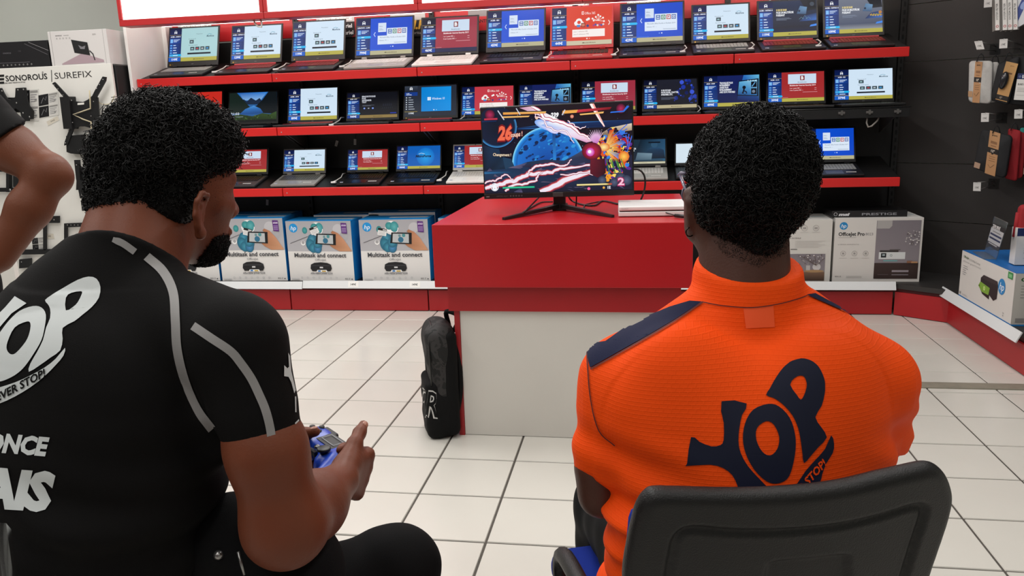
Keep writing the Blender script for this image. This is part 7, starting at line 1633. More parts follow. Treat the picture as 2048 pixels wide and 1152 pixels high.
# white prints and grey stripes on the shirt
sb1 = bvh_of(shirt1); WINK = mat('white_shirt_print', '#cdd2d2', 0.6); GINK = mat('grey_reflective_stripe', '#8f8d8c', 0.5)
c1 = lambda L: [(x * 0.3125, 440 + y * 0.3125) for x, y in L]
Pp = c1([(293, 515), (340, 480), (420, 430), (500, 385), (570, 364), (620, 378), (645, 430), (635, 500), (590, 560), (530, 610), (480, 650), (405, 693), (405, 760), (390, 835), (330, 880), (260, 930), (190, 972), (200, 920), (240, 850), (280, 770), (300, 690), (325, 630), (325, 570), (310, 540)])
Ph = c1([(425, 500), (460, 470), (520, 460), (527, 475), (500, 530), (470, 560), (425, 582)])
Oo = smooth_ring(c1([(215, 553), (270, 562), (298, 610), (290, 690), (270, 770), (225, 850), (170, 930), (120, 980), (60, 1015), (0, 1035), (-60, 1030), (-90, 980), (-85, 890), (-50, 800), (0, 730), (60, 650), (130, 585)]), 3)
Oh = smooth_ring(c1([(175, 653), (200, 665), (195, 720), (170, 780), (110, 850), (75, 860), (50, 830), (55, 780), (100, 690)]), 3)
Yy = c1([(100, 490), (175, 535), (80, 600), (20, 670), (-40, 740), (-110, 850), (-125, 980), (-180, 1000), (-200, 900), (-280, 860), (-340, 850), (-330, 740), (-240, 760), (-140, 740), (-40, 640), (40, 560)])
Bn = c1([(420, 820), (410, 870), (360, 930), (290, 1000), (200, 1070), (100, 1130), (0, 1175), (-80, 1190), (-80, 1095), (0, 1072), (100, 1040), (200, 995), (290, 945), (360, 890)])
for nm_, sh_ in (('letter', fill_poly(smooth_ring(Pp, 2), [smooth_ring(Ph, 2)])), ('letter', fill_poly(Oo, [Oh])), ('letter', fill_poly(Yy)), ('banner', fill_poly(smooth_ring(Bn, 2)))): decal(nm_, sb1, shirt1, [sh_], WINK, 0.0013, 10)
decal('banner_lettering', sb1, shirt1, [px_text('NEVER STOP!', (95, 752), (0.885, -0.466), (-0.22, -0.98), 15, 0.03, 0.1, None, 'R')], BS, 0.0026, 8, kind='stuff')
decal('slogan_lettering', sb1, shirt1, [px_text('ONCE', (101, 911), (0.996, 0.085), (0.0, -1), 35, 0.05, 0.30, 128, 'R'), px_text('AIS', (112, 1020), (0.99, 0.075), (0.0, -1), 72, 0.06, 0.25, 165, 'R')], WINK, 0.0013, 12, kind='stuff')
decal('grey_stripe', sb1, shirt1, [px_strip(smooth_line([(226, 479), (246, 487), (270, 504)]), [10, 11, 13] + [14] * 20)], GINK, 0.0012, 12)
decal('grey_stripe', sb1, shirt1, [px_strip(smooth_line([(293, 513), (327, 545), (347, 585), (352, 638), (356, 699), (371, 761), (395, 817), (425, 858)]), 18)], GINK, 0.0012, 12)
decal('grey_stripe', sb1, shirt1, [px_strip(smooth_line([(387, 652), (424, 677), (461, 702), (480, 724), (502, 756), (517, 787), (530, 818), (539, 852), (544, 884), (550, 917)]), 17)], GINK, 0.0012, 12)
r3 = lambda L: [(330 + x * 0.3125, 640 + y * 0.3125) for x, y in L]
for L_ in ([(795, 210), (806, 230), (815, 330), (836, 420), (842, 450), (834, 470), (815, 400), (798, 365), (770, 360), (770, 290), (790, 310), (800, 300)], [(838, 660), (862, 635), (866, 645), (842, 668)], [(838, 490), (846, 490), (848, 590), (840, 590)]): decal('sleeve_print', sb1, shirt1, [fill_poly(r3([(x - 12, y) for x, y in L_]))], WINK, 0.0012, 6)
# collar band
# hair: curly cap, short fade, sideburn and beard
c_ = Solid(0.005)
A_ = [hF2, hS, hU]
c_.ell(W(337, 303, 1.14), A_, (0.084, 0.075, 0.075), 0.02); c_.ell(W(398, 287, 1.16), A_, (0.043, 0.056, 0.043), 0.02)
c_.cone(W(272, 325, 1.13), W(262, 410, 1.105), 0.051, 0.056, 0.02, cuts=[(W(250, 448, 1.08), nrm(np.cross(W(340, 468, 1.08) - W(170, 436, 1.08), vv)) * (1 if np.cross(W(340, 468, 1.08) - W(170, 436, 1.08), vv)[2] < 0 else -1))])
c_.cone(W(325, 350, 1.10), W(338, 405, 1.10), 0.050, 0.038, 0.02)
cap1 = c_.mesh('cap', HAIR)
P, N = sample(cap1, 12000)
h01 = np.clip((P[:, 2] - W(300, 420, 1.12)[2]) / (W(300, 300, 1.12)[2] - W(300, 420, 1.12)[2]), 0.0, 1.0)
pk = [curls(P, N, 0.003 + 0.014 * h01, 0.0012 + 0.0048 * h01, 1.3, 0.0011, 8, 0.6)]
top_ = P[:, 2] > W(320, 330, 1.13)[2]; pk.append(curls(P[top_][:1500], N[top_][:1500], 0.013 + 0.012 * rng.random(min(1500, top_.sum())), 0.0062, 1.5, 0.0009, 10, 0.7))
bb1 = bvh_of(body1)
P2, N2 = px_scatter(bb1, [(430, 372), (478, 352), (470, 372), (452, 380), (446, 420), (448, 470), (432, 480), (424, 440), (418, 395)], 6500)
if len(P2): pk.append(curls(P2, N2, 0.002, 0.0006, 0.6, 0.0004, 4, 0.9))
P2, N2 = px_scatter(bb1, [(178, 425), (190, 420), (290, 440), (340, 440), (372, 408), (392, 372), (396, 385), (368, 430), (335, 466), (280, 458), (178, 436)], 5200)
if len(P2): pk.append(curls(P2, N2, 0.002, 0.0005, 0.6, 0.00035, 4, 0.9))
hair_object('hair', p1, cap1, pk, HAIR)
P2, N2 = px_scatter(bb1, [(452, 470), (462, 500), (445, 535), (415, 552), (400, 545), (398, 520), (412, 500), (430, 478)], 5200)
pk = []
Pj, Nj = sample(body1.data, 6500, lambda Q: (((Q - HC1) @ hU < -0.100) & ((Q - HC1) @ hF2 > 0.045) & ((Q - HC1) @ hF2 < 0.13) & (np.abs((Q - HC1) @ hS) < 0.058) & ((Q - HC1) @ hU > -0.16) & ~(((Q - HC1) @ hU > -0.108) & ((Q - HC1) @ hF2 > 0.086) & (np.abs((Q - HC1) @ hS) < 0.028))))
if len(Pj): pk.append(curls(Pj, Nj, 0.006, 0.0016, 1.0, 0.0008, 6, 0.7))
if len(P2): pk.append(curls(P2, N2, 0.006, 0.0016, 1.0, 0.0008, 6, 0.7))
hair_object('beard', p1, None, pk, HAIR)

# ---------------------------------------------------------------- blue gamepad in his hands
gp = thing('gamepad', 'blue gamepad with dark sticks held by the person in the black shirt', 'gamepad', gpC)
def G(x, y, z): return gpC + gS * x + gF2 * y + gU * z
BLG = mat('blue_gamepad_plastic', '#1f45b8', 0.35); DKG = mat('dark_gamepad_plastic', '#1a1b1d', 0.45)
g = Solid(0.0025); AX = [gS, gF2, gU]
g.rbox(G(0, 0.004, 0), AX, (0.070, 0.026, 0.014), 0.012, 0.012)
for q in (-1, 1):
    g.ell(G(0.052 * q, 0.004, 0), AX, (0.030, 0.032, 0.017), 0.012); g.cone(G(0.055 * q, -0.01, -0.002), G(0.070 * q, -0.062, -0.010), 0.019, 0.014, 0.014); g.cone(G(0.030 * q, -0.020, -0.006), G(0.030 * q, -0.020, -0.002), 0.0175, 0.0165, 0.006)
g.build('shell', BLG, gp)
MB().quadbox([G(-0.026, -0.004, 0.0155), G(0.026, -0.004, 0.0155), G(0.028, 0.027, 0.0150), G(-0.028, 0.027, 0.0150)], 0.004).build('touchpad', DKG, gp)
c = Canvas(0.04, 0.02); c.rect(0, 0, 1, 0.08, '#7d8288'); c.rect(0, 0.92, 1, 1, '#7d8288'); c.rect(0, 0, 0.04, 1, '#7d8288'); c.rect(0.96, 0, 1, 1, '#7d8288'); c.place('touchpad_print', gp, G(-0.02, 0.002, 0.0160), gS, gF2)
for q in (-1, 1):
    MB().tube([G(0.030 * q, -0.020, 0.008), G(0.030 * q, -0.020, 0.019), G(0.030 * q, -0.020, 0.0195), G(0.030 * q, -0.020, 0.0235), G(0.030 * q, -0.020, 0.0245)], [0.006, 0.006, 0.0108, 0.0112, 0.009], n=16).build('stick', DKG, gp)
    for k in range(4):
        a_ = k * math.pi / 2; MB().cyl(G(0.054 * q + 0.0115 * math.cos(a_), 0.010 + 0.0115 * math.sin(a_), 0.012), G(0.054 * q + 0.0115 * math.cos(a_), 0.010 + 0.0115 * math.sin(a_), 0.0195), 0.0048, n=12).build('button', DKG, gp)
    MB().box((-0.02, -0.006, -0.006), (0.02, 0.006, 0.006), 0, 0.003, T=Matrix([[*[v[i] for v in AX], G(0.052 * q, 0.036, 0.002)[i]] for i in range(3)] + [[0, 0, 0, 1]])).build('trigger', DKG, gp)
MB().ball(G(0, -0.016, 0.0135), (0.005, 0.005, 0.003), axes=AX).build('home_button', STEEL, gp); MB().box((-0.010, -0.003, -0.004), (0.010, 0.003, 0.004), T=Matrix([[*[v[i] for v in AX], G(0, -0.024, 0.006)[i]] for i in range(3)] + [[0, 0, 0, 1]])).build('jack', DKG, gp)

# ---------------------------------------------------------------- his chair: tube frame, only a sliver shows
PL = W(-4, 1066, 0.80); SL = 0.40
ch = thing('chair', 'chrome tube chair of the black-shirted person, sliver at the lower left picture corner', 'chair', (TH[0], TH[1], 0))
SC = HV(140); FC = HV(50); pr = [PL, PL + SC * SL]; CHR = mat('chrome_tube', '#b8b4b0', 0.18, 1.0)
zs_ = 0.425
cen = np.array([TH[0], TH[1], 0]) + FC * 0.02
MB().box((-0.21, -0.20, 0), (0.21, 0.21, 0.035), 0, 0.014, T=Matrix([[SC[0], FC[0], 0, cen[0]], [SC[1], FC[1], 0, cen[1]], [0, 0, 1, zs_ - 0.055]] + [[0, 0, 0, 1]])).build('seat', mat('seat_red', '#7c1a1c', 0.5), ch)
for q, p in ((-1, PL), (1, PL + SC * SL)):
    base = cen + SC * 0.2 * q - FC * 0.20
    MB().tube(smooth_line([p, lerp(p, base + UP * 0.36, 0.6), base + UP * 0.36, base - FC * 0.03 + UP * 0.18, base - FC * 0.07], 4), 0.0115).build('leg', CHR, ch)
    MB().tube([cen + SC * 0.19 * q + FC * 0.17 + UP * 0.36, cen + SC * 0.20 * q + FC * 0.22], 0.0115).build('leg', CHR, ch)
MB().tube([PL, lerp(pr[0], pr[1], 0.5) - FC * 0.02, PL + SC * SL], 0.0115).build('top_bar', CHR, ch)
bq_ = [PL - UP * 0.02, PL + SC * SL - UP * 0.02, PL + SC * SL - UP * 0.17 + FC * 0.01, PL - UP * 0.17 + FC * 0.01]
MB().quadbox([bq_[3] - FC * 0.012 + SC * 0.02, bq_[2] - FC * 0.012 - SC * 0.02, bq_[1] - FC * 0.012 - SC * 0.02, bq_[0] - FC * 0.012 + SC * 0.02], 0.012).build('backrest', MATS['seat_red'], ch)
# ---------------------------------------------------------------- seated person in the orange shirt
F2, S2 = HV(-10), HV(80)
SK2 = skin_mat('brown_skin_deep', '#48291e')
p2 = thing('person', 'seated person in orange shirt with navy logo seen from behind, short curly black hair, glasses', 'person', (*(W(1500, 1000, 1.22)[:2]), 0.0))
gF_, gS_ = HV(-16), HV(74); gU_ = nrm(UP + gF_ * 0.06); HC2 = W(1500, 352, 1.225)
b = Solid(0.0045)
head(b, HC2, gF_, gS_, gU_, 0.95)
eL = W(1384, 428, 1.235)
ear(b, eL, gF_, gS_, gU_, -1, 0.032); ear(b, HC2 + gS_ * 0.082 - gU_ * 0.055, gF_, gS_, gU_, 1, 0.031)
b.ell(W(1405, 425, 1.23), [gF_, gS_, gU_], (0.04, 0.022, 0.05), 0.02)
pcone(b, (1488, 440, 1.225, 84), (1487, 620, 1.215, 93), 0.02)
TC2 = W(1500, 915, 1.22); TW2 = W(1502, 980, 1.215); TH2 = np.array([TW2[0], TW2[1], 0.54]) + F2 * 0.02
b.cone(TC2, TW2, 0.165, 0.165, 0.05, sq=(F2, 0.62)); b.cone(TW2, TH2, 0.16, 0.16, 0.05, sq=(F2, 0.75)); pcone(b, (1290, 775, 1.22, 50), (1710, 775, 1.22, 50), 0.03)
# left arm: hanging, elbow bent forward ; right arm reaching forward
pcone(b, (1245, 770, 1.21, 64), (1198, 935, 1.215, 43), 0.03); pcone(b, (1198, 935, 1.215, 44), (1203, 988, 1.225, 38), 0.02)
elA = W(1203, 988, 1.225); wrA = elA + F2 * 0.22 + S2 * 0.10 + UP * 0.03; b.cone(elA, lerp(elA, wrA, 0.5), pm(38, 1.225), 0.033, 0.03); b.cone(lerp(elA, wrA, 0.5), wrA, 0.034, 0.025, 0.03)
hand(b, wrA, F2 * 0.7 + S2 * 0.7, UP * 0.9 + F2 * 0.3, S2 * 0.5 - F2 * 0.5, 0.95, (0.6, 0.8, 0.5))
shB = W(1755, 770, 1.22); elB = W(1762, 880, 1.36); wrB = elB + F2 * 0.14 - S2 * 0.17 - UP * 0.03
b.cone(shB - S2 * 0.02, elB - S2 * 0.012, 0.046, 0.036, 0.03); b.cone(elB - S2 * 0.012, lerp(elB, wrB, 0.5), 0.037, 0.034, 0.03); b.cone(lerp(elB, wrB, 0.5), wrB, 0.036, 0.026, 0.03)
hand(b, wrB, F2 * 0.5 - S2 * 0.85, UP * 0.9 + F2 * 0.3, -S2 * 0.4 - F2 * 0.5, 0.95, (0.6, 0.8, 0.5))
knA = W(1214, 1012, 1.66); knB = knA + S2 * 0.34; hA = TH2 - S2 * 0.095; hB = TH2 + S2 * 0.095
aA = np.array([knA[0], knA[1], 0.10]) + F2 * 0.04; aB = np.array([knB[0], knB[1], 0.10]) + F2 * 0.04
for h_, k_, a_ in ((hA, knA, aA), (hB, knB, aB)): b.cone(h_, k_, 0.072, 0.05, 0.03); b.cone(k_, a_, 0.048, 0.034, 0.03); b.cone(a_, a_ + F2 * 0.1 - UP * 0.05, 0.032, 0.028, 0.02)
body2 = b.build('body', SK2, p2)
eyes(p2, HC2, gF_, gS_, gU_, 0.95)
# shirt
OR = mat('orange_mesh_jersey', '#f24d0a', 0.7, var=0.03, vscale=5, spec=0.12, sheen=0.0)
nt = OR.node_tree; bs = nt.nodes['Principled BSDF']; tc = nt.nodes['Texture Coordinate']
br = nt.nodes.new('ShaderNodeTexBrick'); br.inputs['Scale'].default_value = 1.0; br.inputs['Brick Width'].default_value = 0.011; br.inputs['Row Height'].default_value = 0.0055; br.inputs['Mortar Size'].default_value = 0.0009; br.inputs['Mortar Smooth'].default_value = 0.6
mp = nt.nodes.new('ShaderNodeMapping'); mp.inputs['Rotation'].default_value = (math.radians(90), 0, 0)
nt.links.new(tc.outputs['Object'], mp.inputs['Vector']); nt.links.new(mp.outputs['Vector'], br.inputs['Vector'])
bp_ = nt.nodes.new('ShaderNodeBump'); bp_.inputs['Strength'].default_value = 0.35; bp_.inputs['Distance'].default_value = 0.0012; nt.links.new(br.outputs['Fac'], bp_.inputs['Height']); nt.links.new(bp_.outputs['Normal'], bs.inputs['Normal'])
s = Solid(0.004)
s.cone(TC2, TW2, pm(262, 1.22), pm(262, 1.215), 0.06, sq=(F2, 0.62)); s.cone(TW2, TH2 + UP * 0.02, pm(270, 1.215), pm(300, 1.215), 0.05, sq=(F2, 0.70))
pcone(s, (1402, 648, 1.225, 70), (1256, 750, 1.22, 71), 0.035); pcone(s, (1592, 640, 1.225, 70), (1734, 750, 1.225, 74), 0.035); pcone(s, (1400, 760, 1.21, 70), (1600, 760, 1.21, 70), 0.05)
s.ell(W(1345, 800, 1.16), [F2, S2, UP], (0.055, 0.09, 0.10), 0.06); s.ell(W(1650, 800, 1.165), [F2, S2, UP], (0.055, 0.09, 0.10), 0.06)
hp0, hp1 = W(1143, 934, 1.2), W(1238, 974, 1.2); vv2 = nrm(CAM - hp0); hn2 = nrm(np.cross(hp1 - hp0, vv2)); hn2 = hn2 if hn2[2] < 0 else -hn2
hcv = W(1190, 966, 1.2)
s.cone(W(1243, 757, 1.215), W(1190, 985, 1.215), pm(82, 1.215), pm(46, 1.215), 0.035, cuts=[(lerp(hcv, lerp(hp0, hp1, .5), 0.5), hn2)], bulge=0.004)
dB_ = nrm(elB - shB); s.cone(W(1744, 766, 1.22), shB + dB_ * 0.24 - S2 * 0.008, pm(84, 1.22), 0.056, 0.03, cuts=[(shB + dB_ * 0.150, dB_ + S2 * 0.35 - UP * 0.2)])
s.cone(W(1494, 560, 1.225), W(1492, 640, 1.225), pm(108, 1.22), pm(112, 1.22), 0.018, cuts=[(W(1492, 577, 1.13), nrm(UP + S2 * -0.02 - F2 * 0.22 + np.array([0, 0, 0])))])
def folds2(P, D):
    X, Y, Z = P; q = X * S2[0] + Y * S2[1] - TW2 @ S2
    low = np.clip((0.80 - Z) / 0.08, 0, 1); side = np.clip((np.abs(q) - 0.10) / 0.08, 0, 1)
    f = low * 0.005 * np.sin(Z * 120 + 6 * np.sin(q * 20)) + side * np.clip((0.88 - Z) / 0.05, 0, 1) * 0.004 * np.sin(Z * 85 + 30 * q) + 0.0016 * np.sin(40 * Z + 25 * q) * side
    return np.where(np.abs(D) < 0.03, f, 0)
s.field(folds2)
shirt2 = s.build('shirt', OR, p2)
sb2 = bvh_of(shirt2); NAVY = mat('navy_print', '#10152a', 0.7, spec=0.25); NAVF = mat('navy_mesh_cloth', '#171c3a', 0.8, bump=0.25, bscale=900, spec=0.2); STI = mat('dark_stitching', '#5a1c12', 0.8)
c5 = lambda L: [(1360 + x * 0.2603, 700 + y * 0.2603) for x, y in L]
Y2 = c5([(318, 395), (510, 412), (475, 500), (455, 600), (448, 700), (465, 790), (520, 890), (600, 980), (690, 1072), (760, 1130), (740, 1180), (480, 1200), (455, 1120), (440, 1040), (400, 960), (330, 905), (230, 880), (55, 888), (55, 870), (85, 668), (150, 705), (240, 740), (310, 730), (335, 690), (335, 560)])
O2 = smooth_ring(c5([(675, 415), (760, 435), (840, 520), (880, 640), (885, 760), (860, 900), (820, 990), (740, 1025), (660, 1005), (570, 920), (505, 800), (482, 680), (500, 560), (560, 460)]), 3)
O2h = smooth_ring(c5([(660, 547), (720, 575), (760, 670), (745, 760), (690, 810), (630, 780), (585, 690), (590, 600)]), 3)
P2o = c5([(660, 348), (690, 295), (720, 240), (755, 185), (790, 140), (825, 108), (860, 85), (930, 66), (975, 72), (1010, 85), (1045, 110), (1070, 140), (1095, 190), (1110, 240), (1112, 290), (1108, 340), (1085, 430), (1037, 515), (1080, 590), (1125, 670), (1060, 745), (1000, 815), (950, 868), (938, 800), (925, 700), (905, 600), (860, 500), (790, 420), (720, 370)])
P2h = c5([(845, 268), (880, 215), (925, 197), (955, 210), (970, 250), (970, 290), (950, 350), (925, 382), (895, 345)])
B2o = c5([(1158, 655), (1180, 720), (1170, 790), (1120, 870), (1090, 950), (1070, 1020), (1000, 1080), (930, 1130), (800, 1170), (800, 1110), (840, 1075), (900, 1020), (960, 930), (1030, 850), (1110, 760)])
for nm_, sh_ in (('letter', fill_poly(smooth_ring(Y2, 2))), ('letter', fill_poly(O2, [O2h])), ('letter', fill_poly(smooth_ring(P2o, 2), [smooth_ring(P2h, 2)])), ('banner', fill_poly(smooth_ring(B2o, 2)))): decal(nm_, sb2, shirt2, [sh_], NAVY, 0.0012, 10)
decal('banner_lettering', sb2, shirt2, [px_text('NEVER STOP!', (1651, 929), (0.667, -0.745), (-0.50, -0.86), 15, 0.03, 0.0, None, 'R')], OR, 0.0025, 8, kind='stuff')
decal('navy_panel', sb2, shirt2, [fill_poly([(1380, 603), (1405, 604), (1350, 641), (1300, 671), (1240, 704), (1182, 736), (1176, 712), (1173, 690), (1212, 684), (1253, 655), (1300, 632), (1341, 615)])], NAVF, 0.0022, 4)
decal('navy_panel', sb2, shirt2, [fill_poly([(1611, 590), (1629, 588), (1675, 613), (1726, 639), (1767, 652), (1810, 692), (1802, 692), (1762, 664), (1711, 634), (1660, 612)])], NAVF, 0.0022, 4)
decal('stitching', sb2, shirt2, [px_strip(smooth_line([(1407, 605), (1352, 643), (1302, 673), (1242, 707), (1183, 739)]), 3.0), px_strip(smooth_line([(1175, 690), (1178, 740), (1184, 800), (1200, 860), (1232, 890)]), 2.2), px_strip(smooth_line([(1405, 605), (1450, 612), (1505, 615), (1560, 607), (1612, 592)]), 2.0)], STI, 0.0026, 8, kind='stuff')
decal('label_patch', sb2, shirt2, [fill_poly([(1487, 617), (1546, 611), (1549, 654), (1492, 657)])], mat('orange_patch', '#f25418', 0.6), 0.0010, 12)
# trousers, belt loop
t_ = Solid(0.006)
t_.cone(TH2 + UP * 0.06, TH2, 0.170, 0.178, 0.04, sq=(F2, 0.78)); t_.cone(hA, knA, 0.098, pm(62, 1.66), 0.04); t_.cone(hB, knB, 0.098, 0.073, 0.05); t_.cone(knA, aA + UP * 0.02, pm(62, 1.66), 0.058, 0.03); t_.cone(knB, aB + UP * 0.02, 0.072, 0.058, 0.03)
t_.field(lambda P, D: np.where(np.abs(D) < 0.03, 0.0025 * np.sin(P[0] * 60 + P[2] * 45) * np.sin(P[1] * 50), 0))
t_.build('trousers', mat('black_track_pants', '#0d0d0e', 0.75, bump=0.1, bscale=500, spec=0.12), p2)
for a_ in (aA, aB):
    q = Solid(0.005); q.cone(a_ - UP * 0.04 - F2 * 0.02, a_ + F2 * 0.16 - UP * 0.062, 0.048, 0.036, 0.03); q.cone(a_ + UP * 0.02, a_ - UP * 0.03, 0.045, 0.045, 0.03); q.cutplane((0, 0, 0.0), (0, 0, -1)); q.build('shoe', MATS['shoe_black'], p2)
# hair
c_ = Solid(0.005); A_ = [gF_, gS_, gU_]
c_.ell(W(1503, 343, 1.225), A_, (0.106, pm(107, 1.22), pm(121, 1.22)), 0.02); c_.ell(W(1503, 390, 1.188), A_, (0.068, pm(106, 1.18), pm(100, 1.18)), 0.02); pcone(c_, (1508, 430, 1.185, 70), (1513, 478, 1.178, 46), 0.02)
cap2 = c_.mesh('cap', HAIR); P, N = sample(cap2, 13000)
zlo, zhi = W(1510, 510, 1.17)[2], W(1510, 440, 1.17)[2]; h01 = np.clip((P[:, 2] - zlo) / (zhi - zlo), 0.15, 1)
pk = [curls(P, N, 0.004 + 0.009 * h01, 0.0016 + 0.0032 * h01, 1.4, 0.0011, 8, 0.6)]
bb2 = bvh_of(body2); Pn, Nn = px_scatter(bb2, [(1425, 480), (1600, 470), (1575, 505), (1540, 522), (1518, 536), (1490, 524), (1450, 512)], 6000)
if len(Pn): pk.append(curls(Pn, Nn, 0.003, 0.0007, 0.8, 0.0004, 4, 0.8))
hair_object('hair', p2, cap2, pk, HAIR)
# glasses, earring, necklace
gl = mat('clear_violet_frame', '#6a6478', 0.2, spec=0.6)
g0 = W(1363, 350, 1.30)
gx = lambda f, q, u: HC2 + gF_ * f + gS_ * q + gU_ * u
m = MB().tube([W(1361, 350, 1.315), W(1366, 366, 1.28), W(1374, 384, 1.25)], 0.0028); m.tube([W(1361, 350, 1.315), gx(0.115, -0.05, -0.022), gx(0.125, -0.012, -0.025), gx(0.125, 0.012, -0.025), gx(0.115, 0.05, -0.022), gx(0.09, 0.078, -0.022), gx(0.0, 0.084, -0.03)], 0.0022)
for q in (-1, 1):
    m.tube([gx(0.118 - 0.006 * abs(math.cos(t) * q), 0.033 * q + 0.024 * math.cos(t), -0.035 + 0.019 * math.sin(t)) for t in np.linspace(0, 6.283, 17)], 0.0018, n=6, cap=False)
m.tube([W(1358, 350, 1.32), W(1362, 346, 1.31), W(1371, 347, 1.29)], 0.003)
m.build('glasses', gl, p2)
er = W(1380, 464, 1.222); MB().tube([er + gS_ * 0.007 * math.cos(t) + UP * 0.007 * math.sin(t) for t in np.linspace(0, 6.283, 15)], 0.0011, n=6, cap=False).build('earring', mat('dark_metal_ring', '#2a2624', 0.25, 0.9), p2)
pts = []
for x, y in smooth_line([(1390, 586), (1410, 586), (1440, 585), (1480, 584.5), (1530, 581), (1570, 576), (1596, 571)], 4):
    d = Vector(ray(x, y)).normalized(); h_, nn, _, _ = bb2.ray_cast(Vector(CAM), d)
    hs = sb2.ray_cast(Vector(CAM), d)[0]
    if h_ is not None:
        q = np.array(h_) + np.array(nn if nn.dot(d) < 0 else -nn) * 0.0015
        pts.append(q)
if len(pts) > 3: MB().tube(pts, 0.0011, n=6).build('necklace', mat('gold_chain', '#b98a34', 0.25, 1.0), p2)

# ---------------------------------------------------------------- black plastic chair with blue cushions
oc = thing('chair', 'black plastic-backed chair with blue seat under the person in orange', 'chair', (*(TH2[:2]), 0))
Rv = nrm(UP * math.cos(0.2) - F2 * math.sin(0.2)); Nv = nrm(np.cross(S2, Rv)); Nv = Nv if Nv @ (CAM - W(1580, 1000, 1.0)) > 0 else -Nv
B0 = W(1585, 1000, 0.985)
def q2(px, py): p = onplane(px, py, B0, Nv) - B0; return (p @ S2, p @ Rv)
outl = [q2(*p) for p in smooth_ring([(1262, 1110), (1274, 1053), (1283, 1025), (1300, 1001), (1330, 990), (1480, 986), (1600, 979), (1690, 969), (1762, 955), (1839, 943), (1876, 941), (1898, 953), (1913, 978), (1920, 1010), (1911, 1053), (1893, 1105), (1870, 1170), (1850, 1240), (1820, 1300), (1700, 1330), (1420, 1330), (1300, 1300), (1262, 1240), (1254, 1170)], 3)]
inner = [q2(*p) for p in smooth_ring([(1334, 1160), (1344, 1100), (1352, 1072), (1378, 1054), (1450, 1056), (1531, 1055), (1610, 1050), (1685, 1042), (1760, 1028), (1815, 1015), (1845, 1016), (1846, 1036), (1828, 1090), (1806, 1160), (1780, 1250), (1600, 1270), (1380, 1260), (1340, 1220)], 3)]
pock = [q2(*p) for p in [(1518, 1150), (1526, 1118), (1545, 1110), (1680, 1099), (1697, 1101), (1700, 1150), (1690, 1190), (1530, 1196)]]
def poly_sdf(u, v, poly):
    d = np.full(np.broadcast(u, v).shape, 1e9, np.float32); ins = np.zeros(d.shape, bool)
    for (x0, y0), (x1, y1) in zip(poly, poly[1:] + poly[:1]):
        ex_, ey_ = x1 - x0, y1 - y0; t = np.clip(((u - x0) * ex_ + (v - y0) * ey_) / (ex_ * ex_ + ey_ * ey_ + 1e-12), 0, 1)
        d = np.minimum(d, (u - x0 - t * ex_) ** 2 + (v - y0 - t * ey_) ** 2)
        c_2 = ((y0 > v) != (y1 > v)) & (u < (x1 - x0) * (v - y0) / (y1 - y0 + 1e-12) + x0); ins ^= c_2
    return np.where(ins, -np.sqrt(d), np.sqrt(d))
def plate(P):
    X, Y, Z = P[0] - B0[0], P[1] - B0[1], P[2] - B0[2]; u = X * S2[0] + Y * S2[1]; v = X * Rv[0] + Y * Rv[1] + Z * Rv[2]; n = X * Nv[0] + Y * Nv[1] + Z * Nv[2]
    u = u + np.zeros_like(v); n = n + 0.30 * u * u - 0.012     # back curved around the sitter
    rr = 0.014; a = poly_sdf(u, v, outl) + rr; bq = np.abs(n + 0.016) - 0.016 + rr
    d = np.minimum(np.maximum(a, bq), 0) + np.sqrt(np.maximum(a, 0) ** 2 + np.maximum(bq, 0) ** 2) - rr
    gi = poly_sdf(u, v, inner); dep = np.clip((0.010 - np.abs(gi)) / 0.010, 0, 1); d = d + np.where(n > -0.012, dep * dep * (3 - 2 * dep) * 0.0075, 0)
    d = d + np.where(n > -0.012, np.clip(-gi / 0.012, 0, 1) * 0.003, 0)
    gp_ = poly_sdf(u, v, pock); d = d + np.where(n > -0.014, np.clip(-gp_ / 0.008, 0, 1) * 0.006, 0)
    return d
pl = Solid(0.0035); ext = np.array([0.33, 0.33, 0.28]); pl.ops.append((plate, B0 - np.array([0.36, 0.22, 0.30]), B0 + np.array([0.36, 0.22, 0.10]), 0.001, False))
BKS = mat('grained_black_plastic', '#0b0a0a', 0.45, bump=0.25, bscale=550, spec=0.4)
pl.build('backrest_shell', BKS, oc)
BLU2 = cloth('blue_upholstery', '#1b2f86', 0.9, 0.3, 600)
m = Solid(0.006); cb = B0 - Nv * 0.043 + Rv * (-0.138) ; m.rbox(cb, [S2, Rv, Nv], (0.195, 0.115, 0.018), 0.016, 0.01); m.field(lambda P, D: np.where(np.abs(D) < 0.05, 0.30 * ((P[0] - B0[0]) * S2[0] + (P[1] - B0[1]) * S2[1]) ** 2 * 0, 0)); m.build('back_cushion', BLU2, oc)
sc_ = np.array([TH2[0], TH2[1], 0.0]) + F2 * 0.14
m = Solid(0.006); m.rbox(sc_ + UP * 0.415, [S2, F2, UP], (0.235, 0.235, 0.035), 0.03, 0.01); m.build('seat', BLU2, oc)
m = Solid(0.006); m.rbox(sc_ + UP * 0.375, [S2, F2, UP], (0.225, 0.225, 0.015), 0.012, 0.01); m.build('seat_shell', BKS, oc)
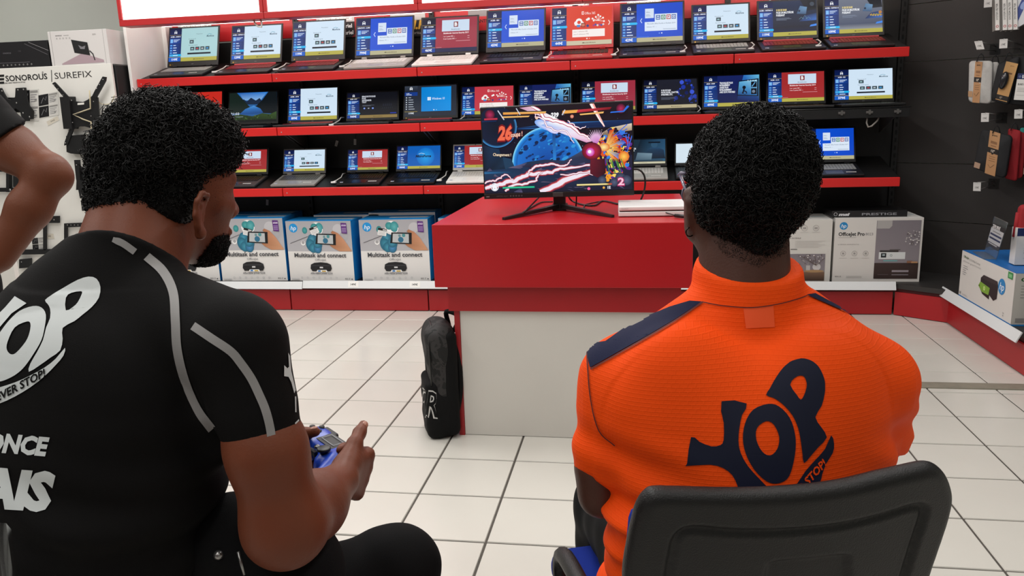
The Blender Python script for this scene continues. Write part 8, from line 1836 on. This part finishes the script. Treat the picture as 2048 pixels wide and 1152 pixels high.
for q in (-1, 1):
    # armrest loop
    A0 = W(1176, 1178, 1.15) if q < 0 else W(1176, 1178, 1.15) + S2 * 0.54
    loop = [A0 - UP * 0.06, A0 - UP * 0.03 + F2 * 0.002, A0 - UP * 0.018 + F2 * 0.02, A0 - UP * 0.03 + F2 * 0.14, A0 + F2 * 0.17 - UP * 0.06, A0 + F2 * 0.16 - UP * 0.10, A0 + F2 * 0.12 - UP * 0.23, A0 + F2 * 0.05 - UP * 0.23]
    MB().tube(smooth_line(loop, 4), 0.014, n=10).build('armrest', BKS, oc)
    MB().tube([B0 + S2 * 0.15 * q - Rv * 0.16 - Nv * 0.03, sc_ + S2 * 0.15 * q - F2 * 0.23 + UP * 0.36, sc_ + S2 * 0.15 * q - F2 * 0.10 + UP * 0.355], 0.012).build('back_bracket', BKS, oc)
    for f_ in (-1, 1): MB().tube([sc_ + S2 * 0.17 * q + F2 * 0.16 * f_ + UP * 0.36, sc_ + S2 * 0.24 * q + F2 * 0.23 * f_], 0.0125).build('leg', CHR, oc)
    MB().tube([sc_ + S2 * 0.215 * q - F2 * 0.20 + UP * 0.15, sc_ + S2 * 0.215 * q + F2 * 0.20 + UP * 0.15], 0.009).build('stretcher', CHR, oc)

# ---------------------------------------------------------------- standing person on the left, hand on hip
F3, S3 = HV(20), HV(110)
SK3 = skin_mat('brown_skin_light', '#693a25')
p3 = thing('person', 'standing person at the left edge with hand on hip, bare bent arm and black sleeve', 'person', (*(W(-330, 600, 1.78)[:2]), 0.0))
sR = W(-60, 236, 1.76); elb = W(100, 350, 1.72); wri = W(-2, 515, 1.70)
b = Solid(0.005)
b.cone(sR, lerp(sR, elb, 0.55), 0.058, pm(45, 1.74), 0.03); b.cone(lerp(sR, elb, 0.55), elb, pm(45, 1.74), pm(37, 1.72), 0.02)
b.cone(elb, lerp(elb, wri, 0.4), pm(37, 1.72), pm(39, 1.71), 0.02); b.cone(lerp(elb, wri, 0.4), wri, pm(39, 1.71), pm(29, 1.70), 0.02); b.cone(W(112, 358, 1.72), W(98, 346, 1.72), pm(25, 1.72), pm(32, 1.72), 0.02)
hand(b, wri, W(-45, 590, 1.70) - W(0, 515, 1.70), FH * -0.6 + UP * 0.3 + RH * 0.4, -RH, 1.0, (0.5, 0.5, 0.3))
tc3 = sR - S3 * 0.25; nz = np.array([tc3[0], tc3[1], 1.42]); pel = np.array([tc3[0], tc3[1], 0.95])
b.cone(np.array([*tc3[:2], 1.28]), np.array([*tc3[:2], 1.05]), 0.15, 0.14, 0.05, sq=(F3, 0.65)); b.cone(np.array([*tc3[:2], 1.05]), pel, 0.14, 0.15, 0.05, sq=(F3, 0.7)); b.cone(sR, sR - S3 * 0.46, 0.055, 0.055, 0.05)
hc3 = np.array([tc3[0], tc3[1], 1.63]) + F3 * 0.02; head(b, hc3, F3, S3, UP); ear(b, hc3 + S3 * 0.08 - UP * 0.055, F3, S3, UP, 1, 0.03); ear(b, hc3 - S3 * 0.08 - UP * 0.055, F3, S3, UP, -1, 0.03)
b.cone(hc3 - UP * 0.06 - F3 * 0.02, np.array([*tc3[:2], 1.40]), 0.058, 0.066, 0.03)
sl3 = sR - S3 * 0.46; e3 = sl3 - UP * 0.29 - S3 * 0.05; w3 = e3 - UP * 0.25 + F3 * 0.06
b.cone(sl3, e3, 0.056, 0.043, 0.03); b.cone(e3, w3, 0.042, 0.027, 0.03); hand(b, w3, -UP + F3 * 0.1, F3, S3, 1.0, (0.3, 0.4, 0.3))
for q in (-1, 1):
    hq = pel + S3 * 0.09 * q; kq = np.array([hq[0], hq[1], 0.50]) + F3 * 0.01; aq = np.array([hq[0], hq[1], 0.09]); b.cone(hq, kq, 0.078, 0.052, 0.03); b.cone(kq, aq, 0.05, 0.034, 0.03); b.cone(aq, aq + F3 * 0.11 - UP * 0.05, 0.032, 0.026, 0.02)
    t3 = Solid(0.007); t3.cone(pel + UP * 0.08, pel, 0.152, 0.16, 0.04, sq=(F3, 0.75)); t3.cone(hq, kq, 0.092, 0.068, 0.05); t3.cone(kq, aq + UP * 0.02, 0.068, 0.055, 0.03)
    if q < 0: tt = t3
    else: tt.ops += t3.ops
    h3 = Solid(0.005); h3.cone(aq - UP * 0.03 - F3 * 0.02, aq + F3 * 0.16 - UP * 0.052, 0.046, 0.035, 0.03); h3.cutplane((0, 0, 0), (0, 0, -1)); h3.build('shoe', MATS['shoe_black'], p3)
body3 = b.build('body', SK3, p3); eyes(p3, hc3, F3, S3, UP)
tt.build('trousers', TR, p3)
s = Solid(0.006)
a3 = nrm(elb - sR); cutp = W(22, 262, 1.75)
q0, q1 = W(48, 249, 1.75), W(-2, 274, 1.75); cn = nrm(np.cross(q1 - q0, nrm(CAM - q0))); cn = cn if cn @ a3 > 0 else -cn
s.cone(sR, lerp(sR, elb, 0.75), 0.074, pm(58, 1.74), 0.03, cuts=[(lerp(q0, q1, 0.5), cn)]); s.cone(sR, sl3, 0.064, 0.064, 0.05); s.cone(np.array([*tc3[:2], 1.30]), np.array([*tc3[:2], 0.93]), 0.165, 0.165, 0.05, sq=(F3, 0.70)); s.cone(sl3, e3, 0.068, 0.062, 0.03, cuts=[(lerp(sl3, e3, 0.7), e3 - sl3)])
s.field(lambda P, D: np.where(np.abs(D) < 0.03, 0.002 * np.sin(P[2] * 80 + P[0] * 50), 0))
s.build('shirt', BS, p3)
c_ = Solid(0.006); c_.ell(hc3 + UP * 0.03 - F3 * 0.012, [F3, S3, UP], (0.10, 0.086, 0.092), 0.02, cuts=[(hc3 + F3 * 0.055, F3 - UP * 0.6)]); cap3 = c_.mesh('cap', HAIR); P, N = sample(cap3, 2500); hair_object('hair', p3, cap3, [curls(P, N, 0.010, 0.003, 1.3, 0.0010, 7, 0.5)], HAIR)
